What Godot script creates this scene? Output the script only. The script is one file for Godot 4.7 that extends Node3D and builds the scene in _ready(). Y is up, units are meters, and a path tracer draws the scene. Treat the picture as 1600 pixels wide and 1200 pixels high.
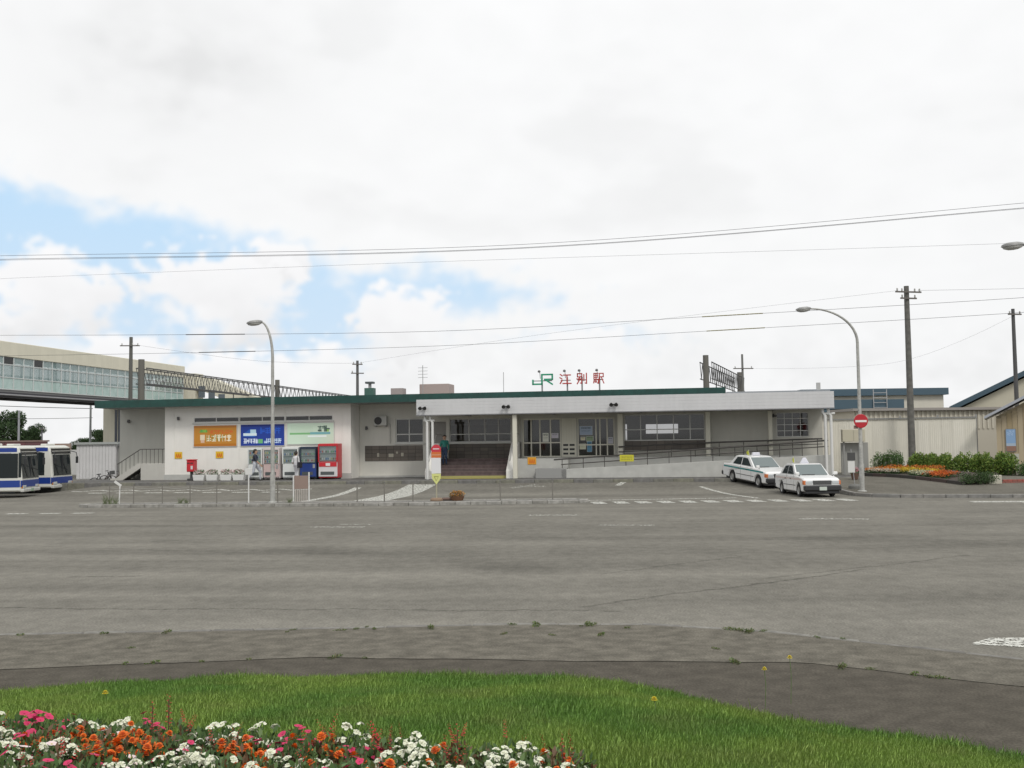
extends Node3D

# ---------------------------------------------------------------- helpers
var used := {}
var mats := {}
var tex := {}
var rng := RandomNumberGenerator.new()

func numbered(called: String) -> String:
	if not used.has(called):
		used[called] = 0
		return called
	used[called] += 1
	return "%s_%03d" % [called, used[called]]

func thing(called: String, label: String, category: String, at := Vector3.ZERO, turn := 0.0, group := "") -> Node3D:
	var o := Node3D.new()
	o.name = numbered(called)
	add_child(o)
	o.position = at
	o.rotation.y = turn
	tag(o, label, category, group)
	return o

func tag(o: Node, label: String, category: String, group := "") -> void:
	o.set_meta("label", label)
	o.set_meta("category", category)
	if group != "":
		o.set_meta("group", group)

func copy(o: Node3D, at: Vector3, turn: float, label := "") -> Node3D:
	var c: Node3D = o.duplicate()
	c.name = numbered(String(o.name).split("_0")[0])
	add_child(c)
	c.position = at
	c.rotation.y = turn
	if label != "":
		c.set_meta("label", label)
	return c

func begin() -> SurfaceTool:
	var st := SurfaceTool.new()
	st.begin(Mesh.PRIMITIVE_TRIANGLES)
	return st

func build(called: String, st, m: Material, parent: Node = null, at := Vector3.ZERO) -> MeshInstance3D:
	var o := MeshInstance3D.new()
	o.mesh = st if st is Mesh else st.commit()
	o.material_override = m
	o.position = at
	if parent == null:
		o.name = numbered(called)
		add_child(o)
	else:
		o.name = called
		parent.add_child(o, true)
	return o

func setting(o: Node) -> void:
	o.set_meta("kind", "structure")

func tri(st: SurfaceTool, a: Vector3, b: Vector3, c: Vector3) -> void:
	var n := (c - a).cross(b - a).normalized()
	for v in [a, b, c]:
		st.set_normal(n)
		st.set_uv(Vector2(v.x, v.z))
		st.add_vertex(v)

# triangle with its own normals; turned so that its face agrees with them
func vtri(st: SurfaceTool, p: Array, n: Array, uv := true) -> void:
	var g: Vector3 = (p[2] - p[0]).cross(p[1] - p[0])
	var order := [0, 1, 2] if g.dot(n[0] + n[1] + n[2]) >= 0 else [0, 2, 1]
	for k in order:
		st.set_normal(n[k])
		if uv:
			st.set_uv(Vector2(p[k].x, p[k].z))
		st.add_vertex(p[k])

func quad(st: SurfaceTool, a: Vector3, b: Vector3, c: Vector3, d: Vector3) -> void:
	tri(st, a, b, c)
	tri(st, a, c, d)

# a quad that carries a 0..1 print, corners from top left clockwise
func print_quad(st: SurfaceTool, a: Vector3, b: Vector3, c: Vector3, d: Vector3) -> void:
	var n := (c - a).cross(b - a).normalized()
	var uv := [Vector2(0, 0), Vector2(1, 0), Vector2(1, 1), Vector2(0, 1)]
	var v := [a, b, c, d]
	for i in [0, 1, 2, 0, 2, 3]:
		st.set_normal(n)
		st.set_uv(uv[i])
		st.add_vertex(v[i])

func box(st: SurfaceTool, c: Vector3, s: Vector3, b := Basis()) -> void:
	var h := s * 0.5
	for ax in 3:
		for sg in [-1.0, 1.0]:
			var n := Vector3.ZERO
			n[ax] = sg
			var u := Vector3.ZERO
			u[(ax + 1) % 3] = 1
			var w := n.cross(u)
			var p := n * h
			var uu := u * h
			var ww := w * h
			quad(st, c + b * (p - uu - ww), c + b * (p - uu + ww), c + b * (p + uu + ww), c + b * (p + uu - ww))

func bx(st: SurfaceTool, x0: float, x1: float, y0: float, y1: float, z0: float, z1: float) -> void:
	box(st, Vector3((x0 + x1) / 2, (y0 + y1) / 2, (z0 + z1) / 2), Vector3(absf(x1 - x0), absf(y1 - y0), absf(z1 - z0)))

# box with its edges cut at 45 degrees
func cbox(st: SurfaceTool, c: Vector3, s: Vector3, k: float, b := Basis()) -> void:
	var h := s * 0.5
	var i := h - Vector3.ONE * k
	for ax in 3:
		var a1 := (ax + 1) % 3
		var a2 := (ax + 2) % 3
		for sg in [-1.0, 1.0]:
			var q := []
			for e in [[-1, -1], [1, -1], [1, 1], [-1, 1]]:
				var v := Vector3.ZERO
				v[ax] = sg * h[ax]
				v[a1] = e[0] * i[a1]
				v[a2] = e[1] * i[a2]
				q.append(c + b * v)
			if sg > 0:
				quad(st, q[0], q[3], q[2], q[1])
			else:
				quad(st, q[0], q[1], q[2], q[3])
		for s1 in [-1.0, 1.0]:
			for s2 in [-1.0, 1.0]:
				var p := []
				for e in [[-1.0, 0], [1.0, 0], [1.0, 1], [-1.0, 1]]:
					var v := Vector3.ZERO
					v[ax] = e[0] * i[ax]
					v[a1] = s1 * (h[a1] if e[1] == 0 else i[a1])
					v[a2] = s2 * (i[a2] if e[1] == 0 else h[a2])
					p.append(c + b * v)
				if s1 * s2 > 0:
					quad(st, p[0], p[3], p[2], p[1])
				else:
					quad(st, p[0], p[1], p[2], p[3])
	for sx in [-1.0, 1.0]:
		for sy in [-1.0, 1.0]:
			for sz in [-1.0, 1.0]:
				var a := c + b * Vector3(sx * h.x, sy * i.y, sz * i.z)
				var d := c + b * Vector3(sx * i.x, sy * h.y, sz * i.z)
				var e := c + b * Vector3(sx * i.x, sy * i.y, sz * h.z)
				if sx * sy * sz > 0:
					tri(st, a, e, d)
				else:
					tri(st, a, d, e)

# smooth tube along points
func tube(st: SurfaceTool, pts: Array, radii, sides := 8, caps := true) -> void:
	var n := pts.size()
	var rings := []
	var up := Vector3.UP
	for i in n:
		var d: Vector3 = (pts[mini(i + 1, n - 1)] - pts[maxi(i - 1, 0)]).normalized()
		var s := d.cross(up)
		if s.length() < 0.05:
			s = d.cross(Vector3.RIGHT)
		s = s.normalized()
		var t := s.cross(d).normalized()
		var r: float = radii[i] if radii is Array else radii
		var ring := []
		for k in sides:
			var a := TAU * k / sides
			var o := s * cos(a) + t * sin(a)
			ring.append([pts[i] + o * r, o])
		rings.append(ring)
	for i in n - 1:
		for k in sides:
			var k2 := (k + 1) % sides
			var a: Array = rings[i][k]
			var b: Array = rings[i][k2]
			var c: Array = rings[i + 1][k2]
			var d: Array = rings[i + 1][k]
			vtri(st, [a[0], b[0], c[0]], [a[1], b[1], c[1]])
			vtri(st, [a[0], c[0], d[0]], [a[1], c[1], d[1]])
	if caps:
		for k in range(1, sides - 1):
			tri(st, rings[0][0][0], rings[0][k][0], rings[0][k + 1][0])
			tri(st, rings[n - 1][0][0], rings[n - 1][k + 1][0], rings[n - 1][k][0])

# turned profile [[radius, y], ...] round the y axis of a frame
func lathe(st: SurfaceTool, prof: Array, xf := Transform3D(), sides := 16, smooth := true) -> void:
	var n := prof.size()
	for i in n - 1:
		var p0 := Vector2(prof[i][0], prof[i][1])
		var p1 := Vector2(prof[i + 1][0], prof[i + 1][1])
		var e := p1 - p0
		var nn := Vector2(e.y, -e.x).normalized()
		for k in sides:
			var a0 := TAU * k / sides
			var a1 := TAU * (k + 1) / sides
			var v := [[p0, a0], [p1, a1], [p0, a1], [p0, a0], [p1, a0], [p1, a1]]
			var pos := []
			var nor := []
			for q in v:
				var am: float = q[1] if smooth else (a0 + a1) / 2
				pos.append(xf * Vector3(q[0].x * cos(q[1]), q[0].y, q[0].x * sin(q[1])))
				nor.append((xf.basis * Vector3(nn.x * cos(am), nn.y, nn.x * sin(am))).normalized())
			vtri(st, pos.slice(0, 3), nor.slice(0, 3))
			vtri(st, pos.slice(3, 6), nor.slice(3, 6))

# polygon in a plane pushed out along the third axis; map turns (a, b, depth) into a point
func prism(st: SurfaceTool, poly: PackedVector2Array, d0: float, d1: float, map: Callable, bevel := 0.0) -> void:
	var p := poly
	if Geometry2D.is_polygon_clockwise(p):
		p = p.duplicate()
		p.reverse()
	var n := p.size()
	var inner := PackedVector2Array()
	for i in n:
		var a := (p[i] - p[(i + n - 1) % n]).normalized()
		var b := (p[(i + 1) % n] - p[i]).normalized()
		var na := Vector2(-a.y, a.x)
		var nb := Vector2(-b.y, b.x)
		var m := (na + nb)
		m = m / maxf(m.length_squared() * 0.5, 0.4)
		inner.append(p[i] + m * bevel)
	var sgn := signf(d1 - d0)
	var layers := []
	if bevel > 0:
		layers = [[inner, d0], [p, d0 + sgn * bevel], [p, d1 - sgn * bevel], [inner, d1]]
	else:
		layers = [[p, d0], [p, d1]]
	for l in layers.size() - 1:
		for i in n:
			var j := (i + 1) % n
			var a: Vector3 = map.call(layers[l][0][i], layers[l][1])
			var b: Vector3 = map.call(layers[l][0][j], layers[l][1])
			var c: Vector3 = map.call(layers[l + 1][0][j], layers[l + 1][1])
			var d: Vector3 = map.call(layers[l + 1][0][i], layers[l + 1][1])
			quad(st, a, b, c, d)
	var ids := Geometry2D.triangulate_polygon(p)
	for i in range(0, ids.size(), 3):
		tri(st, map.call(layers[0][0][ids[i]], d0), map.call(layers[0][0][ids[i + 1]], d0), map.call(layers[0][0][ids[i + 2]], d0))
		var e: int = layers.size() - 1
		tri(st, map.call(layers[e][0][ids[i]], d1), map.call(layers[e][0][ids[i + 2]], d1), map.call(layers[e][0][ids[i + 1]], d1))

func xyz_map(v: Vector2, d: float) -> Vector3:
	return Vector3(v.x, v.y, d)

func smooth01(a: float, b: float, x: float) -> float:
	var t := clampf((x - a) / (b - a), 0, 1)
	return t * t * (3 - 2 * t)

# ---------------------------------------------------------------- materials
func noise(seed_: int, freq: float, oct := 4) -> FastNoiseLite:
	var n := FastNoiseLite.new()
	n.seed = seed_
	n.noise_type = FastNoiseLite.TYPE_SIMPLEX_SMOOTH
	n.frequency = freq
	n.fractal_type = FastNoiseLite.FRACTAL_FBM
	n.fractal_octaves = oct
	return n

# grey pattern between lo and hi, tiling
func pattern(key: String, size: int, freq: float, lo: float, hi: float, seed_: int, oct := 4, stretch := 1.0) -> ImageTexture:
	if tex.has(key):
		return tex[key]
	var im := noise(seed_, freq, oct).get_seamless_image(size, size)
	im.convert(Image.FORMAT_L8)
	var d := im.get_data()
	for i in d.size():
		d[i] = int(255.0 * lerpf(lo, hi, d[i] / 255.0))
	im = Image.create_from_data(size, size, false, Image.FORMAT_L8, d)
	im.convert(Image.FORMAT_RGB8)
	im.generate_mipmaps()
	tex[key] = ImageTexture.create_from_image(im)
	return tex[key]

# a streaked pattern: long in one direction, for rain stains on painted walls
func streaks(key: String, lo: float, hi: float, seed_: int) -> ImageTexture:
	if tex.has(key):
		return tex[key]
	var n := noise(seed_, 0.03, 4)
	var m := noise(seed_ + 5, 0.012, 3)
	var im := Image.create(256, 256, false, Image.FORMAT_RGB8)
	for y in 256:
		for x in 256:
			var a := TAU * x / 256.0
			var v := n.get_noise_3d(cos(a) * 90, sin(a) * 90, y * 0.25) * 0.6 + m.get_noise_3d(cos(a) * 60 + 300, sin(a) * 60, absf(y - 128.0) * 1.2) * 0.7
			var g := lerpf(lo, hi, clampf(v + 0.6, 0, 1))
			im.set_pixel(x, y, Color(g, g * 0.99, g * 0.97))
	tex[key] = ImageTexture.create_from_image(im)
	return tex[key]

# r, g, b are real-world base colours (linear)
func mat(r: float, g: float, b: float, rough := 0.8, t: Texture2D = null, scale := 1.0, metal := 0.0) -> StandardMaterial3D:
	var key := "%f %f %f %f %s %f %f" % [r, g, b, rough, str(t.get_rid()) if t else "", scale, metal]
	if mats.has(key):
		return mats[key]
	var m := StandardMaterial3D.new()
	m.albedo_color = Color(r, g, b).linear_to_srgb()
	m.roughness = rough
	m.metallic = metal
	m.cull_mode = BaseMaterial3D.CULL_DISABLED
	if t:
		m.albedo_texture = t
		m.uv1_triplanar = true
		m.uv1_world_triplanar = true
		m.uv1_scale = Vector3.ONE * scale
	mats[key] = m
	return m

func glass(r: float, g: float, b: float, alpha: float) -> StandardMaterial3D:
	var key := "glass %f %f %f %f" % [r, g, b, alpha]
	if mats.has(key):
		return mats[key]
	var m := StandardMaterial3D.new()
	m.albedo_color = Color(r, g, b, alpha)
	m.transparency = BaseMaterial3D.TRANSPARENCY_ALPHA
	m.roughness = 0.03
	m.cull_mode = BaseMaterial3D.CULL_DISABLED
	mats[key] = m
	return m

func vcol(rough := 0.8, back := 0.0) -> StandardMaterial3D:
	var key := "vcol %f %f" % [rough, back]
	if mats.has(key):
		return mats[key]
	var m := StandardMaterial3D.new()
	m.vertex_color_use_as_albedo = true
	m.roughness = rough
	m.cull_mode = BaseMaterial3D.CULL_DISABLED
	if back > 0:
		m.backlight_enabled = true
		m.backlight = Color(back, back, back)
	mats[key] = m
	return m

func print_mat(im: Image, rough := 0.5) -> StandardMaterial3D:
	var m := StandardMaterial3D.new()
	m.albedo_texture = ImageTexture.create_from_image(im)
	m.roughness = rough
	m.cull_mode = BaseMaterial3D.CULL_DISABLED
	return m

# thick line on a picture
func ink(im: Image, a: Vector2, b: Vector2, w: float, c: Color) -> void:
	var n := int(maxf(1, a.distance_to(b) / maxf(1, w * 0.4)))
	for i in n + 1:
		var p := a.lerp(b, float(i) / n)
		im.fill_rect(Rect2i(int(p.x - w / 2), int(p.y - w / 2), maxi(1, int(w)), maxi(1, int(w))), c)

# a row of small illegible characters, as the photograph shows them
func glyph_row(im: Image, x0: float, x1: float, y: float, h: float, n: int, c: Color, w: float, seed_: int) -> void:
	var r := RandomNumberGenerator.new()
	r.seed = seed_
	var step := (x1 - x0) / n
	for i in n:
		var ox := x0 + step * i + step * 0.1
		var cw := step * 0.78
		for k in 3:
			var yy := y + h * r.randf()
			ink(im, Vector2(ox + cw * 0.1 * r.randf(), yy), Vector2(ox + cw, yy), w, c)
		for k in 2:
			var xx := ox + cw * r.randf()
			ink(im, Vector2(xx, y + h * 0.15 * r.randf()), Vector2(xx + cw * r.randf_range(-0.2, 0.2), y + h), w, c)

# ---------------------------------------------------------------- lie of the land
const ORG := Vector3(-25.06, 0.513, -61.56)      # left end of the station front, at pavement level
const TURN := -0.165108                           # the station front is turned by 9.46 degrees

func front_of(x: float, z: float) -> float:
	return (x - ORG.x) * sin(TURN) + (z - ORG.z) * cos(TURN)

func land(x: float, z: float) -> float:
	var t := clampf((10.5 - front_of(x, z)) / 6.5, 0, 1)
	return 0.37 * t * t * smooth01(-26.5, -22.5, x)

func on_front(x: float, y: float, z: float) -> Vector3:
	return ORG + Vector3(cos(TURN), 0, -sin(TURN)) * x + Vector3(sin(TURN), 0, cos(TURN)) * z + Vector3(0, y, 0)

func corner_level(z: float) -> float:
	return 0.13 + 0.375 * smooth01(43, 51, -z)

const LAWN := [Vector2(-30.00, -4.00), Vector2(-14.00, -6.20), Vector2(-8.55, -8.55), Vector2(-5.13, -10.21), Vector2(-3.04, -10.73), Vector2(-0.71, -10.73), Vector2(0.95, -10.36), Vector2(2.18, -8.98), Vector2(3.80, -7.79), Vector2(5.70, -6.55), Vector2(9.00, -4.60), Vector2(13.00, 0.50)]

func lawn_edge(x: float) -> float:
	for i in LAWN.size() - 1:
		if x <= LAWN[i + 1].x:
			var t: float = clampf((x - LAWN[i].x) / (LAWN[i + 1].x - LAWN[i].x), 0, 1)
			var p0: float = LAWN[maxi(i - 1, 0)].y
			var p1: float = LAWN[i].y
			var p2: float = LAWN[i + 1].y
			var p3: float = LAWN[mini(i + 2, LAWN.size() - 1)].y
			return lerpf(p1, p2, t) * 0.6 + 0.4 * cubic_interpolate(p1, p2, p0, p3, t)
	return 2.0

func lawn_level(x: float, z: float) -> float:
	var e := lawn_edge(x)
	var d := clampf((z - e) / 11.0, 0, 1)
	return 0.07 + 0.86 * (1.0 - (1.0 - d) * (1.0 - d) * (0.65 + 0.35 * (1.0 - d))) 

# ---------------------------------------------------------------- sky
# clouds and air only, as linear light, looked up by direction all round
func sky_picture() -> ImageTexture:
	var w := 2048
	var h := 1024
	var big := noise(11, 1.0, 5)
	var mid := noise(23, 1.0, 5)
	var fine := noise(37, 1.0, 4)
	# low heaped clouds: bearing and height in degrees, half width, half height
	var puffs := [[-24.5, 7.6, 4.6, 2.6], [-16.0, 8.0, 5.2, 2.9], [-12.8, 9.6, 2.0, 1.5], [-6.0, 6.4, 3.6, 2.8], [-10.4, 4.0, 1.9, 1.9], [-21.0, 4.4, 3.0, 1.6], [-29.0, 6.2, 4.0, 3.4], [-14, 3.0, 6, 2.2], [-3, 3.4, 5, 2.6], [3.5, 4.6, 4.0, 2.0], [-34, 7, 5, 4]]
	var d := PackedFloat32Array()
	d.resize(w * h * 3)
	var i := 0
	for y in h:
		var el := 90.0 - (y + 0.5) * 180.0 / h
		var ce := cos(deg_to_rad(el))
		var se := sin(deg_to_rad(el))
		for x in w:
			if el < -3.0:
				d[i] = 0.30
				d[i + 1] = 0.30
				d[i + 2] = 0.29
				i += 3
				continue
			var az := wrapf((x + 0.5) * 360.0 / w, -180.0, 180.0)
			var a := deg_to_rad(az)
			var dir := Vector3(ce * sin(a), se, -ce * cos(a))
			# sheet of high cloud, seen in perspective
			var f := 1.0 / (maxf(se, 0.0) + 0.16)
			var px := dir.x * f
			var pz := dir.z * f
			var n1 := big.get_noise_2d(px * 1.3, pz * 1.3)
			var n2 := mid.get_noise_2d(az * 0.19 + 40.0, el * 0.33)
			var n3 := fine.get_noise_2d(az * 0.75, el * 1.0)
			# blue opening low in the left of the view, a few others around
			var gap := exp(-pow((az + 20.0) / 15.0, 2) - pow((el - 8.2 + (az + 20.0) * 0.11) / 3.9, 2)) * 1.3
			gap = maxf(gap, exp(-pow((az + 29.0) / 10.0, 2) - pow((el - 10.2) / 3.0, 2)) * 1.3)
			gap = maxf(gap, exp(-pow((az + 6.0) / 10.0, 2) - pow((el - 8.2) / 2.2, 2)) * 0.76)
			gap = maxf(gap, exp(-pow((az - 3.5) / 7.0, 2) - pow((el - 5.6) / 1.8, 2)) * 0.55)
			gap = maxf(gap, exp(-pow((el - 9.0) / 6.0, 2)) * smooth01(0.05, 0.4, big.get_noise_2d(az * 0.045, 7.0)) * smooth01(34, 50, absf(az)))
			var sheet := 1.0 - smooth01(0.28, 0.72, gap + n2 * 0.26 + n3 * 0.13)
			var heap := 0.0
			var foot := 0.0
			for p in puffs:
				var dx: float = (az - p[0]) / p[2]
				var dy: float = (el - p[1]) / p[3]
				if dx * dx + dy * dy > 4.0:
					continue
				if dy < 0.0:
					dy *= 0.75
				var v := 1.0 - sqrt(dx * dx + dy * dy) + n2 * 0.45 + n3 * 0.42
				var c := smooth01(0.02, 0.26 if dy > 0.0 else 0.6, v)
				if c > heap:
					heap = c
					foot = clampf(0.5 - dy * 0.6, 0, 1)
			if absf(az) > 32.0:
				var v2 := mid.get_noise_2d(az * 0.16 + 90.0, el * 0.25) + 0.5 - absf(el - 5.0) / 9.0
				heap = maxf(heap, smooth01(0.0, 0.3, v2 + n3 * 0.2))
			# air behind the clouds
			var lo := clampf(el / 16.0, 0, 1)
			var r := lerpf(0.72, 0.50, lo)
			var g := lerpf(0.82, 0.74, lo)
			var b := lerpf(0.92, 0.98, lo)
			# heaped clouds
			var hb := lerpf(0.97, 0.80, foot * clampf(0.7 + n2 * 0.9, 0, 1))
			r = lerpf(r, hb, heap)
			g = lerpf(g, hb * 1.0, heap)
			b = lerpf(b, hb * 1.01, heap)
			# sheet: brighter overhead, with soft grey hollows
			var sb := 0.955 + 0.12 * smooth01(12, 60, el) - 0.06 * smooth01(0.0, 0.5, n1 + n2 * 0.3) * smooth01(5, 14, el) + 0.03 * n2
			sb -= 0.13 * exp(-pow((az + 18.5) / 6.5, 2) - pow((el - 20.0) / 3.6, 2)) * clampf(0.8 + n2 * 1.2, 0, 1.4)
			sb -= 0.07 * smooth01(9, 3, el) * clampf(0.6 + n2 * 1.5 + n3 * 0.5, 0, 1.3)
			r = lerpf(r, sb * 0.995, sheet)
			g = lerpf(g, sb, sheet)
			b = lerpf(b, sb * 1.005, sheet)
			d[i] = r
			d[i + 1] = g
			d[i + 2] = b
			i += 3
	var im := Image.create_from_data(w, h, false, Image.FORMAT_RGBF, d.to_byte_array())
	return ImageTexture.create_from_image(im)

# ---------------------------------------------------------------- asphalt of the square
const AX0 := -52.0
const AX1 := 44.0
const AZ0 := -72.0
const AZ1 := -8.0

func asphalt_picture() -> ImageTexture:
	var w := 2048
	var h := 1024
	var a := noise(5, 0.018, 5).get_image(w, h)
	var b := noise(6, 0.15, 3).get_image(w, h)
	var ad := a.get_data()
	var bd := b.get_data()
	var long_ := noise(7, 0.05, 4)
	var arc := noise(8, 0.4, 3)
	var d := PackedByteArray()
	d.resize(w * h * 3)
	# the streaks are worn by wheels: rows of them bending slowly across the square
	var tracks := [[Vector2(-9.5, -27.0), Vector2(-5.5, -25.0), 0.9, 0.5], [Vector2(-5.5, -25.0), Vector2(0.6, -19.8), 0.8, 0.55], [Vector2(-1.0, -27.4), Vector2(8, -25.6), 0.9, 0.5], [Vector2(8, -25.6), Vector2(16, -21.5), 1.0, 0.45], [Vector2(0, -21.6), Vector2(4.5, -20.0), 1.2, 0.3], [Vector2(-22, -24), Vector2(-9.5, -27.0), 0.9, 0.35], [Vector2(-9, -15.0), Vector2(2.5, -15.6), 0.5, 0.3]]
	var rows := PackedFloat32Array()
	rows.resize(w * h)
	for y in h:
		var z := lerpf(AZ0, AZ1, (y + 0.5) / h)
		for x in range(0, w, 8):
			var wx := lerpf(AX0, AX1, (x + 0.5) / w)
			var s := z + 0.0055 * (wx - 2.0) * (wx - 2.0) * 0.6 - wx * 0.05
			var v := long_.get_noise_2d(wx * 0.3, s * 11.0) * 0.45 + arc.get_noise_2d(wx * 0.05, s * 1.1) * 0.8
			# broad dark tracks where the wheels turn
			for tr in tracks:
				var q := Geometry2D.get_closest_point_to_segment(Vector2(wx, z), tr[0], tr[1])
				var dd: float = Vector2(wx, z).distance_to(q) / tr[2]
				if dd < 2.5:
					v -= tr[3] * exp(-dd * dd) * (0.8 + arc.get_noise_2d(wx * 0.3, z * 0.8))
			for k in 8:
				rows[y * w + x + k] = v
	for i in w * h:
		var v := 0.88 + rows[i] * 0.115 + (ad[i] / 255.0 - 0.5) * 0.10 + (bd[i] / 255.0 - 0.5) * 0.13
		var t := clampf(v, 0.4, 1.0)
		d[i * 3] = int(255 * t)
		d[i * 3 + 1] = int(252 * t)
		d[i * 3 + 2] = int(243 * t)
	var im := Image.create_from_data(w, h, false, Image.FORMAT_RGB8, d)
	var r := RandomNumberGenerator.new()
	r.seed = 4
	var crack := func(p0: Vector2, p1: Vector2, wide: float, dark: float):
		var n := int(p0.distance_to(p1) / 0.05)
		var wob := 0.0
		for k in n:
			var p: Vector2 = p0.lerp(p1, float(k) / n)
			wob += r.randf_range(-0.03, 0.03)
			wob *= 0.98
			var px := int((p.x - AX0) / (AX1 - AX0) * w)
			var py := int((p.y + wob - AZ0) / (AZ1 - AZ0) * h)
			for ox in int(wide) + 1:
				for oy in int(wide):
					if px + ox > 0 and px + ox < w and py + oy > 0 and py + oy < h:
						var c := im.get_pixel(px + ox, py + oy)
						im.set_pixel(px + ox, py + oy, c * r.randf_range(dark, minf(1.0, dark + 0.2)))
	# sealed joints and cracks, where the photograph has them
	crack.call(Vector2(4.5, -18.5), Vector2(9.5, -21.6), 1, 0.82)
	crack.call(Vector2(1.0, -15.6), Vector2(6.6, -19.6), 1, 0.78)
	crack.call(Vector2(1.6, -19.3), Vector2(4.8, -21.8), 1, 0.82)
	crack.call(Vector2(-14.0, -27.0), Vector2(-6.0, -24.0), 1, 0.88)
	crack.call(Vector2(-24, -33.0), Vector2(24, -30.2), 1, 0.9)
	pass
	crack.call(Vector2(6, -25.5), Vector2(14, -24.0), 1, 0.9)
	crack.call(Vector2(-9, -16.4), Vector2(1.5, -15.2), 1, 0.8)
	for k in 9:
		var p := Vector2(r.randf_range(-24, 24), r.randf_range(-46, -15))
		crack.call(p, p + Vector2(r.randf_range(-4, 4), r.randf_range(-1, 1)), 1, 0.78)
	im.generate_mipmaps()
	return ImageTexture.create_from_image(im)

func asphalt_mat(t: Texture2D, r: float, g: float, b: float) -> StandardMaterial3D:
	var m := StandardMaterial3D.new()
	m.albedo_color = Color(r, g, b).linear_to_srgb()
	m.albedo_texture = t
	m.roughness = 0.95
	m.metallic_specular = 0.2
	m.cull_mode = BaseMaterial3D.CULL_DISABLED
	m.detail_enabled = true
	m.detail_blend_mode = BaseMaterial3D.BLEND_MODE_MUL
	m.detail_uv_layer = BaseMaterial3D.DETAIL_UV_2
	m.detail_albedo = pattern("grit", 512, 0.09, 0.74, 1.0, 71, 5)
	return m

# sheet over a rectangle of ground, following a level function
func sheet(st: SurfaceTool, x0: float, x1: float, z0: float, z1: float, nx: int, nz: int, level: Callable) -> void:
	var g := []
	for j in nz + 1:
		var row := []
		for i in nx + 1:
			var x := lerpf(x0, x1, float(i) / nx)
			var z := lerpf(z0, z1, float(j) / nz)
			row.append(Vector3(x, level.call(x, z), z))
		g.append(row)
	for j in nz:
		for i in nx:
			for v in [g[j][i], g[j][i + 1], g[j + 1][i + 1], g[j][i], g[j + 1][i + 1], g[j + 1][i]]:
				st.set_normal(Vector3.UP)
				st.set_uv(Vector2((v.x - AX0) / (AX1 - AX0), (v.z - AZ0) / (AZ1 - AZ0)))
				st.set_uv2(Vector2(v.x, v.z) * 0.45)
				st.add_vertex(v)

# a band of paint between two polylines, draped on the ground
func paint(st: SurfaceTool, a: Vector2, b: Vector2, width: float, lift := 0.006) -> void:
	var n := maxi(1, int(a.distance_to(b) / 0.8))
	var s := (b - a).normalized().orthogonal() * width * 0.5
	for i in n:
		var p := a.lerp(b, float(i) / n)
		var q := a.lerp(b, float(i + 1) / n)
		var v := [p + s, q + s, q - s, p - s]
		var w := []
		for e in v:
			w.append(Vector3(e.x, land(e.x, e.y) + lift, e.y))
		quad(st, w[0], w[1], w[2], w[3])
		for k in 0:
			pass

func paint_poly(st: SurfaceTool, pts: Array, lift := 0.006) -> void:
	for i in range(1, pts.size() - 1):
		var w := []
		for e in [pts[0], pts[i], pts[i + 1]]:
			w.append(Vector3(e.x, land(e.x, e.y) + lift, e.y))
		tri(st, w[0], w[1], w[2])

func worn_paint(keep := 0.12) -> StandardMaterial3D:
	# old road paint: flaked through to the asphalt in spots
	var n := noise(91, 0.06, 5)
	var f := noise(92, 0.25, 3)
	var im := Image.create(256, 256, false, Image.FORMAT_RGBA8)
	for y in 256:
		for x in 256:
			var v := n.get_noise_2d(x, y) + f.get_noise_2d(x, y) * 0.7
			var g := 0.86 + 0.1 * f.get_noise_2d(x + 500, y)
			im.set_pixel(x, y, Color(g, g, g * 0.97, 1.0 if v < keep else 0.0))
	var m := StandardMaterial3D.new()
	m.albedo_texture = ImageTexture.create_from_image(im)
	m.transparency = BaseMaterial3D.TRANSPARENCY_ALPHA_SCISSOR
	m.alpha_scissor_threshold = 0.5
	m.albedo_color = Color(0.9, 0.9, 0.89)
	m.uv1_triplanar = true
	m.uv1_world_triplanar = true
	m.uv1_scale = Vector3.ONE * 0.5
	m.roughness = 0.8
	m.cull_mode = BaseMaterial3D.CULL_DISABLED
	return m

func marking(called: String, label: String, parts: Array, m: Material) -> void:
	var st := begin()
	for p in parts:
		if p is Array and p[0] is Vector2 and p.size() > 2 and p[2] is float:
			paint(st, p[0], p[1], p[2])
		else:
			paint_poly(st, p)
	var o := build(called, st, m)
	o.set_meta("label", label)
	setting(o)

func kerb_row(called: String, pts: Array, width: float, top: float, step: float, m: Array, parent: Node, level: Callable) -> void:
	# separate stones laid end to end along a line of points
	var carry := []
	for i in pts.size() - 1:
		var n := maxi(1, int(round(pts[i].distance_to(pts[i + 1]) / step)))
		for k in n:
			carry.append([pts[i].lerp(pts[i + 1], float(k) / n), pts[i].lerp(pts[i + 1], float(k + 1) / n)])
	for c in carry:
		var a: Vector2 = c[0]
		var b: Vector2 = c[1]
		var mid := (a + b) / 2
		var d := b - a
		var st := begin()
		var y: float = level.call(mid.x, mid.y)
		var y0: float = level.call(a.x, a.y)
		var y1: float = level.call(b.x, b.y)
		var bas := Basis(Vector3.UP, -d.angle()) * Basis(Vector3.BACK, atan2(y1 - y0, d.length()))
		cbox(st, Vector3.ZERO, Vector3(d.length() - 0.012, 0.4, width), 0.018, bas)
		build(called, st, m[rng.randi() % m.size()], parent, Vector3(mid.x, y + top - 0.2 + rng.randf_range(-0.006, 0.006), mid.y))

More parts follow.
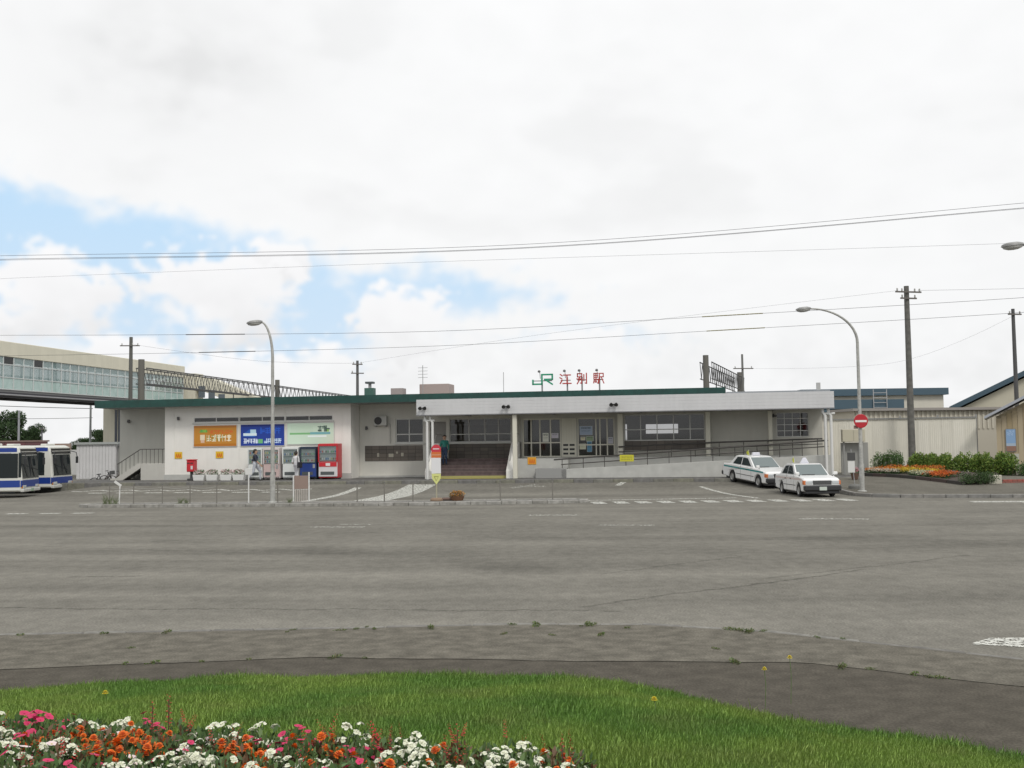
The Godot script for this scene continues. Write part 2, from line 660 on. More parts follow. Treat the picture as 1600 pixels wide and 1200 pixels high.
# ---------------------------------------------------------------- plants
func leaf_blob(st: SurfaceTool, c: Vector3, rad: Vector3, count: int, size: float, cols: Array, r: RandomNumberGenerator, upright := 0.3) -> void:
	for i in count:
		var v := Vector3(r.randfn(), r.randfn(), r.randfn()).normalized()
		var p := c + v * rad * pow(r.randf(), 0.38)
		var d := (v + Vector3(r.randfn(), r.randfn() + upright, r.randfn()) * 0.7).normalized()
		var s := d.cross(Vector3(r.randfn(), r.randfn(), r.randfn())).normalized()
		var L := size * r.randf_range(0.6, 1.3)
		var W := L * 0.45
		var col: Color = cols[r.randi() % cols.size()]
		col = col * r.randf_range(0.75, 1.25)
		var n := s.cross(d)
		var q := [p, p + d * L * 0.5 + s * W * 0.5, p + d * L, p + d * L * 0.5 - s * W * 0.5]
		st.set_color(col)
		vtri(st, [q[0], q[1], q[2]], [n, n, n], false)
		vtri(st, [q[0], q[2], q[3]], [n, n, n], false)

func tree(label: String, at: Vector3, height: float, wide: float, seed_: int, group: String) -> void:
	var r := RandomNumberGenerator.new()
	r.seed = seed_
	var t := thing("broadleaf_tree", label, "tree", at, 0.0, group)
	var st := begin()
	tube(st, [Vector3.ZERO, Vector3(0.1, height * 0.3, 0), Vector3(0.0, height * 0.7, 0.1)], [wide * 0.05, wide * 0.04, wide * 0.015], 8)
	for k in 6:
		var a := TAU * k / 6 + r.randf()
		var y := height * r.randf_range(0.25, 0.55)
		tube(st, [Vector3(0, y, 0), Vector3(cos(a) * wide * 0.2, y + height * 0.15, sin(a) * wide * 0.2), Vector3(cos(a) * wide * 0.38, y + height * 0.22, sin(a) * wide * 0.38)], [wide * 0.02, wide * 0.014, wide * 0.006], 6)
	build("trunk", st, mat(0.07, 0.055, 0.04, 0.9), t)
	st = begin()
	var cols := [Color(0.035, 0.07, 0.025), Color(0.05, 0.09, 0.03), Color(0.03, 0.055, 0.02)]
	for k in 34:
		var a := r.randf() * TAU
		var rr := sqrt(r.randf()) * wide * 0.36
		var y := height * r.randf_range(0.35, 0.92)
		var sc := 1.0 - absf(y / height - 0.6)
		leaf_blob(st, Vector3(cos(a) * rr * sc, y, sin(a) * rr * sc), Vector3(1, 0.8, 1) * wide * r.randf_range(0.12, 0.19), 480, wide * 0.045, cols, r)
	build("crown", st, vcol(0.8, 0.3), t)

func shrub(called: String, label: String, at: Vector3, size: Vector3, turn: float, cols: Array, seed_: int, leaf := 0.09, n := 2600) -> void:
	var r := RandomNumberGenerator.new()
	r.seed = seed_
	var t := thing(called, label, "shrub", at, turn)
	var st := begin()
	for k in 9:
		var x := size.x * (k / 8.0 - 0.5) * 0.8
		tube(st, [Vector3(x, -0.03, r.randf_range(-0.1, 0.1)), Vector3(x + r.randf_range(-0.1, 0.1), size.y * 0.6, r.randf_range(-0.15, 0.15))], [0.018, 0.008], 5)
	build("stem", st, mat(0.08, 0.06, 0.04, 0.9), t)
	st = begin()
	var clumps := maxi(7, int(size.x / 0.32) * 3)
	for k in clumps:
		var x := size.x * (r.randf() - 0.5) * 0.94
		var hh := size.y * r.randf_range(0.68, 0.98)
		leaf_blob(st, Vector3(x, hh * 0.55, size.z * (r.randf() - 0.5) * 0.6), Vector3(0.26, hh * 0.5, size.z * 0.32), n / clumps, leaf, cols, r, 0.7)
	build("foliage", st, vcol(0.7, 0.3), t)

# ---------------------------------------------------------------- station
func holed_wall(st: SurfaceTool, x0: float, x1: float, y0: float, y1: float, z0: float, z1: float, holes: Array) -> void:
	var x := x0
	for h in holes:
		if h[0] > x:
			bx(st, x, h[0], y0, y1, z0, z1)
		if h[2] > y0:
			bx(st, h[0], h[1], y0, h[2], z0, z1)
		if h[3] < y1:
			bx(st, h[0], h[1], h[3], y1, z0, z1)
		x = h[1]
	if x < x1:
		bx(st, x, x1, y0, y1, z0, z1)

# frame with bars, its panes as sub-parts; bars at the given x and y
func window(parent: Node, x0: float, x1: float, y0: float, y1: float, z: float, xs: Array, ys: Array, fm: Material, gm: Material, w := 0.05, called := "window", bar := 0.06) -> MeshInstance3D:
	var st := begin()
	bx(st, x0, x1, y0, y0 + w, z - bar, z + bar)
	bx(st, x0, x1, y1 - w, y1, z - bar, z + bar)
	bx(st, x0, x0 + w, y0 + w, y1 - w, z - bar, z + bar)
	bx(st, x1 - w, x1, y0 + w, y1 - w, z - bar, z + bar)
	for x in xs:
		bx(st, x - w / 2, x + w / 2, y0 + w, y1 - w, z - bar * 0.8, z + bar * 0.8)
	var gx := [x0] + xs + [x1]
	var gy := [y0] + ys + [y1]
	for i in gx.size() - 1:
		for y in ys:
			bx(st, gx[i] + w / 2, gx[i + 1] - w / 2, y - w / 2, y + w / 2, z - bar * 0.6, z + bar * 0.6)
	var o := build(called, st, fm, parent)
	for i in gx.size() - 1:
		for j in gy.size() - 1:
			var g := begin()
			bx(g, gx[i] + w / 2, gx[i + 1] - w / 2, gy[j] + w / 2, gy[j + 1] - w / 2, z - 0.004, z + 0.004)
			build("pane", g, gm, o)
	return o

func part_box(called: String, x0: float, x1: float, y0: float, y1: float, z0: float, z1: float, m: Material, parent: Node, bevel := 0.0) -> MeshInstance3D:
	var st := begin()
	if bevel > 0:
		cbox(st, Vector3((x0 + x1) / 2, (y0 + y1) / 2, (z0 + z1) / 2), Vector3(x1 - x0, y1 - y0, z1 - z0), bevel)
	else:
		bx(st, x0, x1, y0, y1, z0, z1)
	return build(called, st, m, parent)

func part_tube(called: String, pts: Array, r, m: Material, parent: Node, sides := 8) -> MeshInstance3D:
	var st := begin()
	tube(st, pts, r, sides)
	return build(called, st, m, parent)

func station() -> void:
	var s := thing("station_building", "long single-storey white railway station with green roof edge and grey entrance canopy", "building", ORG, TURN)
	var stain := streaks("stain", 0.965, 1.0, 41)
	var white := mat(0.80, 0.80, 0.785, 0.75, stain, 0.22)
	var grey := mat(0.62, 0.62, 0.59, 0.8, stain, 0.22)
	var concrete := mat(0.50, 0.50, 0.47, 0.85, pattern("soft", 256, 0.015, 0.9, 1.0, 13), 0.35)
	var green := mat(0.012, 0.075, 0.062, 0.45, pattern("blotch", 256, 0.02, 0.72, 1.0, 3), 0.3)
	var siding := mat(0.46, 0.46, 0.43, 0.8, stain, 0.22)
	var alu := mat(0.56, 0.56, 0.53, 0.45)
	var fascia := mat(0.56, 0.575, 0.61, 0.5, streaks("stain2", 0.965, 1.0, 77), 0.3)
	var cream := mat(0.60, 0.58, 0.49, 0.6)
	var dark := mat(0.03, 0.03, 0.03, 0.5)
	var gl := glass(0.07, 0.085, 0.085, 0.35)
	var frost := glass(0.45, 0.47, 0.45, 0.85)
	var brown := [mat(0.125, 0.108, 0.09, 0.6), mat(0.14, 0.12, 0.10, 0.6), mat(0.11, 0.096, 0.082, 0.6)]
	var floor_m := mat(0.30, 0.28, 0.26, 0.5)
	# --- walls
	var st := begin()
	holed_wall(st, 4.48, 15.97, -0.1, 4.32, -0.25, 0.0, [[6.32, 14.89, 3.36, 3.66]])
	bx(st, 4.48, 4.72, -0.1, 4.32, -1.6, -0.25)
	bx(st, 15.72, 15.97, -0.1, 4.32, -1.6, -0.25)
	build("wall", st, white, s)
	st = begin()
	bx(st, 0.65, 4.48, -0.4, 4.3, -1.85, -1.6)
	bx(st, 0.65, 0.9, -0.4, 4.3, -10.0, -1.85)
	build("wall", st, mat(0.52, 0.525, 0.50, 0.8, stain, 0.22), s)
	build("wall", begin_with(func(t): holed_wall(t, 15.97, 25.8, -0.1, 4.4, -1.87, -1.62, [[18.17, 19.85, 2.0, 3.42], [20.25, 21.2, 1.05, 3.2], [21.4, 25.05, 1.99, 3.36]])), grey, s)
	st = begin()
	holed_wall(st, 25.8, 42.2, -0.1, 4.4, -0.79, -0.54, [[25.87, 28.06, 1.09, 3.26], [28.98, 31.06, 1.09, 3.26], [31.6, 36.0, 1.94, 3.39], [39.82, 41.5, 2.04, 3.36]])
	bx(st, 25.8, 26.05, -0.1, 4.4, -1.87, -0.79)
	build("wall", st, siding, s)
	st = begin()
	bx(st, 41.95, 42.2, -0.5, 4.3, -10.0, -0.79)
	holed_wall(st, 0.9, 41.95, -0.4, 4.3, -10.0, -9.75, [[19.0, 21.0, 2.1, 2.9], [30.75, 31.25, 1.9, 3.0], [32.45, 34.5, 2.38, 2.98]])
	build("wall", st, white, s)
	# inside: floor, partitions and ceiling
	part_box("floor", 4.75, 41.9, 0.9, 1.05, -9.7, -1.9, floor_m, s)
	part_box("floor", 26.1, 41.9, 0.9, 1.05, -1.88, -0.82, floor_m, s)
	part_box("ceiling", 0.95, 41.9, 3.72, 3.8, -9.7, -1.9, mat(0.55, 0.55, 0.52, 0.8), s)
	part_box("partition", 15.6, 15.75, 1.05, 3.72, -9.7, -1.9, white, s)
	part_box("partition", 24.4, 24.55, 1.05, 3.72, -9.7, -3.4, mat(0.2, 0.17, 0.15, 0.7), s)
	part_box("partition", 38.4, 38.55, 1.05, 3.72, -9.7, -0.82, white, s)
	part_box("partition", 19.9, 24.3, 1.05, 3.0, -4.2, -4.05, mat(0.16, 0.13, 0.11, 0.7), s)
	for b in [[32.2, 33.9, -3.2], [34.4, 35.8, -3.2], [32.0, 33.6, -5.0], [34.0, 35.6, -5.0]]:
		part_box("bench", b[0], b[1], 1.05, 1.5, b[2] - 0.45, b[2], mat(0.07, 0.10, 0.16, 0.6), s)
	# --- roof
	st = begin()
	bx(st, 0.68, 37.0, 4.30, 4.66, -10.4, 1.04)
	build("roof", st, mat(0.25, 0.27, 0.27, 0.7), s)
	part_box("roof_edge", 0.66, 37.03, 4.29, 4.72, 1.04, 1.09, green, s)
	part_box("roof_edge", 0.60, 0.66, 4.29, 4.72, -10.4, 1.09, green, s)
	part_box("roof_edge", 37.03, 37.08, 4.29, 4.72, -10.4, 1.09, green, s)
	part_box("lower_roof", 37.1, 42.3, 4.31, 4.42, -10.2, 2.2, mat(0.3, 0.32, 0.34, 0.7), s)
	# --- transom windows over the posters
	for w in [[6.32, 9.14, [7.72]], [9.17, 11.98, [10.58]], [12.01, 14.89, [13.45]]]:
		window(s, w[0], w[1], 3.36, 3.66, -0.06, w[2], [], mat(0.66, 0.66, 0.63, 0.5), gl, 0.04)
	part_box("window_sill", 6.25, 14.97, 3.27, 3.355, 0.003, 0.07, alu, s, 0.008)
	for x in [5.1, 9.2, 12.0, 15.45]:
		part_box("wall_rib", x - 0.012, x + 0.012, 0.35, 4.28, 0.003, 0.014, white, s)
	part_box("plinth", 4.45, 16.0, -0.1, 0.32, 0.003, 0.04, concrete, s, 0.01)
	# --- window and tile bands of the recessed front
	window(s, 18.17, 19.85, 2.0, 3.42, -1.74, [18.98], [2.5], alu, gl, 0.06)
	window(s, 21.4, 25.05, 1.99, 3.36, -1.74, [22.55, 23.5, 24.3], [2.45], alu, glass(0.2, 0.19, 0.17, 0.5), 0.05)
	part_box("window_sill", 18.1, 19.95, 1.92, 1.995, -1.617, -1.52, alu, s)
	part_box("window_sill", 21.3, 25.15, 1.9, 1.985, -1.617, -1.5, alu, s)
	part_box("door", 20.28, 21.17, 1.06, 3.18, -1.78, -1.72, mat(0.25, 0.24, 0.22, 0.5), s)
	tiles(s, 16.3, 19.8, 0.95, 1.85, -1.615, brown)
	tiles(s, 21.35, 25.1, 1.06, 1.88, -1.615, brown)
	tiles(s, 31.6, 36.0, 1.42, 1.93, -0.535, brown)
	part_box("base_step", 15.98, 21.0, -0.1, 0.1, -1.617, -1.4, concrete, s)
	# --- entrance steps
	for k in 6:
		var z1 := 1.25 - 0.31 * k
		var y1 := 0.175 * (k + 1)
		var t := begin()
		cbox(t, Vector3(23.25, y1 / 2 - 0.02, (z1 - 1.6) / 2), Vector3(4.08, y1 + 0.04, z1 + 1.6), 0.012)
		build("step", t, brown_step(k), s)
		part_box("step_nosing", 21.25, 25.25, y1 + 0.003, y1 + 0.012, z1 - 0.05, z1 - 0.012, mat(0.2, 0.15, 0.13, 0.7), s)
	part_box("yellow_riser", 21.25, 25.25, 0.0, 0.14, 1.253, 1.27, mat(0.36, 0.33, 0.12, 0.8), s)
	part_box("tactile_strip", 21.3, 25.2, 0.006, 0.018, 1.45, 1.85, mat(0.42, 0.36, 0.08, 0.8), s)
	for e in [[20.78, 21.2], [25.3, 25.72]]:
		var t := begin()
		var pl := PackedVector2Array([Vector2(-1.6, -0.1), Vector2(1.75, -0.1), Vector2(1.75, 0.42), Vector2(-0.1, 1.95), Vector2(-1.6, 1.95)])
		prism(t, pl, e[0], e[1], func(v: Vector2, d: float): return Vector3(d, v.y, v.x), 0.02)
		build("stair_wall", t, white, s)
		var hr := begin()
		tube(hr, [Vector3(e[0] + 0.2, 0.95, 1.6), Vector3(e[0] + 0.2, 2.45, -0.2), Vector3(e[0] + 0.2, 2.45, -1.5)], 0.025, 6)
		build("handrail", hr, alu, s)
	# --- glazed entrance hall
	window(s, 25.87, 28.06, 1.09, 3.26, -0.66, [26.36, 26.86, 27.46], [1.9], cream, gl, 0.07)
	window(s, 28.98, 31.06, 1.09, 3.26, -0.66, [30.02, 30.24, 30.64], [1.75], cream, gl, 0.07)
	window(s, 31.6, 36.0, 1.94, 3.39, -0.66, [32.5, 33.4, 34.3, 35.2], [2.55], alu, gl, 0.05)
	window(s, 39.82, 41.5, 2.04, 3.36, -0.66, [40.24, 40.66, 41.08], [2.37, 2.7, 3.03], alu, gl, 0.035)
	var pan := part_box("entrance_panel", 28.1, 28.92, 1.1, 3.25, -0.537, -0.5, cream, s)
	for k in 5:
		part_box("batten", 28.17 + 0.15 * k, 28.22 + 0.15 * k, 1.95, 3.2, -0.497, -0.47, cream, pan)
	for k in 3:
		for j in 2:
			part_box("slot", 28.18 + 0.36 * j, 28.46 + 0.36 * j, 1.22 + 0.24 * k, 1.33 + 0.24 * k, -0.497, -0.488, dark, pan)
	# landing in front of the hall, and its edge
	part_box("landing", 25.75, 28.6, -0.1, 1.05, -0.53, 1.0, concrete, s)
	part_box("landing", 28.603, 42.0, -0.1, 1.05, -0.53, 0.25, concrete, s)
	# --- siding lines on the plain wall
	for k in 12:
		part_box("siding_board", 36.35, 39.1, 1.12 + 0.235 * k, 1.345 + 0.235 * k, -0.537, -0.515, siding, s)
	# --- ramp with rails
	st = begin()
	var rp := PackedVector2Array([Vector2(28.3, -0.1), Vector2(42.3, -0.1), Vector2(42.3, 1.09), Vector2(28.3, 0.46)])
	prism(st, rp, 1.5, 1.66, xyz_map, 0.015)
	build("ramp_wall", st, concrete, s)
	st = begin()
	prism(st, PackedVector2Array([Vector2(28.61, -0.1), Vector2(42.3, -0.1), Vector2(42.3, 0.98), Vector2(28.61, 0.0)]), 0.253, 1.497, xyz_map)
	build("ramp", st, concrete, s)
	part_box("ramp_end", 26.9, 28.6, -0.1, 0.52, 1.1, 1.66, mat(0.28, 0.28, 0.27, 0.85), s, 0.02)
	var steel := mat(0.06, 0.055, 0.05, 0.5)
	var rail := begin()
	tube(rail, [Vector3(27.9, 0.98, 1.58), Vector3(42.2, 1.83, 1.58)], 0.042, 8)
	build("handrail", rail, steel, s)
	rail = begin()
	tube(rail, [Vector3(28.3, 0.72, 1.58), Vector3(42.2, 1.52, 1.58)], 0.03, 6)
	build("handrail", rail, steel, s)
	for k in 13:
		var x := 28.35 + 1.14 * k
		var yb := 0.46 + (x - 28.3) * 0.045
		part_tube("rail_post", [Vector3(x, yb - 0.03, 1.58), Vector3(x, 0.98 + (x - 27.9) * 0.0594, 1.58)], 0.022, steel, s, 6)
	rail = begin()
	tube(rail, [Vector3(31.3, 1.62, 0.2), Vector3(36.0, 1.78, 0.2), Vector3(42.1, 1.92, 0.2)], 0.042, 8)
	build("handrail", rail, steel, s)
	rail = begin()
	tube(rail, [Vector3(31.3, 1.35, 0.2), Vector3(36.0, 1.5, 0.2), Vector3(42.1, 1.64, 0.2)], 0.024, 6)
	build("handrail", rail, steel, s)
	for k in 9:
		var x := 31.6 + 1.28 * k
		part_tube("rail_post", [Vector3(x, 1.03, 0.2), Vector3(x, 1.63 + (x - 31.3) * 0.028, 0.2)], 0.022, steel, s, 6)
	# --- canopy
	part_box("canopy_roof", 20.55, 42.4, 3.62, 3.74, -0.5, 2.34, mat(0.32, 0.32, 0.31, 0.7), s)
	part_box("canopy_roof", 20.55, 25.75, 3.6, 3.73, -1.6, -0.503, mat(0.32, 0.32, 0.31, 0.7), s)
	for k in 5:
		part_box("canopy_fascia_panel", 20.5, 42.45, 3.50 + 0.168 * k, 3.666 + 0.168 * k, 2.343, 2.402, fascia, s, 0.003)
	for x in [[20.5, 20.56], [42.39, 42.45]]:
		part_box("canopy_fascia_end", x[0], x[1], 3.5, 4.33, 1.12, 2.34, fascia, s)
	part_box("canopy_drip_edge", 20.48, 42.47, 3.455, 3.497, 2.3, 2.42, mat(0.2, 0.2, 0.21, 0.5), s)
	for x in [22.9, 25.3, 27.7, 30.1, 32.5, 34.9, 37.3, 39.7]:
		part_box("soffit_beam", x - 0.06, x + 0.06, 3.46, 3.617, -0.45, 2.29, mat(0.3, 0.3, 0.29, 0.7), s)
	# --- pillars and pipes
	part_box("pillar", 25.76, 26.0, 0.0, 3.455, 2.05, 2.23, cream, s, 0.02)
	part_box("pillar", 31.26, 31.56, 1.05, 3.455, -0.1, 0.12, cream, s, 0.02)
	part_box("pillar", 36.02, 36.27, 1.05, 3.455, -0.1, 0.09, cream, s, 0.02)
	part_box("pillar", 39.33, 39.55, 1.05, 3.455, -0.1, 0.07, cream, s, 0.02)
	for x in [21.03, 21.33, 42.02, 42.3]:
		part_tube("drain_pipe", [Vector3(x, -0.02, 2.15), Vector3(x, 3.1, 2.15), Vector3(x - 0.12, 3.28, 2.15), Vector3(x - 0.12, 3.5, 2.15)], 0.075, mat(0.62, 0.62, 0.60, 0.5), s, 10)
	for x in [20.85, 41.9]:
		part_tube("pipe_link", [Vector3(x, 3.2, 2.15), Vector3(x + 0.6, 3.2, 2.15)], 0.06, mat(0.62, 0.62, 0.60, 0.5), s, 8)
	# --- outside stair at the left end
	var rise := mat(0.5, 0.5, 0.48, 0.85, stain, 0.3)
	part_box("stair_landing", 2.95, 4.47, -0.1, 0.98, -1.59, 0.02, rise, s, 0.015)
	st = begin()
	prism(st, PackedVector2Array([Vector2(1.35, -0.12), Vector2(1.6, -0.12), Vector2(2.947, 0.72), Vector2(2.947, 1.0), Vector2(2.8, 1.0), Vector2(1.35, 0.12)]), -0.12, 0.02, xyz_map, 0.01)
	build("stair_stringer", st, rise, s)
	st = begin()
	prism(st, PackedVector2Array([Vector2(1.35, 0.0), Vector2(2.94, 0.90), Vector2(2.94, 0.95), Vector2(1.35, 0.06)]), -1.55, -0.13, xyz_map)
	build("stair_soffit", st, rise, s)
	part_box("stair_end_wall", 0.92, 1.34, -0.1, 0.1, -1.59, -0.13, rise, s)
	for k in 5:
		part_box("stair_tread", 1.42 + 0.3 * k, 1.74 + 0.3 * k, 0.13 + 0.17 * k, 0.18 + 0.17 * k, -1.5, -0.125, rise, s)
	st = begin()
	tube(st, [Vector3(1.42, 0.95, -0.05), Vector3(2.9, 1.83, -0.05), Vector3(4.44, 1.83, -0.05)], 0.025, 6)
	build("handrail", st, steel, s)
	for k in 12:
		var x := 1.45 + 0.26 * k
		var top := 0.95 + clampf((x - 1.42) / 1.48, 0, 1) * 0.88
		var bot := 0.1 + clampf((x - 1.42) / 1.5, 0, 1) * 0.86
		part_tube("baluster", [Vector3(x, bot, -0.05), Vector3(x, top, -0.05)], 0.014, steel, s, 5)
	# --- things fixed to the walls
	var wm := mat(0.10, 0.10, 0.10, 0.5)
	for p in [[1.25, 3.55, -1.6], [5.35, 3.62, 0.0], [16.4, 2.9, -1.62], [39.65, 3.2, -0.54]]:
		var o := part_box("wall_lamp", p[0] - 0.06, p[0] + 0.06, p[1] - 0.1, p[1] + 0.1, p[2] + 0.003, p[2] + 0.09, wm, s)
		part_tube("lamp_arm", [Vector3(p[0], p[1], p[2] + 0.08), Vector3(p[0] + 0.12, p[1] - 0.02, p[2] + 0.3)], [0.03, 0.07], wm, o)
	# roof boxes seen over the edge
	part_box("plant_box", 18.75, 20.6, 4.66, 5.62, -6.6, -5.0, mat(0.34, 0.275, 0.255, 0.8), s, 0.02)
	part_box("plant_box", 17.2, 17.95, 4.66, 5.35, -4.8, -4.0, mat(0.3, 0.26, 0.25, 0.8), s)
	part_box("vent_stack", 15.82, 16.37, 4.66, 5.35, -3.6, -3.05, mat(0.04, 0.10, 0.08, 0.6), s)
	part_tube("vent_neck", [Vector3(16.09, 5.35, -3.32), Vector3(16.09, 5.62, -3.32)], 0.1, mat(0.3, 0.3, 0.3, 0.6), s)
	part_box("vent_cap", 15.85, 16.33, 5.62, 5.74, -3.55, -3.1, mat(0.07, 0.08, 0.08, 0.6), s)
	var an := part_tube("antenna_mast", [Vector3(19.1, 4.66, -4.5), Vector3(19.1, 6.75, -4.5)], 0.022, mat(0.3, 0.3, 0.3, 0.5), s, 6)
	for k in 4:
		part_tube("antenna_rod", [Vector3(18.8, 6.0 + 0.2 * k, -4.5), Vector3(19.4, 6.0 + 0.2 * k, -4.5)], 0.012, mat(0.3, 0.3, 0.3, 0.5), an, 4)
	part_tube("roof_mast", [Vector3(24.4, 4.66, -3.0), Vector3(24.4, 6.1, -3.0)], 0.02, mat(0.35, 0.35, 0.35, 0.5), s, 5)
	part_box("chimney", 42.0, 42.2, 4.42, 4.95, -0.9, -0.7, mat(0.4, 0.4, 0.39, 0.7), s)

func begin_with(f: Callable) -> SurfaceTool:
	var st := begin()
	f.call(st)
	return st

func brown_step(k: int) -> StandardMaterial3D:
	return mat(0.135 + 0.008 * (k % 2), 0.10, 0.096, 0.75, pattern("blotch", 256, 0.02, 0.72, 1.0, 3), 0.5)

func tiles(parent: Node, x0: float, x1: float, y0: float, y1: float, z: float, m: Array) -> void:
	# dark tiles, each its own piece, on a mortar backing
	part_box("tile_backing", x0, x1, y0, y1, z - 0.002, z + 0.012, mat(0.06, 0.055, 0.05, 0.9), parent)
	var nx := int((x1 - x0) / 0.42)
	var ny := maxi(2, int((y1 - y0) / 0.2))
	var w := (x1 - x0) / nx
	var h := (y1 - y0) / ny
	var st := begin()
	cbox(st, Vector3.ZERO, Vector3(w - 0.016, h - 0.016, 0.02), 0.004)
	var mesh := st.commit()
	for j in ny:
		for i in nx:
			build("tile", mesh, m[rng.randi() % m.size()], parent, Vector3(x0 + w * (i + 0.5), y0 + h * (j + 0.5), z + 0.02))

func stroke(st: SurfaceTool, o: Vector3, sc: Vector2, a: Vector2, b: Vector2, w: float, depth: float) -> void:
	var p := Vector3(o.x + a.x * sc.x, o.y + a.y * sc.y, o.z)
	var q := Vector3(o.x + b.x * sc.x, o.y + b.y * sc.y, o.z)
	var d := q - p
	cbox(st, (p + q) / 2, Vector3(d.length() + w, w, depth), 0.008, Basis(Vector3.BACK, atan2(d.y, d.x)))

func roof_sign(label: String, x0: float, x1: float, strokes: Array, w: float, m: Material, post: float) -> void:
	# one letter on its own post with a small lamp above it; local frame: foot of the post on the roof
	var t := thing("sign_letter", label, "sign", on_front((x0 + x1) / 2, 4.66, -0.5), TURN, "rooftop sign letters")
	var hw := (x1 - x0) / 2
	var sc := Vector2(x1 - x0, 0.6)
	var k := 0
	for s in strokes:
		var st := begin()
		for i in s.size() - 1:
			stroke(st, Vector3(-hw, 0.5, 0.001 * k), sc, s[i], s[i + 1], w, 0.09)
		build("stroke", st, m, t)
		k += 1
	var steel := mat(0.22, 0.22, 0.22, 0.6)
	part_tube("post", [Vector3(post, 0, -0.1), Vector3(post, 0.9, -0.1)], 0.045, steel, t, 8)
	part_box("bracket", -hw * 0.9, hw * 0.9, 0.7, 0.75, -0.12, -0.052, steel, t)
	part_tube("lamp_arm", [Vector3(post - 0.1, 0.85, -0.1), Vector3(post - 0.12, 1.15, -0.1), Vector3(post - 0.13, 1.25, 0.12)], 0.018, steel, t, 5)
	var st := begin()
	lathe(st, [[0.0, 0.07], [0.05, 0.06], [0.085, 0.0], [0.07, -0.06], [0.0, -0.07]], Transform3D(Basis(), Vector3(post - 0.13, 1.25, 0.14)), 10)
	build("lamp", st, mat(0.12, 0.12, 0.12, 0.5), t)

func rooftop_sign() -> void:
	var g := mat(0.02, 0.27, 0.15, 0.5)
	var r := mat(0.42, 0.035, 0.03, 0.5)
	roof_sign("green joined letter emblem at the left of the rooftop sign", 26.5, 27.66, [
		[Vector2(0.02, 0.42), Vector2(0.02, 0.06), Vector2(0.46, 0.06), Vector2(0.46, 0.95)],
		[Vector2(0.46, 0.95), Vector2(0.97, 0.95), Vector2(0.97, 0.5), Vector2(0.6, 0.5)],
		[Vector2(0.62, 0.48), Vector2(0.96, 0.04)]], 0.09, g, -0.05)
	roof_sign("red character with three left dashes, second in the rooftop sign", 28.06, 28.68, [
		[Vector2(0.04, 0.92), Vector2(0.2, 0.8)], [Vector2(0.0, 0.62), Vector2(0.16, 0.52)], [Vector2(0.02, 0.08), Vector2(0.2, 0.38)],
		[Vector2(0.34, 0.86), Vector2(0.95, 0.86)], [Vector2(0.64, 0.86), Vector2(0.64, 0.08)], [Vector2(0.27, 0.07), Vector2(1, 0.07)]], 0.065, r, 0.09)
	roof_sign("red character with two right uprights, third in the rooftop sign", 29.0, 29.58, [
		[Vector2(0.08, 0.96), Vector2(0.5, 0.96), Vector2(0.5, 0.66), Vector2(0.08, 0.66), Vector2(0.08, 0.96)],
		[Vector2(0.02, 0.47), Vector2(0.5, 0.47), Vector2(0.47, 0.05), Vector2(0.36, 0.08)], [Vector2(0.26, 0.64), Vector2(0.22, 0.3), Vector2(0.05, 0.02)],
		[Vector2(0.7, 0.86), Vector2(0.7, 0.3)], [Vector2(0.95, 0.98), Vector2(0.95, 0.04), Vector2(0.82, 0.08)]], 0.06, r, 0.0)
	roof_sign("densest red character, rightmost in the rooftop sign", 29.94, 30.52, [
		[Vector2(0.05, 0.95), Vector2(0.05, 0.4), Vector2(0.48, 0.4), Vector2(0.46, 0.02), Vector2(0.38, 0.05)], [Vector2(0.05, 0.95), Vector2(0.45, 0.95)],
		[Vector2(0.25, 0.95), Vector2(0.25, 0.4)], [Vector2(0.05, 0.77), Vector2(0.42, 0.77)], [Vector2(0.05, 0.59), Vector2(0.42, 0.59)],
		[Vector2(0.05, 0.27), Vector2(0.02, 0.06)], [Vector2(0.16, 0.26), Vector2(0.17, 0.12)], [Vector2(0.27, 0.26), Vector2(0.29, 0.13)],
		[Vector2(0.58, 0.94), Vector2(0.95, 0.94), Vector2(0.95, 0.62), Vector2(0.58, 0.62)], [Vector2(0.58, 0.94), Vector2(0.58, 0.5), Vector2(0.5, 0.03)],
		[Vector2(0.76, 0.6), Vector2(1, 0.03)]], 0.055, r, 0.04)

# flat board with a printed face, on the station front
func board(called: String, label: String, cat: String, x0: float, x1: float, y0: float, y1: float, z: float, im: Image, frame: Material, thick := 0.05, group := "") -> void:
	var t := thing(called, label, cat, on_front((x0 + x1) / 2, y0, z), TURN, group)
	var w := (x1 - x0) / 2
	var h := y1 - y0
	part_box("backing", -w, w, 0, h, 0, thick, frame, t, minf(0.008, thick * 0.3))
	var st := begin()
	var e := 0.03 if w > 0.5 else 0.012
	print_quad(st, Vector3(-w + e, h - e, thick + 0.003), Vector3(w - e, h - e, thick + 0.003), Vector3(w - e, e, thick + 0.003), Vector3(-w + e, e, thick + 0.003))
	build("print", st, print_mat(im), t)

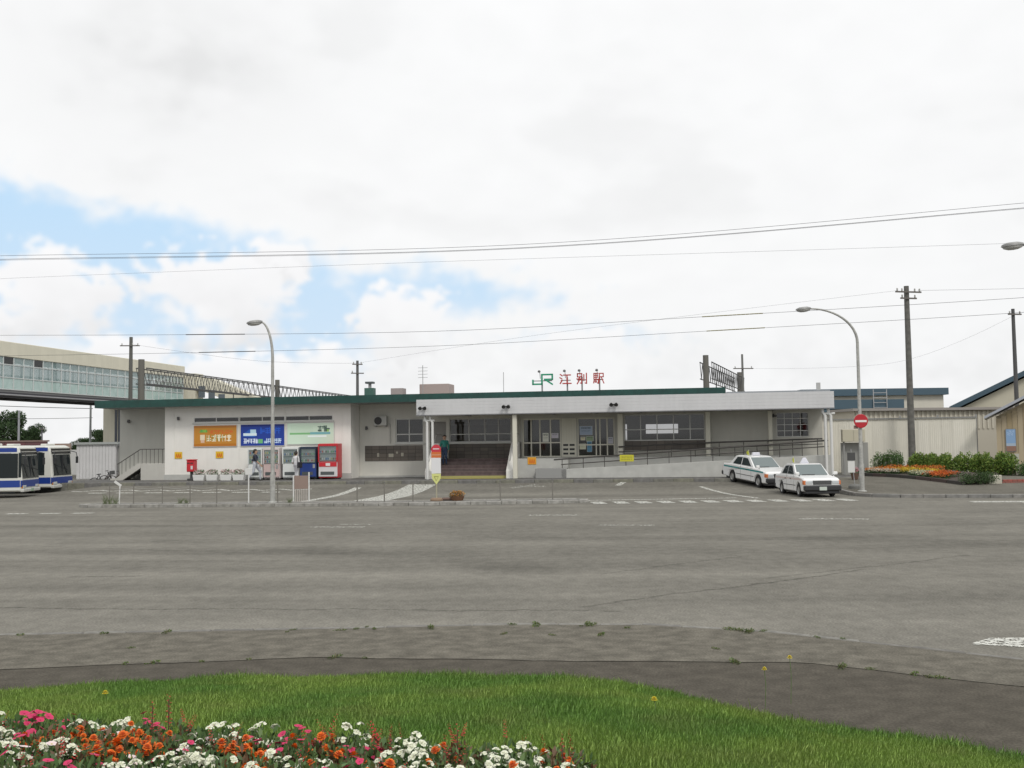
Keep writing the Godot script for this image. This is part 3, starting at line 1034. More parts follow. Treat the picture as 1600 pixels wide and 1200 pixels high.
func posters() -> void:
	var alu := mat(0.6, 0.6, 0.58, 0.4)
	# orange hoarding
	var im := Image.create(272, 128, false, Image.FORMAT_RGB8)
	im.fill(Color(0.76, 0.52, 0.17))
	im.fill_rect(Rect2i(0, 0, 272, 14), Color(0.68, 0.44, 0.18))
	im.fill_rect(Rect2i(0, 112, 272, 16), Color(0.72, 0.45, 0.10))
	for k in 40:
		ink(im, Vector2(38 + 40 * absf(sin(k)), 26 + 14 * absf(cos(k * 1.7))), Vector2(50 + 36 * absf(sin(k * 2.1)), 30 + 10 * absf(cos(k))), 5, Color(0.38, 0.66, 0.32) if k % 3 else Color(0.55, 0.75, 0.3))
	glyph_row(im, 100, 250, 28, 22, 6, Color(0.82, 0.42, 0.16), 4, 5)
	im.fill_rect(Rect2i(40, 56, 30, 34), Color(0.90, 0.84, 0.72))
	im.fill_rect(Rect2i(44, 88, 24, 18), Color(0.85, 0.72, 0.62))
	glyph_row(im, 80, 240, 58, 38, 5, Color(0.95, 0.92, 0.82), 5, 9)
	for k in 7:
		ink(im, Vector2(84 + 17 * k, 62), Vector2(84 + 17 * k, 94), 3, Color(0.35, 0.55, 0.22))
	board("wall_poster", "orange printed hoarding on the white station wall", "poster", 6.33, 9.06, 1.92, 3.2, 0.016, im, alu)
	# blue hoarding
	im = Image.create(272, 128, false, Image.FORMAT_RGB8)
	im.fill(Color(0.08, 0.22, 0.58))
	im.fill_rect(Rect2i(0, 0, 272, 12), Color(0.05, 0.14, 0.45))
	for k in 30:
		var y := 18 + k * 1.6
		ink(im, Vector2(14, 60 + k * 0.3), Vector2(60 + k, y + 10), 3, Color(0.15, 0.42, 0.75) if k % 2 else Color(0.1, 0.3, 0.68))
	im.fill_rect(Rect2i(60, 30, 36, 30), Color(0.72, 0.85, 0.92))
	im.fill_rect(Rect2i(16, 52, 84, 16), Color(0.85, 0.92, 0.95))
	glyph_row(im, 120, 250, 20, 34, 4, Color(0.12, 0.34, 0.76), 6, 15)
	glyph_row(im, 18, 110, 86, 26, 5, Color(0.86, 0.9, 0.95), 4, 19)
	im.fill_rect(Rect2i(110, 88, 28, 26), Color(0.42, 0.70, 0.46))
	glyph_row(im, 145, 255, 86, 26, 5, Color(0.80, 0.88, 0.95), 4, 21)
	board("wall_poster", "blue printed hoarding between the orange and pale green ones", "poster", 9.26, 12.0, 1.92, 3.22, 0.016, im, alu)
	# pale green hoarding
	im = Image.create(272, 128, false, Image.FORMAT_RGB8)
	im.fill(Color(0.80, 0.88, 0.80))
	for k in 5:
		ink(im, Vector2(20, 16 + 8 * k), Vector2(150, 20 + 8 * k), 2, Color(0.72, 0.82, 0.72))
	im.fill_rect(Rect2i(14, 58, 120, 12), Color(0.50, 0.72, 0.50))
	im.fill_rect(Rect2i(134, 56, 118, 14), Color(0.45, 0.68, 0.70))
	im.fill_rect(Rect2i(120, 76, 110, 10), Color(0.92, 0.96, 0.95))
	glyph_row(im, 178, 250, 18, 34, 3, Color(0.28, 0.38, 0.34), 5, 27)
	im.fill_rect(Rect2i(232, 40, 12, 14), Color(0.55, 0.75, 0.4))
	board("wall_poster", "pale green printed hoarding above the vending machines", "poster", 12.13, 15.0, 1.98, 3.25, 0.016, im, alu)
	# small orange and yellow notices
	var k := 0
	for p in [[5.36, 1.25, 0.016, "small yellow notice on the white wall left of the red postbox"], [7.95, 1.25, 0.016, "small yellow notice on the white wall below the orange hoarding"], [26.62, 0.72, 1.003, "small orange notice on the landing wall beside the entrance steps"]]:
		im = Image.create(64, 48, false, Image.FORMAT_RGB8)
		im.fill(Color(0.88, 0.72, 0.16) if k < 2 else Color(0.86, 0.6, 0.16))
		for j in 3:
			ink(im, Vector2(12 + 16 * j, 40), Vector2(18 + 16 * j, 14), 6, Color(0.80, 0.42, 0.10))
			ink(im, Vector2(18 + 16 * j, 14), Vector2(24 + 16 * j, 40), 6, Color(0.80, 0.42, 0.10))
		board("notice", p[3], "notice", p[0] - 0.24, p[0] + 0.24, p[1], p[1] + 0.4, p[2], im, mat(0.6, 0.45, 0.08, 0.6), 0.02)
		k += 1
	im = Image.create(96, 48, false, Image.FORMAT_RGB8)
	im.fill(Color(0.76, 0.74, 0.20))
	glyph_row(im, 10, 86, 10, 12, 6, Color(0.6, 0.58, 0.2), 2, 31)
	glyph_row(im, 10, 86, 28, 10, 6, Color(0.6, 0.58, 0.2), 2, 33)
	board("banner", "yellow green banner hung on the ramp handrail", "banner", 31.45, 32.2, 0.84, 1.2, 1.66, im, mat(0.55, 0.53, 0.08, 0.7), 0.012)
	# papers in the entrance windows
	var papers := [[27.0, 1.95, 0.35, 0.5, Color(0.85, 0.85, 0.80), "white paper in the entrance window, left of the pair"], [27.5, 2.15, 0.4, 0.28, Color(0.80, 0.78, 0.82), "pinkish white paper in the entrance window beside a taller sheet"],
		[29.1, 2.3, 0.72, 0.5, Color(0.62, 0.68, 0.76), "large pale blue poster high in the entrance window"], [29.15, 2.0, 0.26, 0.2, Color(0.80, 0.78, 0.66), "small cream card under the pale blue poster"],
		[29.08, 1.5, 0.36, 0.32, Color(0.80, 0.80, 0.70), "square cream paper low in the entrance window"], [29.5, 1.35, 0.28, 0.6, Color(0.36, 0.55, 0.66), "tall blue leaflet low in the entrance window"],
		[29.45, 1.95, 0.42, 0.28, Color(0.55, 0.62, 0.5), "greenish paper beside the small cream card"], [30.68, 1.8, 0.28, 0.36, Color(0.72, 0.72, 0.76), "grey white paper in the rightmost entrance window"]]
	var q := 0
	for p in papers:
		im = Image.create(48, 48, false, Image.FORMAT_RGB8)
		im.fill(p[4])
		glyph_row(im, 6, 42, 6, 8, 5, p[4] * 0.7, 2, 51 + q)
		glyph_row(im, 6, 42, 24, 6, 6, p[4] * 0.8, 1, 61 + q)
		board("paper_notice", p[5], "notice", p[0], p[0] + p[2], p[1], p[1] + p[3], -0.655, im, mat(0.6, 0.6, 0.58, 0.8), 0.006)
		q += 1
	# pale tags on the dark tile band
	for p in [[17.05, 1.2, 0.13, 0.22, "narrow pale tag on the dark tile band, leftmost"], [17.75, 1.18, 0.3, 0.2, "widest pale tag on the dark tile band"], [18.2, 1.38, 0.12, 0.12, "smallest pale tag on the dark tile band"], [18.5, 1.22, 0.16, 0.2, "pale tag on the dark tile band, rightmost"]]:
		im = Image.create(24, 24, false, Image.FORMAT_RGB8)
		im.fill(Color(0.66, 0.64, 0.58))
		board("wall_tag", p[4], "notice", p[0], p[0] + p[2], p[1], p[1] + p[3], -1.575, im, mat(0.4, 0.38, 0.34, 0.8), 0.01)

# ---------------------------------------------------------------- along the station wall
func vending(label: String, x: float, w: float, h: float, body: Material, rows: int, low: Material, kind: int) -> void:
	var t := thing("vending_machine", label, "vending machine", on_front(x + w / 2, 0.0, 0.72), TURN, "vending machines along the wall")
	var hw := w / 2
	part_box("cabinet", -hw, hw, 0.08, h, -0.36, 0.33, body, t, 0.02)
	for sx in [-1, 1]:
		part_box("foot", sx * (hw - 0.1) - 0.05, sx * (hw - 0.1) + 0.05, -0.005, 0.08, -0.3, 0.28, mat(0.05, 0.05, 0.05, 0.6), t)
	var y0 := h * 0.52
	var y1 := h * 0.92
	var inner := part_box("display_back", -hw + 0.08, hw - 0.08, y0, y1, 0.333, 0.345, mat(0.30, 0.33, 0.33, 0.4) if kind else mat(0.5, 0.55, 0.52, 0.5), t)
	var r := RandomNumberGenerator.new()
	r.seed = int(x * 100)
	var cols := [mat(0.45, 0.07, 0.05, 0.4), mat(0.07, 0.16, 0.4, 0.4), mat(0.1, 0.3, 0.12, 0.4), mat(0.5, 0.42, 0.12, 0.4), mat(0.6, 0.6, 0.58, 0.4), mat(0.12, 0.08, 0.05, 0.4)]
	var n := int((w - 0.2) / 0.1)
	for j in rows:
		var yy := y0 + (y1 - y0) * (j + 0.12) / rows
		part_box("shelf", -hw + 0.08, hw - 0.08, yy - 0.02, yy, 0.347, 0.42, mat(0.5, 0.5, 0.5, 0.5), inner)
		for i in n:
			var st := begin()
			var px := -hw + 0.14 + (w - 0.28) * i / maxf(1, n - 1)
			lathe(st, [[0.0, 0.0], [0.03, 0.0], [0.032, 0.1], [0.02, 0.12], [0.0, 0.125]], Transform3D(Basis(), Vector3(px, yy + 0.003, 0.385)), 7)
			build("can", st, cols[r.randi() % cols.size()], inner)
	var pane := begin()
	bx(pane, -hw + 0.06, hw - 0.06, y0 - 0.03, y1 + 0.02, 0.425, 0.433)
	build("display_window", pane, glass(0.5, 0.6, 0.6, 0.12), t)
	for e in [[-hw, -hw + 0.06], [hw - 0.06, hw]]:
		part_box("window_frame", e[0], e[1], y0 - 0.06, h - 0.02, 0.333, 0.44, body, t)
	part_box("window_frame", -hw + 0.062, hw - 0.062, y1 + 0.022, h - 0.02, 0.333, 0.44, body, t)
	part_box("lower_panel", -hw + 0.02, hw - 0.02, 0.16, y0 - 0.062, 0.333, 0.41, low, t, 0.01)
	part_box("delivery_flap", -hw + 0.14, hw - 0.2, 0.26, 0.44, 0.413, 0.425, mat(0.08, 0.09, 0.09, 0.4), t)
	part_box("coin_panel", hw - 0.2, hw - 0.07, y0 - 0.32, y0 - 0.1, 0.413, 0.425, mat(0.4, 0.4, 0.4, 0.4, null, 1.0, 0.5), t)

func wall_things() -> void:
	var w := mat(0.66, 0.68, 0.66, 0.4)
	var red := mat(0.52, 0.02, 0.03, 0.35)
	vending("white vending machine at the left end of the row, behind the walking person", 10.2, 0.86, 1.83, w, 3, w, 0)
	vending("white vending machine with pinkish lower panel behind the lamp post", 11.12, 0.98, 1.83, mat(0.62, 0.56, 0.55, 0.4), 3, mat(0.55, 0.42, 0.40, 0.4), 0)
	vending("white vending machine left of the dark blue one", 12.28, 0.96, 1.85, w, 2, w, 1)
	vending("dark blue and black vending machine beside the red one", 13.32, 0.98, 1.86, mat(0.02, 0.035, 0.06, 0.35), 2, mat(0.02, 0.05, 0.22, 0.35), 1)
	vending("red vending machine with white lower panel at the end of the row", 14.42, 1.14, 2.02, red, 2, mat(0.62, 0.60, 0.60, 0.4), 1)
	var last: Node3D = get_child(get_child_count() - 1)
	part_box("red_band", -0.52, 0.52, 0.72, 0.98, 0.413, 0.43, red, last)
	part_box("emblem", -0.12, 0.14, 0.76, 0.92, 0.432, 0.438, mat(0.7, 0.68, 0.66, 0.5), last)
	# postbox
	var t := thing("postbox", "red postbox on a dark post in front of the white wall", "postbox", on_front(6.86, 0.0, 1.3), TURN)
	var st := begin()
	cbox(st, Vector3(0, 0.06, 0), Vector3(0.42, 0.12, 0.36), 0.02)
	build("base", st, mat(0.06, 0.06, 0.06, 0.7), t)
	part_box("post", -0.07, 0.07, 0.12, 0.5, -0.07, 0.07, mat(0.05, 0.05, 0.05, 0.6), t)
	part_box("box", -0.23, 0.23, 0.5, 1.16, -0.22, 0.22, red, t, 0.04)
	part_box("lid", -0.25, 0.25, 1.16, 1.22, -0.24, 0.24, red, t, 0.02)
	for sx in [-0.11, 0.11]:
		part_box("slot", sx - 0.085, sx + 0.085, 0.98, 1.03, 0.222, 0.235, mat(0.03, 0.03, 0.03, 0.5), t)
	part_box("notice_plate", 0.04, 0.17, 0.65, 0.85, 0.222, 0.228, mat(0.6, 0.6, 0.6, 0.5), t)
	# planters
	var r := RandomNumberGenerator.new()
	r.seed = 77
	var labels := ["white planter of pink flowers next to the red postbox", "white planter of pink flowers, second from the postbox", "white planter of pink and white flowers, third from the postbox", "white planter of leafy pink flowers beside the leftmost vending machine"]
	var k := 0
	for x in [7.55, 8.35, 9.2, 9.95]:
		t = thing("flower_planter", labels[k], "planter", on_front(x, 0.0, 1.75), TURN, "white planters along the wall")
		st = begin()
		var poly := PackedVector2Array([Vector2(-0.3, 0), Vector2(0.3, 0), Vector2(0.36, 0.34), Vector2(-0.36, 0.34)])
		prism(st, poly, -0.15, 0.15, xyz_map, 0.02)
		build("tub", st, mat(0.62, 0.62, 0.60, 0.6), t)
		part_box("soil", -0.3, 0.3, 0.341, 0.35, -0.12, 0.12, mat(0.05, 0.04, 0.03, 0.9), t)
		st = begin()
		leaf_blob(st, Vector3(0, 0.46, 0), Vector3(0.36, 0.16, 0.17), 240, 0.08, [Color(0.05, 0.11, 0.03), Color(0.08, 0.15, 0.05), Color(0.12, 0.2, 0.1)], r)
		build("leaves", st, vcol(0.7, 0.3), t)
		st = begin()
		leaf_blob(st, Vector3(0, 0.52, 0.03), Vector3(0.36, 0.14, 0.18), 110, 0.07, [Color(0.55, 0.12, 0.2), Color(0.6, 0.3, 0.36), Color(0.66, 0.62, 0.6)], r)
		build("blossom", st, vcol(0.7, 0.3), t).set_meta("kind", "stuff")
		k += 1
	# air conditioner on its bracket
	t = thing("air_conditioner", "boxy outdoor air conditioner unit on the shaded station wall", "air conditioner", on_front(17.35, 2.97, -1.62), TURN)
	part_box("casing", -0.38, 0.38, 0.06, 0.62, 0.08, 0.4, mat(0.5, 0.5, 0.47, 0.5), t, 0.02)
	st = begin()
	lathe(st, [[0.0, 0.0], [0.22, 0.0], [0.23, 0.02], [0.21, 0.03], [0.2, 0.01], [0.0, 0.01]], Transform3D(Basis(Vector3.RIGHT, PI / 2), Vector3(-0.12, 0.34, 0.402)), 18)
	build("fan_grille", st, mat(0.05, 0.05, 0.05, 0.6), t)
	for sx in [-0.3, 0.3]:
		part_box("bracket", sx - 0.02, sx + 0.02, 0.0, 0.06, 0.003, 0.42, mat(0.3, 0.3, 0.3, 0.6), t)
	part_tube("pipe", [Vector3(0.38, 0.2, 0.2), Vector3(0.5, 0.15, 0.1), Vector3(0.5, -1.0, 0.05)], 0.03, mat(0.5, 0.5, 0.47, 0.6), t, 6)
	# pairs of floodlights on the canopy
	var fl := ["twin black floodlight at the left end of the canopy fascia", "twin black floodlight above the entrance steps on the canopy fascia", "twin black floodlight on the canopy fascia under the rooftop sign"]
	k = 0
	for x in [20.9, 25.5, 31.25]:
		t = thing("floodlight", fl[k], "floodlight", on_front(x, 3.78, 2.41), TURN, "twin floodlights on the canopy")
		part_box("bracket", -0.05, 0.05, 0.06, 0.12, 0.0, 0.16, mat(0.04, 0.04, 0.04, 0.5), t)
		for sx in [-0.13, 0.13]:
			st = begin()
			lathe(st, [[0.0, -0.09], [0.05, -0.09], [0.1, 0.05], [0.105, 0.09], [0.09, 0.09], [0.0, 0.07]], Transform3D(Basis(Vector3.RIGHT, PI / 2 + 0.5), Vector3(sx, 0.1, 0.2)), 12)
			build("lamp_head", st, mat(0.03, 0.03, 0.03, 0.4), t)
		k += 1

# ---------------------------------------------------------------- poles, lamps, wires
func street_lamp(label: String, at: Vector3, turn: float, height: float, reach: float, drop: float) -> Node3D:
	var t := thing("street_lamp", label, "street lamp", at, turn, "curved-arm street lamps")
	var m := mat(0.5, 0.5, 0.47, 0.45, pattern("blotch", 256, 0.02, 0.72, 1.0, 3), 0.8)
	var st := begin()
	tube(st, [Vector3(0, -0.05, 0), Vector3(0, 1.2, 0)], [0.11, 0.11], 12)
	build("lower_pole", st, m, t)
	st = begin()
	lathe(st, [[0.0, 0.0], [0.2, 0.0], [0.2, 0.03], [0.12, 0.06], [0.11, 0.06]], Transform3D(), 14)
	build("base_plate", st, m, t)
	st = begin()
	var pts := [Vector3(0, 1.2, 0), Vector3(0, height * 0.5, 0)]
	var rad := [0.085, 0.072]
	var r0 := height - drop
	for i in 13:
		var a := PI / 2 * i / 12.0
		pts.append(Vector3(-reach * (1 - cos(a)), r0 + drop * sin(a), 0))
		rad.append(lerpf(0.062, 0.034, i / 12.0))
	tube(st, pts, rad, 10)
	build("pole", st, m, t)
	st = begin()
	var tip := Vector3(-reach, height, 0)
	var xf := Transform3D(Basis(Vector3.BACK, deg_to_rad(6)), tip + Vector3(-0.25, -0.02, 0)).scaled_local(Vector3(1.9, 0.8, 0.9))
	lathe(st, [[0.0, 0.13], [0.10, 0.12], [0.17, 0.06], [0.185, -0.01], [0.17, -0.02]], xf, 16)
	build("lamp_hood", st, mat(0.32, 0.32, 0.31, 0.4), t)
	st = begin()
	lathe(st, [[0.165, -0.02], [0.15, -0.09], [0.08, -0.15], [0.0, -0.165]], xf, 16)
	build("lamp_bowl", st, mat(0.38, 0.38, 0.36, 0.25), t)
	part_box("inspection_hatch", -0.05, 0.05, 0.7, 1.0, 0.105, 0.118, m, t)
	return t

func utility_pole(label: String, at: Vector3, height: float, r: float, arms: Array, turn: float, called := "utility_pole", m: Material = null) -> void:
	var t := thing(called, label, "utility pole", at, turn)
	if m == null:
		m = mat(0.17, 0.165, 0.15, 0.85, pattern("blotch", 256, 0.02, 0.72, 1.0, 3), 0.5)
	var lean := rng.randf_range(-0.006, 0.006) * height
	part_tube("shaft", [Vector3(0, -0.1, 0), Vector3(lean, height, 0)], [r, r * 0.66], m, t, 12)
	for a in arms:
		var arm := part_box("crossarm", -a[1], a[1], a[0] - 0.04, a[0] + 0.04, r * 0.7, r * 0.7 + 0.08, mat(0.12, 0.11, 0.10, 0.7), t)
		for x in a[2]:
			var st := begin()
			lathe(st, [[0.0, 0.0], [0.04, 0.0], [0.05, 0.05], [0.03, 0.07], [0.05, 0.11], [0.03, 0.16], [0.0, 0.17]], Transform3D(Basis(), Vector3(x, a[0] + 0.042, r * 0.7 + 0.04)), 8)
			build("insulator", st, mat(0.4, 0.4, 0.38, 0.3), arm)

func cable(label: String, pts: Array, r: float, sleeves := [], group := "") -> void:
	# pts are world points on the cable; drawn as a smooth sag between them
	var t := thing("overhead_cable", label, "cable", pts[0], 0.0, group)
	var c := Curve3D.new()
	for i in pts.size():
		var tan := Vector3.ZERO
		if i > 0 and i < pts.size() - 1:
			tan = (pts[i + 1] - pts[i - 1]) / 6.0
		c.add_point(pts[i] - pts[0], -tan, tan)
	var L := c.get_baked_length()
	var p := []
	for i in 41:
		p.append(c.sample_baked(L * i / 40.0, true))
	part_tube("wire", p, r, mat(0.05, 0.05, 0.055, 0.6), t, 5)
	for s in sleeves:
		for k in 14:
			var a := lerpf(s[0], s[1], k / 14.0)
			var b := lerpf(s[0], s[1], (k + 0.95) / 14.0)
			part_tube("sleeve", [c.sample_baked(L * a, true), c.sample_baked(L * b, true)], r * 2.8, s[2], t, 6)

func gantry(label: String, a: Vector3, b: Vector3, depth: float, bays: int, mast0: float) -> void:
	var t := thing("catenary_gantry", label, "gantry", Vector3(a.x, 0, a.z), 0.0, "railway gantries behind the station")
	var m := mat(0.085, 0.085, 0.085, 0.8)
	var o := Vector3(a.x, 0, a.z)
	var A := a - o
	var B := b - o
	part_tube("mast", [Vector3(0, -0.1, 0), Vector3(0, mast0, 0)], [0.28, 0.22], mat(0.13, 0.125, 0.11, 0.85), t, 10)
	part_tube("mast", [Vector3(B.x, -0.1, B.z), Vector3(B.x, b.y + 0.6, B.z)], [0.28, 0.22], mat(0.13, 0.125, 0.11, 0.85), t, 10)
	if bays > 20:
		var mp := A.lerp(B, 0.41)
		part_tube("mast", [Vector3(mp.x, -0.1, mp.z), Vector3(mp.x, mast0, mp.z)], [0.28, 0.22], mat(0.13, 0.125, 0.11, 0.85), t, 10)
	var side := (B - A).cross(Vector3.UP).normalized() * depth * 0.35
	for s in [-1.0, 1.0]:
		part_tube("chord", [A + side * s, B + side * s], 0.05, m, t, 5)
		part_tube("chord", [A + side * s - Vector3(0, depth, 0), B + side * s - Vector3(0, depth, 0)], 0.05, m, t, 5)
	for i in bays:
		var p := A.lerp(B, float(i) / bays)
		var q := A.lerp(B, float(i + 1) / bays)
		var dn := Vector3(0, -depth, 0)
		for s in [-1.0, 1.0]:
			part_tube("brace", [p + side * s, (p + q) / 2 + dn + side * s], 0.026, m, t, 4)
			part_tube("brace", [(p + q) / 2 + dn + side * s, q + side * s], 0.026, m, t, 4)
	for k in 3:
		var p := A.lerp(B, 0.25 + 0.25 * k)
		part_tube("hanger", [p + Vector3(0, -depth, 0), p + Vector3(0, -depth - 1.6, 0)], 0.05, m, t, 5)

func overhead() -> void:
	street_lamp("street lamp with curved arm standing on the kerb before the posters", Vector3(-9.94, 0.115, -42.45), 0.0, 7.5, 0.5, 1.55)
	var l := street_lamp("street lamp with long arm carrying the red no entry sign", Vector3(15.02, 0.15, -44.3), 0.0, 7.95, 2.05, 1.5)
	street_lamp("street lamp whose head reaches in at the right picture edge", Vector3(16.95, 0.0, -30.0), 0.0, 8.1, 1.85, 1.5)
	l.position.y = 0.145
	# no entry sign
	var t := thing("no_entry_sign", "round red no entry sign with white bar on the lamp post", "road sign", Vector3(15.02, 2.85, -44.3), -0.03)
	var st := begin()
	lathe(st, [[0.0, 0.012], [0.285, 0.012], [0.3, 0.004], [0.3, -0.008], [0.0, -0.012]], Transform3D(Basis(Vector3.RIGHT, PI / 2), Vector3(0, 0.33, 0.13)), 36)
	build("disc", st, mat(0.42, 0.015, 0.025, 0.4), t)
	part_box("bar", -0.24, 0.24, 0.28, 0.37, 0.143, 0.148, mat(0.72, 0.70, 0.68, 0.5), t)
	part_box("clamp", -0.09, 0.09, 0.28, 0.38, -0.08, 0.115, mat(0.3, 0.3, 0.3, 0.5), t)
	part_box("plate", -0.3, -0.12, 0.0, 0.14, 0.07, 0.085, mat(0.2, 0.12, 0.1, 0.6), t)
	# poles
	utility_pole("tall grey concrete pole with crossarm behind the hedge", Vector3(21.77, 0.45, -56.0), 10.3, 0.2, [[9.95, 0.8, [-0.7, -0.4, 0.4, 0.7]], [9.6, 0.5, [-0.4, 0.4]]], 0.25)
	utility_pole("dark pole at the right edge before the gable-roofed hall", Vector3(30.55, 0.4, -62.0), 9.75, 0.15, [[9.4, 0.45, [-0.35, 0.35]]], 0.2, "utility_pole", mat(0.08, 0.08, 0.08, 0.8))
	utility_pole("dark pole rising behind the station roof before the footbridge", Vector3(-29.88, 0, -80), 11.1, 0.2, [[10.4, 0.75, [-0.6, 0.2, 0.6]]], 0.1, "utility_pole", mat(0.11, 0.11, 0.10, 0.85))
	utility_pole("thin dark pole standing behind the middle of the station roof", Vector3(-12.11, 0, -80), 9.0, 0.15, [[8.7, 0.4, [-0.3, 0.3]], [8.0, 0.5, [-0.4]]], 0.3, "utility_pole", mat(0.10, 0.10, 0.10, 0.85))
	utility_pole("thin pole with crossarm behind the right end of the canopy", Vector3(19.22, 0, -85), 9.5, 0.13, [[8.3, 0.85, [-0.7, 0.7]]], 0.1, "utility_pole", mat(0.16, 0.16, 0.15, 0.85))
	utility_pole("slim grey pole left of the station roof corner under the footbridge", Vector3(-37.1, 0, -90), 6.7, 0.12, [], 0.0, "utility_pole", mat(0.28, 0.3, 0.3, 0.7))
	utility_pole("distant pole with short crossarm above the maroon wall", Vector3(-50.5, 0, -110), 4.75, 0.11, [[4.5, 0.3, [-0.2, 0.2]]], 0.0, "utility_pole", mat(0.10, 0.10, 0.11, 0.8))
	utility_pole("distant grey pole in front of the dark trees", Vector3(-48.2, 0, -100), 6.2, 0.13, [], 0.0, "utility_pole", mat(0.3, 0.31, 0.33, 0.7))
	# gantries over the tracks
	gantry("lattice railway gantry running back beside the footbridge", Vector3(-27.2, 8.25, -75.0), Vector3(-17.3, 8.25, -138.0), 1.15, 60, 8.9)
	gantry("lattice railway gantry behind the right end of the green roof", Vector3(15.2, 8.5, -80.0), Vector3(22.7, 8.5, -102.0), 1.3, 18, 9.05)
	# cables across the square
	var steel := mat(0.06, 0.06, 0.06, 0.6)
	var tan_ := mat(0.20, 0.18, 0.06, 0.7)
	var grp := "cables strung across the square"
	cable("uppermost of the cables crossing the sky above the square", [Vector3(-26, 9.15, -35.5), Vector3(-17.1, 8.95, -34.0), Vector3(0.1, 8.50, -31.0), Vector3(14.7, 9.12, -29.0), Vector3(22, 9.6, -28)], 0.006, [], grp)
	cable("second cable from the top, close under the uppermost one", [Vector3(-26, 9.0, -35.5), Vector3(-17.1, 8.83, -34.0), Vector3(0.1, 8.40, -31.0), Vector3(14.7, 8.98, -29.0), Vector3(22, 9.4, -28)], 0.007, [], grp)
	cable("third cable from the top, lowest of the upper bundle", [Vector3(-26, 8.95, -35.3), Vector3(-17.1, 8.76, -33.8), Vector3(0.1, 8.34, -30.8), Vector3(14.7, 8.92, -28.8), Vector3(22, 9.3, -27.8)], 0.005, [], grp)
	cable("hair-thin wire sagging below the upper cable bundle", [Vector3(-26, 10.1, -46), Vector3(-5, 9.57, -40), Vector3(17.7, 9.1, -35), Vector3(26, 9.0, -33)], 0.004, [], grp)
	cable("upper of the two sleeved cables crossing above the station roof", [Vector3(-34, 8.3, -51.6), Vector3(-25.1, 8.05, -50), Vector3(-15.04, 7.78, -48.4), Vector3(-2.85, 7.53, -46), Vector3(8.82, 7.75, -43.6), Vector3(20.67, 8.01, -41), Vector3(30, 8.4, -39)], 0.008, [[0.288, 0.334, steel], [0.658, 0.697, tan_]], grp)
	cable("lower of the two sleeved cables crossing above the station roof", [Vector3(-36, 7.7, -56.9), Vector3(-27.6, 7.49, -55), Vector3(-15.85, 7.29, -52.4), Vector3(-3.05, 7.15, -49), Vector3(9.32, 7.42, -46.4), Vector3(21.15, 7.53, -42), Vector3(30, 7.8, -39)], 0.008, [[0.298, 0.345, steel], [0.673, 0.711, tan_]], grp)
	cable("wire running right from the concrete pole crossarm", [Vector3(22.4, 10.5, -56), Vector3(32, 10.3, -54), Vector3(45, 10.4, -52)], 0.007, [], grp)
	cable("wire running left from the concrete pole towards the station", [Vector3(21.2, 10.5, -56), Vector3(2, 9.0, -62), Vector3(-12, 8.8, -80)], 0.005, [], grp)
	cable("wire between the thin canopy pole and the right edge pole", [Vector3(19.9, 8.3, -85), Vector3(27, 7.7, -72), Vector3(30.5, 9.7, -62)], 0.005, [], grp)
	cable("wire from the footbridge pole to the middle roof pole", [Vector3(-29.6, 10.5, -80), Vector3(-20, 9.1, -80), Vector3(-12.1, 8.8, -80)], 0.007, [], grp)
	cable("upper dark cable sagging under the footbridge", [Vector3(-62, 7.4, -100), Vector3(-48, 6.5, -96), Vector3(-36.9, 5.9, -90)], 0.03, [], grp)
	cable("lower dark cable sagging under the footbridge", [Vector3(-62, 5.9, -100), Vector3(-48, 5.3, -96), Vector3(-36.9, 5.1, -90)], 0.02, [], grp)

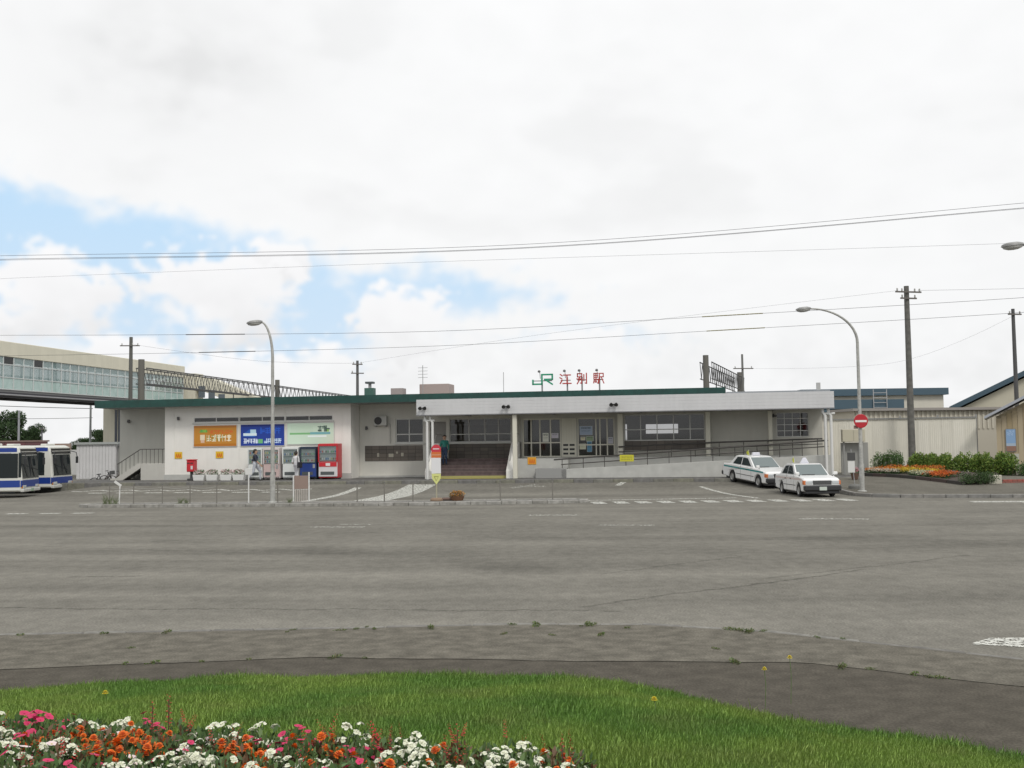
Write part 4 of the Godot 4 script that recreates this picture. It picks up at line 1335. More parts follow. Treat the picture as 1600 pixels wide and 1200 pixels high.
# ---------------------------------------------------------------- footbridge and what stands behind
func footbridge() -> void:
	var turn := -0.1817
	var t := thing("footbridge", "long glazed pedestrian bridge with beige roof crossing behind the station", "bridge", Vector3(-35.08, 0, -70.0), turn)
	var beige := mat(0.66, 0.645, 0.55, 0.7, streaks("stain2", 0.965, 1.0, 77), 0.2)
	var frame := mat(0.55, 0.58, 0.57, 0.5)
	var dark := mat(0.05, 0.05, 0.055, 0.7)
	part_box("roof_band", -3.4, 0.1, 8.84, 9.9, -25.4, 14.0, beige, t, 0.03)
	part_box("deck", -3.3, 0.0, 6.4, 6.56, -25.4, 14.0, mat(0.2, 0.2, 0.2, 0.8), t)
	part_box("girder", -0.25, 0.05, 6.02, 6.40, -25.4, 14.0, dark, t)
	part_box("girder", -3.2, -2.9, 6.02, 6.40, -25.4, 14.0, dark, t)
	for k in 18:
		part_box("cross_beam", -2.9, -0.25, 6.1, 6.38, 13.0 - 2.2 * k, 13.15 - 2.2 * k, dark, t)
	part_tube("service_pipe", [Vector3(0.15, 6.2, 14), Vector3(0.15, 6.2, -25)], 0.07, mat(0.25, 0.25, 0.26, 0.5), t, 6)
	part_box("rail", -0.02, 0.06, 8.28, 8.34, -25.3, 14.0, frame, t)
	part_box("rail", -0.02, 0.06, 7.38, 7.44, -25.3, 14.0, frame, t)
	part_box("rail", -0.02, 0.06, 6.56, 6.62, -25.3, 14.0, frame, t)
	var clear := glass(0.62, 0.72, 0.72, 0.35)
	var pale := glass(0.70, 0.79, 0.77, 0.85)
	var n := 36
	var pitch := 39.0 / n
	for i in n + 1:
		part_box("mullion", -0.03, 0.055, 6.621, 8.84, 13.8 - pitch * i - 0.04, 13.8 - pitch * i + 0.04, frame, t)
		part_box("mullion", -3.35, -3.28, 6.56, 8.84, 13.8 - pitch * i - 0.05, 13.8 - pitch * i + 0.05, frame, t)
	for i in n:
		var z1 := 13.8 - pitch * i - 0.05
		var z0 := z1 - pitch + 0.1
		var st := begin()
		bx(st, 0.005, 0.02, 7.445, 8.275, z0, z1)
		build("pane", st, clear, t)
		st = begin()
		bx(st, 0.005, 0.02, 6.63, 7.375, z0, z1)
		build("pane", st, pale, t)
		st = begin()
		bx(st, 0.005, 0.02, 8.345, 8.83, z0, z1)
		build("pane", st, glass(0.06, 0.07, 0.07, 0.95) if i in [13, 16] else clear, t)
		st = begin()
		bx(st, -3.32, -3.305, 6.6, 8.8, z0, z1)
		build("pane", st, glass(0.65, 0.72, 0.72, 0.45), t)
	for z in [12.5]:
		part_box("pier", -2.6, -0.8, -0.1, 6.02, z - 0.5, z + 0.5, mat(0.36, 0.36, 0.33, 0.8), t)
	# stair tower under it, and the stair that comes down behind the station
	t = thing("stair_tower", "beige stair tower with dark strip windows beside the station roof", "building", Vector3(-35.4, 0, -88.6), turn)
	part_box("wall", 0, 2.3, -0.1, 6.0, -1.8, 0, beige, t)
	for k in 3:
		part_box("window", 1.1 + 0.32 * k, 1.33 + 0.32 * k, 1.4, 5.7, 0.003, 0.03, mat(0.06, 0.07, 0.09, 0.15), t)
	t = thing("stair_hall", "beige covered stair sloping down from the footbridge behind the roof", "building", Vector3(-30.7, 0, -95.4), turn)
	part_box("end_wall", -3.2, 0.9, 5.0, 9.3, -2.2, -0.6, beige, t)
	var st := begin()
	prism(st, PackedVector2Array([Vector2(0.9, 7.9), Vector2(8.5, 5.0), Vector2(8.5, 6.3), Vector2(2.2, 8.9), Vector2(0.9, 8.9)]), -2.1, -0.7, xyz_map, 0.02)
	build("sloped_roof", st, beige, t)
	for k in 6:
		part_box("window", 1.2 + 1.0 * k, 1.85 + 1.0 * k, 7.0 - 0.35 * k, 8.1 - 0.4 * k, -0.697, -0.68, mat(0.12, 0.14, 0.16, 0.15), t)
	part_box("support", 3.0, 3.4, -0.1, 8.2, -1.6, -1.2, mat(0.36, 0.36, 0.33, 0.8), t)
	# shed
	t = thing("storage_shed", "grey metal storage shed left of the station wall", "shed", Vector3(-34.1, 0, -80.0), 0.02)
	var corr := mat(0.58, 0.59, 0.62, 0.55, streaks("stain2", 0.965, 1.0, 77), 0.3)
	part_box("wall", 0.05, 3.1, 0.0, 2.72, -2.4, -0.05, corr, t)
	for k in 12:
		part_box("panel", 0.07 + 0.25 * k, 0.30 + 0.25 * k, 0.05, 2.66, -0.047, -0.01, corr, t, 0.01)
	part_box("roof", -0.1, 3.3, 2.723, 2.9, -2.5, 0.15, mat(0.35, 0.37, 0.36, 0.6), t)
	part_box("annex", 3.12, 5.2, 0.0, 2.6, -2.4, -0.4, mat(0.25, 0.25, 0.24, 0.8), t)
	# maroon wall behind the buses and trees beyond
	t = thing("maroon_wall", "long low maroon boundary wall behind the buses", "wall", Vector3(-62, 0, -97), 0.0)
	for k in 9:
		part_box("panel", 2.0 * k, 2.0 * k + 1.96, 0, 3.1, -0.1, 0.1, mat(0.13 + 0.02 * (k % 2), 0.06, 0.065, 0.7), t)
	part_box("coping", -0.1, 18.1, 3.103, 3.24, -0.16, 0.16, mat(0.22, 0.15, 0.13, 0.7), t)
	part_box("end_panel", 18.2, 20.2, 0, 2.9, -0.1, 0.1, mat(0.30, 0.22, 0.18, 0.7), t)
	t = thing("pale_wall", "pale grey block wall glimpsed between the farther bus and the shed", "wall", Vector3(-41.4, 0, -95), 0.0)
	for k in 4:
		part_box("block_panel", 1.2 * k, 1.2 * k + 1.17, 0, 2.3, -0.1, 0.1, mat(0.5, 0.5, 0.49, 0.8), t)
	tree("largest dark tree at the left picture edge beyond the maroon wall", Vector3(-64.5, 0, -130), 7.2, 6.2, 3, "dark trees beyond the maroon wall")
	tree("smaller dark tree right of the largest, beyond the maroon wall", Vector3(-61.2, 0, -131), 5.6, 3.6, 9, "dark trees beyond the maroon wall")
	tree("dark tree peeping over the grey shed roof", Vector3(-43.4, 0, -108), 4.3, 3.4, 17, "dark trees beyond the maroon wall")
	tree("low dark tree between the maroon wall and the shed", Vector3(-41.6, 0, -99), 3.4, 2.6, 21, "dark trees beyond the maroon wall")

func corner_buildings() -> void:
	var blue := mat(0.05, 0.09, 0.12, 0.6)
	var wallc := mat(0.56, 0.55, 0.50, 0.8, streaks("stain", 0.965, 1.0, 41), 0.15)
	var beige := mat(0.52, 0.50, 0.42, 0.8, streaks("stain", 0.965, 1.0, 41), 0.15)
	# hall with the blue flat roof edge
	var t := thing("warehouse", "low warehouse with dark blue roof edge behind the fence", "building", Vector3(21.5, 0, -75.0), 0.0)
	part_box("wall", 0, 10.1, -0.1, 5.5, -10, 0, wallc, t)
	part_box("roof_edge", -0.4, 10.35, 5.503, 6.0, -10.3, 0.35, blue, t)
	part_box("door", 7.6, 8.8, 0.0, 2.2, 0.003, 0.05, mat(0.3, 0.3, 0.3, 0.6), t)
	for k in 3:
		part_box("window", 1.2 + 2.6 * k, 2.8 + 2.6 * k, 2.6, 3.8, 0.003, 0.04, mat(0.08, 0.1, 0.11, 0.12), t)
	t = thing("annex_shed", "shed with dark blue sloping eave before the blue-edged warehouse", "building", Vector3(19.5, 0, -70.0), 0.0)
	part_box("wall", 0, 6.9, -0.1, 4.25, -4.2, 0, wallc, t)
	var st := begin()
	prism(st, PackedVector2Array([Vector2(0.5, 4.2), Vector2(0.5, 4.4), Vector2(-4.2, 5.2), Vector2(-4.2, 5.0)]), -0.2, 7.1, func(v: Vector2, d: float): return Vector3(d, v.y, v.x))
	build("roof", st, blue, t)
	part_box("roof_edge", -0.2, 7.1, 4.36, 5.02, 0.1, 0.5, blue, t)
	for x in [5.0, 5.9]:
		part_tube("ladder_rail", [Vector3(x, 3.0, 0.6), Vector3(x, 5.7, 0.6)], 0.03, mat(0.4, 0.4, 0.4, 0.5), t, 5)
	for k in 8:
		part_tube("ladder_rung", [Vector3(5.0, 3.15 + 0.33 * k, 0.6), Vector3(5.9, 3.15 + 0.33 * k, 0.6)], 0.018, mat(0.4, 0.4, 0.4, 0.5), t, 4)
	# big hall with the gable roof
	t = thing("gable_hall", "large beige hall with dark blue gable roof at the right", "building", Vector3(35.0, 0, -80.0), -0.41)
	st = begin()
	prism(st, PackedVector2Array([Vector2(0, -0.1), Vector2(22, -0.1), Vector2(22, 4.6), Vector2(11, 10.0), Vector2(0, 4.6)]), -14, 0, xyz_map)
	build("wall", st, beige, t)
	st = begin()
	prism(st, PackedVector2Array([Vector2(-0.8, 4.35), Vector2(11, 10.15), Vector2(22.8, 4.35), Vector2(22.8, 4.75), Vector2(11, 10.55), Vector2(-0.8, 4.75)]), -14.3, 0.5, xyz_map)
	build("roof", st, blue, t)
	part_tube("gutter", [Vector3(-0.95, 4.5, -14), Vector3(-0.95, 4.5, 0.7)], 0.14, mat(0.05, 0.06, 0.07, 0.5), t, 8)
	part_tube("downpipe", [Vector3(-0.95, 4.5, 0.7), Vector3(-0.3, 4.1, 0.3), Vector3(-0.3, 0, 0.3)], 0.09, mat(0.1, 0.11, 0.12, 0.5), t, 8)
	part_box("window", 4.2, 7.2, 3.3, 4.3, 0.003, 0.05, mat(0.36, 0.44, 0.44, 0.15), t)
	part_box("window_hood", 4.0, 7.4, 4.35, 4.5, 0.003, 0.5, mat(0.1, 0.1, 0.1, 0.6), t)
	for k in 20:
		part_box("wall_rib", 0.8 + 1.0 * k, 0.86 + 1.0 * k, 0.0, 4.3, 0.003, 0.03, beige, t)
	# panel fence: one piece for each sheet
	t = thing("panel_fence", "tall pale sheet metal fence behind the hedge", "fence", Vector3(17.9, 0.45, -58.3), 0.0)
	var A := Vector3(0, 0, 0)
	var B := Vector3(11.5, 0, 3.4)
	var dirn := (B - A).normalized()
	var turn := atan2(-dirn.z, dirn.x)
	var bas := Basis(Vector3.UP, turn)
	var sheets := [mat(0.68, 0.67, 0.61, 0.7, streaks("stain2", 0.965, 1.0, 77), 0.3), mat(0.65, 0.64, 0.585, 0.7, streaks("stain2", 0.965, 1.0, 77), 0.33), mat(0.70, 0.69, 0.635, 0.7, streaks("stain", 0.965, 1.0, 41), 0.3)]
	st = begin()
	var prof := PackedVector2Array()
	for k in 6:
		prof.append_array([Vector2(0.1 * k, 0), Vector2(0.1 * k + 0.03, 0), Vector2(0.1 * k + 0.04, 0.008), Vector2(0.1 * k + 0.09, 0.008)])
	for k in prof.size() - 1:
		var a := prof[k]
		var b := prof[k + 1]
		quad(st, Vector3(a.x, 0, a.y), Vector3(a.x, 3.0, a.y), Vector3(b.x, 3.0, b.y), Vector3(b.x, 0, b.y))
		quad(st, Vector3(b.x, 0, b.y - 0.006), Vector3(b.x, 3.0, b.y - 0.006), Vector3(a.x, 3.0, a.y - 0.006), Vector3(a.x, 0, a.y - 0.006))
	var mesh := st.commit()
	for k in 13:
		var o := build("sheet", mesh, sheets[k % 3 if k % 5 else 1], t, dirn * 0.6 * k)
		o.rotation.y = turn
	for k in 5:
		var p := dirn * 1.95 * k
		var q := begin()
		box(q, p + Vector3(0, 1.55, 0) + bas * Vector3(0, 0, -0.1), Vector3(0.1, 3.3, 0.1), bas)
		build("post", q, mat(0.25, 0.25, 0.24, 0.7), t)
	st = begin()
	box(st, dirn * 3.9 + Vector3(0, 3.045, 0), Vector3(7.8, 0.08, 0.14), bas)
	build("top_rail", st, mat(0.22, 0.22, 0.21, 0.6), t)
	# long ribbed wall with eave that rises behind the fence
	t = thing("ribbed_shed", "long shed with ribbed beige wall above the fence top", "shed", Vector3(20.5, 0.3, -61.5), 0.12)
	part_box("wall", 0, 13, -0.1, 3.74, -3, 0, mat(0.46, 0.43, 0.36, 0.8), t)
	for k in 43:
		part_box("rib", 0.1 + 0.3 * k, 0.22 + 0.3 * k, 2.6, 3.73, 0.003, 0.05, mat(0.52, 0.49, 0.41, 0.8), t)
	part_box("eave", -0.2, 13.2, 3.743, 3.9, -3.2, 0.3, mat(0.27, 0.25, 0.23, 0.7), t)
	# hut at the right edge
	t = thing("timber_hut", "timber-clad hut with grey metal roof at the right edge", "hut", Vector3(25.95, 0.42, -55.0), -0.45)
	t.scale = Vector3.ONE * 1.13
	var planks := [mat(0.38, 0.31, 0.2, 0.8), mat(0.42, 0.35, 0.24, 0.8), mat(0.35, 0.28, 0.17, 0.8)]
	part_box("core", 0.03, 5.0, 0.0, 2.75, -4, -0.03, mat(0.3, 0.26, 0.18, 0.8), t)
	for k in 22:
		var x := 0.0 + 0.23 * k
		var top := 2.62 + minf(x, 2.6) * 0.52
		part_box("plank", x, x + 0.215, 0.0, top, -0.027, 0.012, planks[k % 3 if k % 4 else 1], t)
	part_box("base_panel", 0.0, 0.92, 0.0, 0.95, 0.015, 0.05, mat(0.45, 0.44, 0.38, 0.8), t)
	st = begin()
	prism(st, PackedVector2Array([Vector2(-0.5, 2.6), Vector2(2.6, 4.25), Vector2(5.7, 2.6), Vector2(5.7, 2.72), Vector2(2.6, 4.4), Vector2(-0.5, 2.72)]), -4.4, 0.7, xyz_map)
	build("roof", st, mat(0.36, 0.38, 0.42, 0.4), t)
	st = begin()
	prism(st, PackedVector2Array([Vector2(0, 2.7), Vector2(5.0, 2.7), Vector2(2.6, 4.1)]), -3.9, -0.03, xyz_map)
	build("gable", st, mat(0.36, 0.3, 0.2, 0.8), t)
	var im := Image.create(64, 128, false, Image.FORMAT_RGB8)
	im.fill(Color(0.52, 0.64, 0.78))
	im.fill_rect(Rect2i(0, 96, 64, 32), Color(0.55, 0.42, 0.36))
	im.fill_rect(Rect2i(0, 82, 64, 16), Color(0.64, 0.70, 0.76))
	for k in 12:
		ink(im, Vector2(6 + k * 4, 20 + 12 * sin(k)), Vector2(20 + k * 3, 24 + 12 * sin(k)), 4, Color(0.62, 0.72, 0.84))
	var pst := begin()
	var pt := thing("hut_poster", "tall blue poster on the timber hut wall", "poster", Vector3(25.95, 0.42, -55.0), -0.45)
	pt.scale = Vector3.ONE * 1.13
	part_box("backing", 0.38, 0.82, 1.05, 2.12, 0.053, 0.07, mat(0.2, 0.2, 0.2, 0.6), pt)
	print_quad(pst, Vector3(0.4, 2.1, 0.074), Vector3(0.8, 2.1, 0.074), Vector3(0.8, 1.07, 0.074), Vector3(0.4, 1.07, 0.074))
	build("print", pst, print_mat(im), pt)
	# switch box by the station's end
	t = thing("switch_box", "beige steel switch cabinet on posts beside the lamp post", "cabinet", Vector3(17.35, 0.5, -54.0), -0.1)
	part_box("cabinet", 0.0, 1.15, 1.75, 2.4, -0.35, 0.05, mat(0.46, 0.43, 0.33, 0.6), t, 0.015)
	part_box("door_line", 0.56, 0.58, 1.8, 2.35, 0.052, 0.06, mat(0.3, 0.28, 0.22, 0.6), t)
	for x in [0.1, 1.05]:
		part_box("post", x - 0.04, x + 0.04, -0.05, 1.75, -0.2, -0.12, mat(0.25, 0.25, 0.24, 0.6), t)
	part_box("back_panel", 0.0, 1.4, -0.05, 1.7, -0.5, -0.42, mat(0.30, 0.30, 0.28, 0.8), t)

# ---------------------------------------------------------------- vehicles
func wheel(parent: Node, at: Vector3, r: float, w: float, side: float) -> void:
	var xf := Transform3D(Basis(Vector3.BACK, -PI / 2 * side), at)
	var st := begin()
	lathe(st, [[r * 0.62, -w / 2], [r * 0.93, -w / 2], [r, -w * 0.36], [r, w * 0.36], [r * 0.93, w / 2], [r * 0.62, w / 2]], xf, 22)
	var tyre := build("tyre", st, mat(0.02, 0.02, 0.021, 0.8), parent)
	st = begin()
	lathe(st, [[r * 0.64, w * 0.44], [r * 0.56, w * 0.30], [r * 0.30, w * 0.40], [r * 0.12, w * 0.46], [0.0, w * 0.46]], xf, 18)
	build("rim", st, mat(0.42, 0.42, 0.41, 0.35, null, 1.0, 0.6), tyre)

func arch(p: PackedVector2Array, cz: float, cy: float, r: float) -> void:
	for i in 11:
		var a := PI * i / 10.0
		p.append(Vector2(cz + cos(a) * r, cy + sin(a) * r))

func side_map(v: Vector2, d: float) -> Vector3:
	return Vector3(d, v.y, v.x)

func taxi(label: String, at: Vector3, turn: float, tilt: float, stripe: Material, accent: Material, lamp_kind: int) -> void:
	var t := thing("taxi", label, "taxi", at, turn, "taxis waiting by the station")
	t.scale = Vector3.ONE * 0.91
	t.rotation.x = tilt
	var paint_m := mat(0.74, 0.74, 0.73, 0.22)
	var dark := mat(0.025, 0.025, 0.027, 0.5)
	var gm := mat(0.035, 0.045, 0.047, 0.03)
	var p := PackedVector2Array([Vector2(-2.30, 0.30), Vector2(-2.33, 0.55), Vector2(-2.30, 0.88), Vector2(-2.22, 0.95), Vector2(-1.45, 0.99), Vector2(0.98, 0.98), Vector2(1.6, 0.94), Vector2(2.12, 0.87), Vector2(2.28, 0.80), Vector2(2.33, 0.62), Vector2(2.31, 0.28), Vector2(1.80, 0.25)])
	arch(p, 1.42, 0.31, 0.36)
	p.append(Vector2(1.04, 0.23))
	p.append(Vector2(-0.90, 0.23))
	arch(p, -1.28, 0.31, 0.36)
	p.append(Vector2(-1.66, 0.25))
	var st := begin()
	prism(st, p, -0.84, 0.84, side_map, 0.045)
	build("body", st, paint_m, t)
	var taper := func(v: Vector2, d: float): return Vector3(d * (1.0 - 0.17 * clampf((v.y - 0.97) / 0.52, 0, 1.1)), v.y, v.x)
	st = begin()
	prism(st, PackedVector2Array([Vector2(-1.62, 0.97), Vector2(-1.16, 1.43), Vector2(-0.85, 1.495), Vector2(0.0, 1.51), Vector2(0.30, 1.48), Vector2(0.98, 0.96)]), -0.80, 0.80, taper, 0.03)
	var cabin := build("cabin", st, paint_m, t)
	# windows lie 6 mm proud of the cabin, in dark rubber
	for s in [-1.0, 1.0]:
		for w in [[[-1.25, 1.02], [-0.93, 1.39], [-0.40, 1.42], [-0.40, 1.02]], [[-0.32, 1.02], [-0.32, 1.42], [0.16, 1.40], [0.66, 1.02]]]:
			var poly := PackedVector2Array()
			for q in w:
				poly.append(Vector2(q[0], q[1]))
			var sw := begin()
			prism(sw, poly, 0.795 * s, 0.812 * s, taper, 0.004)
			build("side_window", sw, gm, cabin)
		part_box("door_line", s * 0.838 - 0.004, s * 0.838 + 0.006, 0.3, 0.97, -0.372, -0.355, dark, t)
		part_box("door_line", s * 0.838 - 0.004, s * 0.838 + 0.006, 0.3, 0.97, 0.72, 0.735, dark, t)
		part_box("door_handle", s * 0.85 - 0.012, s * 0.85 + 0.012, 0.80, 0.83, -0.62, -0.46, dark, t)
		part_box("door_handle", s * 0.85 - 0.012, s * 0.85 + 0.012, 0.80, 0.83, 0.2, 0.36, dark, t)
		part_box("stripe", s * 0.842 - 0.003, s * 0.842 + 0.004, 0.78, 0.86, -2.18, 1.95, stripe, t)
		part_box("sill_trim", s * 0.842 - 0.004, s * 0.842 + 0.008, 0.5, 0.53, -0.86, 1.0, dark, t)
		# fender mirror on its stalk
		var mir := part_tube("fender_mirror", [Vector3(s * 0.72, 0.90, 1.45), Vector3(s * 0.86, 1.05, 1.5)], 0.018, dark, t, 6)
		part_box("mirror_head", s * 0.9 - 0.1, s * 0.9 + 0.1, 1.0, 1.15, 1.47, 1.56, paint_m, mir, 0.03)
		# lamps
		part_box("headlight", s * 0.62 - 0.17, s * 0.62 + 0.17, 0.60, 0.76, 2.28, 2.345, mat(0.5, 0.52, 0.53, 0.08), t, 0.02)
		part_box("turn_signal", s * 0.80 - 0.055, s * 0.80 + 0.055, 0.58, 0.77, 2.08, 2.335, accent, t, 0.015)
		part_box("tail_lamp", s * 0.66 - 0.16, s * 0.66 + 0.16, 0.62, 0.82, -2.345, -2.30, mat(0.35, 0.02, 0.02, 0.15), t, 0.02)
		for z in [1.42, -1.28]:
			wheel(t, Vector3(s * 0.745, 0.305, z), 0.305, 0.18, s)
	st = begin()
	for q in [[[0.955, 0.985, 0.72], [0.335, 1.452, 0.62]], [[-1.585, 1.0, 0.70], [-1.175, 1.415, 0.61]]]:
		var lo := Vector3(q[0][2], q[0][1], q[0][0])
		var hi := Vector3(q[1][2], q[1][1], q[1][0])
		var sg := 1.0 if q[0][0] > 0 else -1.0
		var n := Vector3(0, 0.62, 0.78 * sg) * 0.02
		var g := begin()
		var a := lo + n
		var b := Vector3(-lo.x, lo.y, lo.z) + n
		var c := Vector3(-hi.x, hi.y, hi.z) + n
		var d := hi + n
		quad(g, a, b, c, d)
		quad(g, a - n, d - n, c - n, b - n)
		quad(g, a, d, d - n, a - n)
		quad(g, b, b - n, c - n, c)
		quad(g, d, c, c - n, d - n)
		quad(g, a, a - n, b - n, b)
		build("windscreen" if sg > 0 else "rear_window", g, mat(0.15, 0.18, 0.18, 0.03), cabin)
	part_box("grille", -0.43, 0.43, 0.58, 0.77, 2.30, 2.343, dark, t, 0.01)
	for k in 4:
		part_box("grille_bar", -0.42, 0.42, 0.605 + 0.042 * k, 0.617 + 0.042 * k, 2.344, 2.352, mat(0.3, 0.3, 0.3, 0.3, null, 1.0, 0.7), t)
	part_box("front_bumper", -0.86, 0.86, 0.30, 0.56, 2.20, 2.44, dark, t, 0.05)
	part_box("front_valance", -0.78, 0.78, 0.17, 0.31, 2.1, 2.36, dark, t, 0.02)
	part_box("rear_bumper", -0.86, 0.86, 0.30, 0.54, -2.44, -2.20, dark, t, 0.05)
	part_box("underbody", -0.72, 0.72, 0.15, 0.26, -2.1, 2.1, dark, t)
	part_box("licence_plate", -0.17, 0.17, 0.33, 0.49, 2.443, 2.452, mat(0.5, 0.55, 0.5, 0.5), t)
	part_box("wiper", -0.5, 0.1, 1.0, 1.02, 0.985, 1.0, dark, t)
	# roof lamp and flag
	st = begin()
	if lamp_kind == 0:
		prism(st, PackedVector2Array([Vector2(-0.22, 1.505), Vector2(0.22, 1.505), Vector2(0.06, 1.78), Vector2(-0.06, 1.78)]), -0.3, -0.14, xyz_map, 0.03)
	else:
		prism(st, PackedVector2Array([Vector2(-0.24, 1.505), Vector2(0.24, 1.505), Vector2(0.2, 1.68), Vector2(-0.2, 1.68)]), -0.3, -0.14, xyz_map, 0.03)
	build("roof_lamp", st, mat(0.62, 0.62, 0.68, 0.3), t)
	part_tube("flag_staff", [Vector3(-0.55, 1.47, 0.1), Vector3(-0.60, 1.86, 0.02)], 0.012, mat(0.5, 0.5, 0.5, 0.4), t, 5)
	st = begin()
	prism(st, PackedVector2Array([Vector2(0.09, 1.54), Vector2(0.04, 1.84), Vector2(-0.18, 1.72), Vector2(-0.14, 1.6)]), -0.592, -0.584, side_map)
	build("flag", st, mat(0.62, 0.64, 0.06, 0.7), t)

func bus(label: String, at: Vector3, turn: float, light_front: bool) -> void:
	var t := thing("city_bus", label, "bus", at, turn, "buses parked at the left")
	t.scale = Vector3(1, 0.95, 1)
	var white := mat(0.62, 0.62, 0.57, 0.3)
	var blue := mat(0.015, 0.045, 0.24, 0.3)
	var dark := mat(0.022, 0.024, 0.026, 0.5)
	var gm := mat(0.02, 0.026, 0.028, 0.04)
	var p := PackedVector2Array([Vector2(-5.0, 0.35), Vector2(-5.03, 1.2), Vector2(-4.95, 2.6), Vector2(-4.7, 2.78), Vector2(4.6, 2.78), Vector2(4.86, 2.66), Vector2(4.93, 2.45), Vector2(5.03, 1.15), Vector2(5.05, 0.75), Vector2(5.0, 0.33), Vector2(3.25, 0.33)])
	arch(p, 2.7, 0.48, 0.53)
	p.append(Vector2(2.15, 0.33))
	p.append(Vector2(-2.05, 0.33))
	arch(p, -2.6, 0.48, 0.53)
	p.append(Vector2(-3.15, 0.33))
	var st := begin()
	prism(st, p, -1.2, 1.2, side_map, 0.07)
	build("body", st, white, t)
	part_box("roof_hatch", -0.7, 0.7, 2.783, 2.93, -2.0, 1.2, white, t, 0.04)
	part_box("marker_lamp", -0.5, 0.5, 2.783, 2.88, 4.0, 4.35, white, t, 0.03)
	for s in [-1.0, 1.0]:
		part_box("stripe", s * 1.203 - 0.003, s * 1.203 + 0.003, 0.56, 0.93, -4.9, 4.95, blue, t)
		part_box("roof_stripe", s * 1.203 - 0.003, s * 1.203 + 0.003, 2.44, 2.66, -4.75, 4.78, blue, t)
		part_box("window_frame", s * 1.202 - 0.004, s * 1.202 + 0.004, 1.12, 2.40, -4.5, 4.5, mat(0.3, 0.3, 0.3, 0.4), t)
		for k in 6:
			part_box("side_window", s * 1.207 - 0.006, s * 1.207 + 0.006, 1.18, 2.34, 2.6 - 1.38 * k - 0.62, 2.6 - 1.38 * k + 0.62, gm, t)
		part_box("driver_window", s * 1.207 - 0.006, s * 1.207 + 0.006, 1.06, 2.36, 3.72, 4.84 if not light_front else 4.6, gm, t)
		if not light_front:
			part_box("corner_pane", s * 1.15 - 0.06, s * 1.15 + 0.06, 1.06, 2.4, 4.84, 4.99, gm, t, 0.03)
		part_box("corner_stripe", s * 1.15 - 0.058, s * 1.15 + 0.058, 0.56, 0.93, 4.95, 5.045, blue, t, 0.03)
		for z in [2.7, -2.6]:
			wheel(t, Vector3(s * 1.06, 0.47, z), 0.47, 0.27, s)
		part_box("headlight", s * 0.86 - 0.2, s * 0.86 + 0.2, 0.50, 0.66, 5.03, 5.075, mat(0.5, 0.52, 0.5, 0.08), t, 0.015)
		part_box("turn_signal", s * 1.12 - 0.04, s * 1.12 + 0.04, 0.5, 0.64, 4.98, 5.06, mat(0.5, 0.2, 0.03, 0.2), t, 0.01)
		var mir := part_tube("mirror_arm", [Vector3(s * 1.1, 2.45, 4.9), Vector3(s * 1.28, 2.35, 5.2), Vector3(s * 1.3, 2.1, 5.25)], 0.025, dark, t, 6)
		part_box("mirror", s * 1.3 - 0.1, s * 1.3 + 0.1, 1.7, 2.1, 5.2, 5.28, dark, mir, 0.02)
	# front: stripe, windscreen, destination window
	st = begin()
	quad(st, Vector3(1.15, 0.56, 5.052), Vector3(-1.15, 0.56, 5.052), Vector3(-1.15, 0.93, 5.056), Vector3(1.15, 0.93, 5.056))
	build("front_stripe", st, blue, t)
	var gap := 0.02 if not light_front else 0.14
	st = begin()
	quad(st, Vector3(1.15 - gap, 1.02, 5.052), Vector3(-1.15 + gap, 1.02, 5.052), Vector3(-1.15 + gap, 2.24, 4.958), Vector3(1.15 - gap, 2.24, 4.958))
	build("windscreen", st, gm, t)
	st = begin()
	quad(st, Vector3(1.12, 2.28, 4.955), Vector3(-1.12, 2.28, 4.955), Vector3(-1.12, 2.6, 4.905), Vector3(1.12, 2.6, 4.905))
	build("destination_window", st, mat(0.03, 0.03, 0.03, 0.1), t)
	part_box("windscreen_bar", -0.03, 0.03, 1.1, 2.2, 4.98, 5.05, dark, t)
	for s in [-0.5, 0.5]:
		part_tube("wiper", [Vector3(s, 1.1, 5.06), Vector3(s - 0.35, 1.75, 5.02)], 0.014, dark, t, 4)
	part_box("bumper", -1.18, 1.18, 0.30, 0.48, 4.95, 5.13, mat(0.5, 0.5, 0.47, 0.4), t, 0.03)
	part_box("licence_plate", -0.2, 0.2, 0.33, 0.47, 5.132, 5.14, mat(0.3, 0.42, 0.3, 0.5), t)
	part_box("chassis", -1.0, 1.0, 0.22, 0.34, -4.6, 4.6, dark, t)

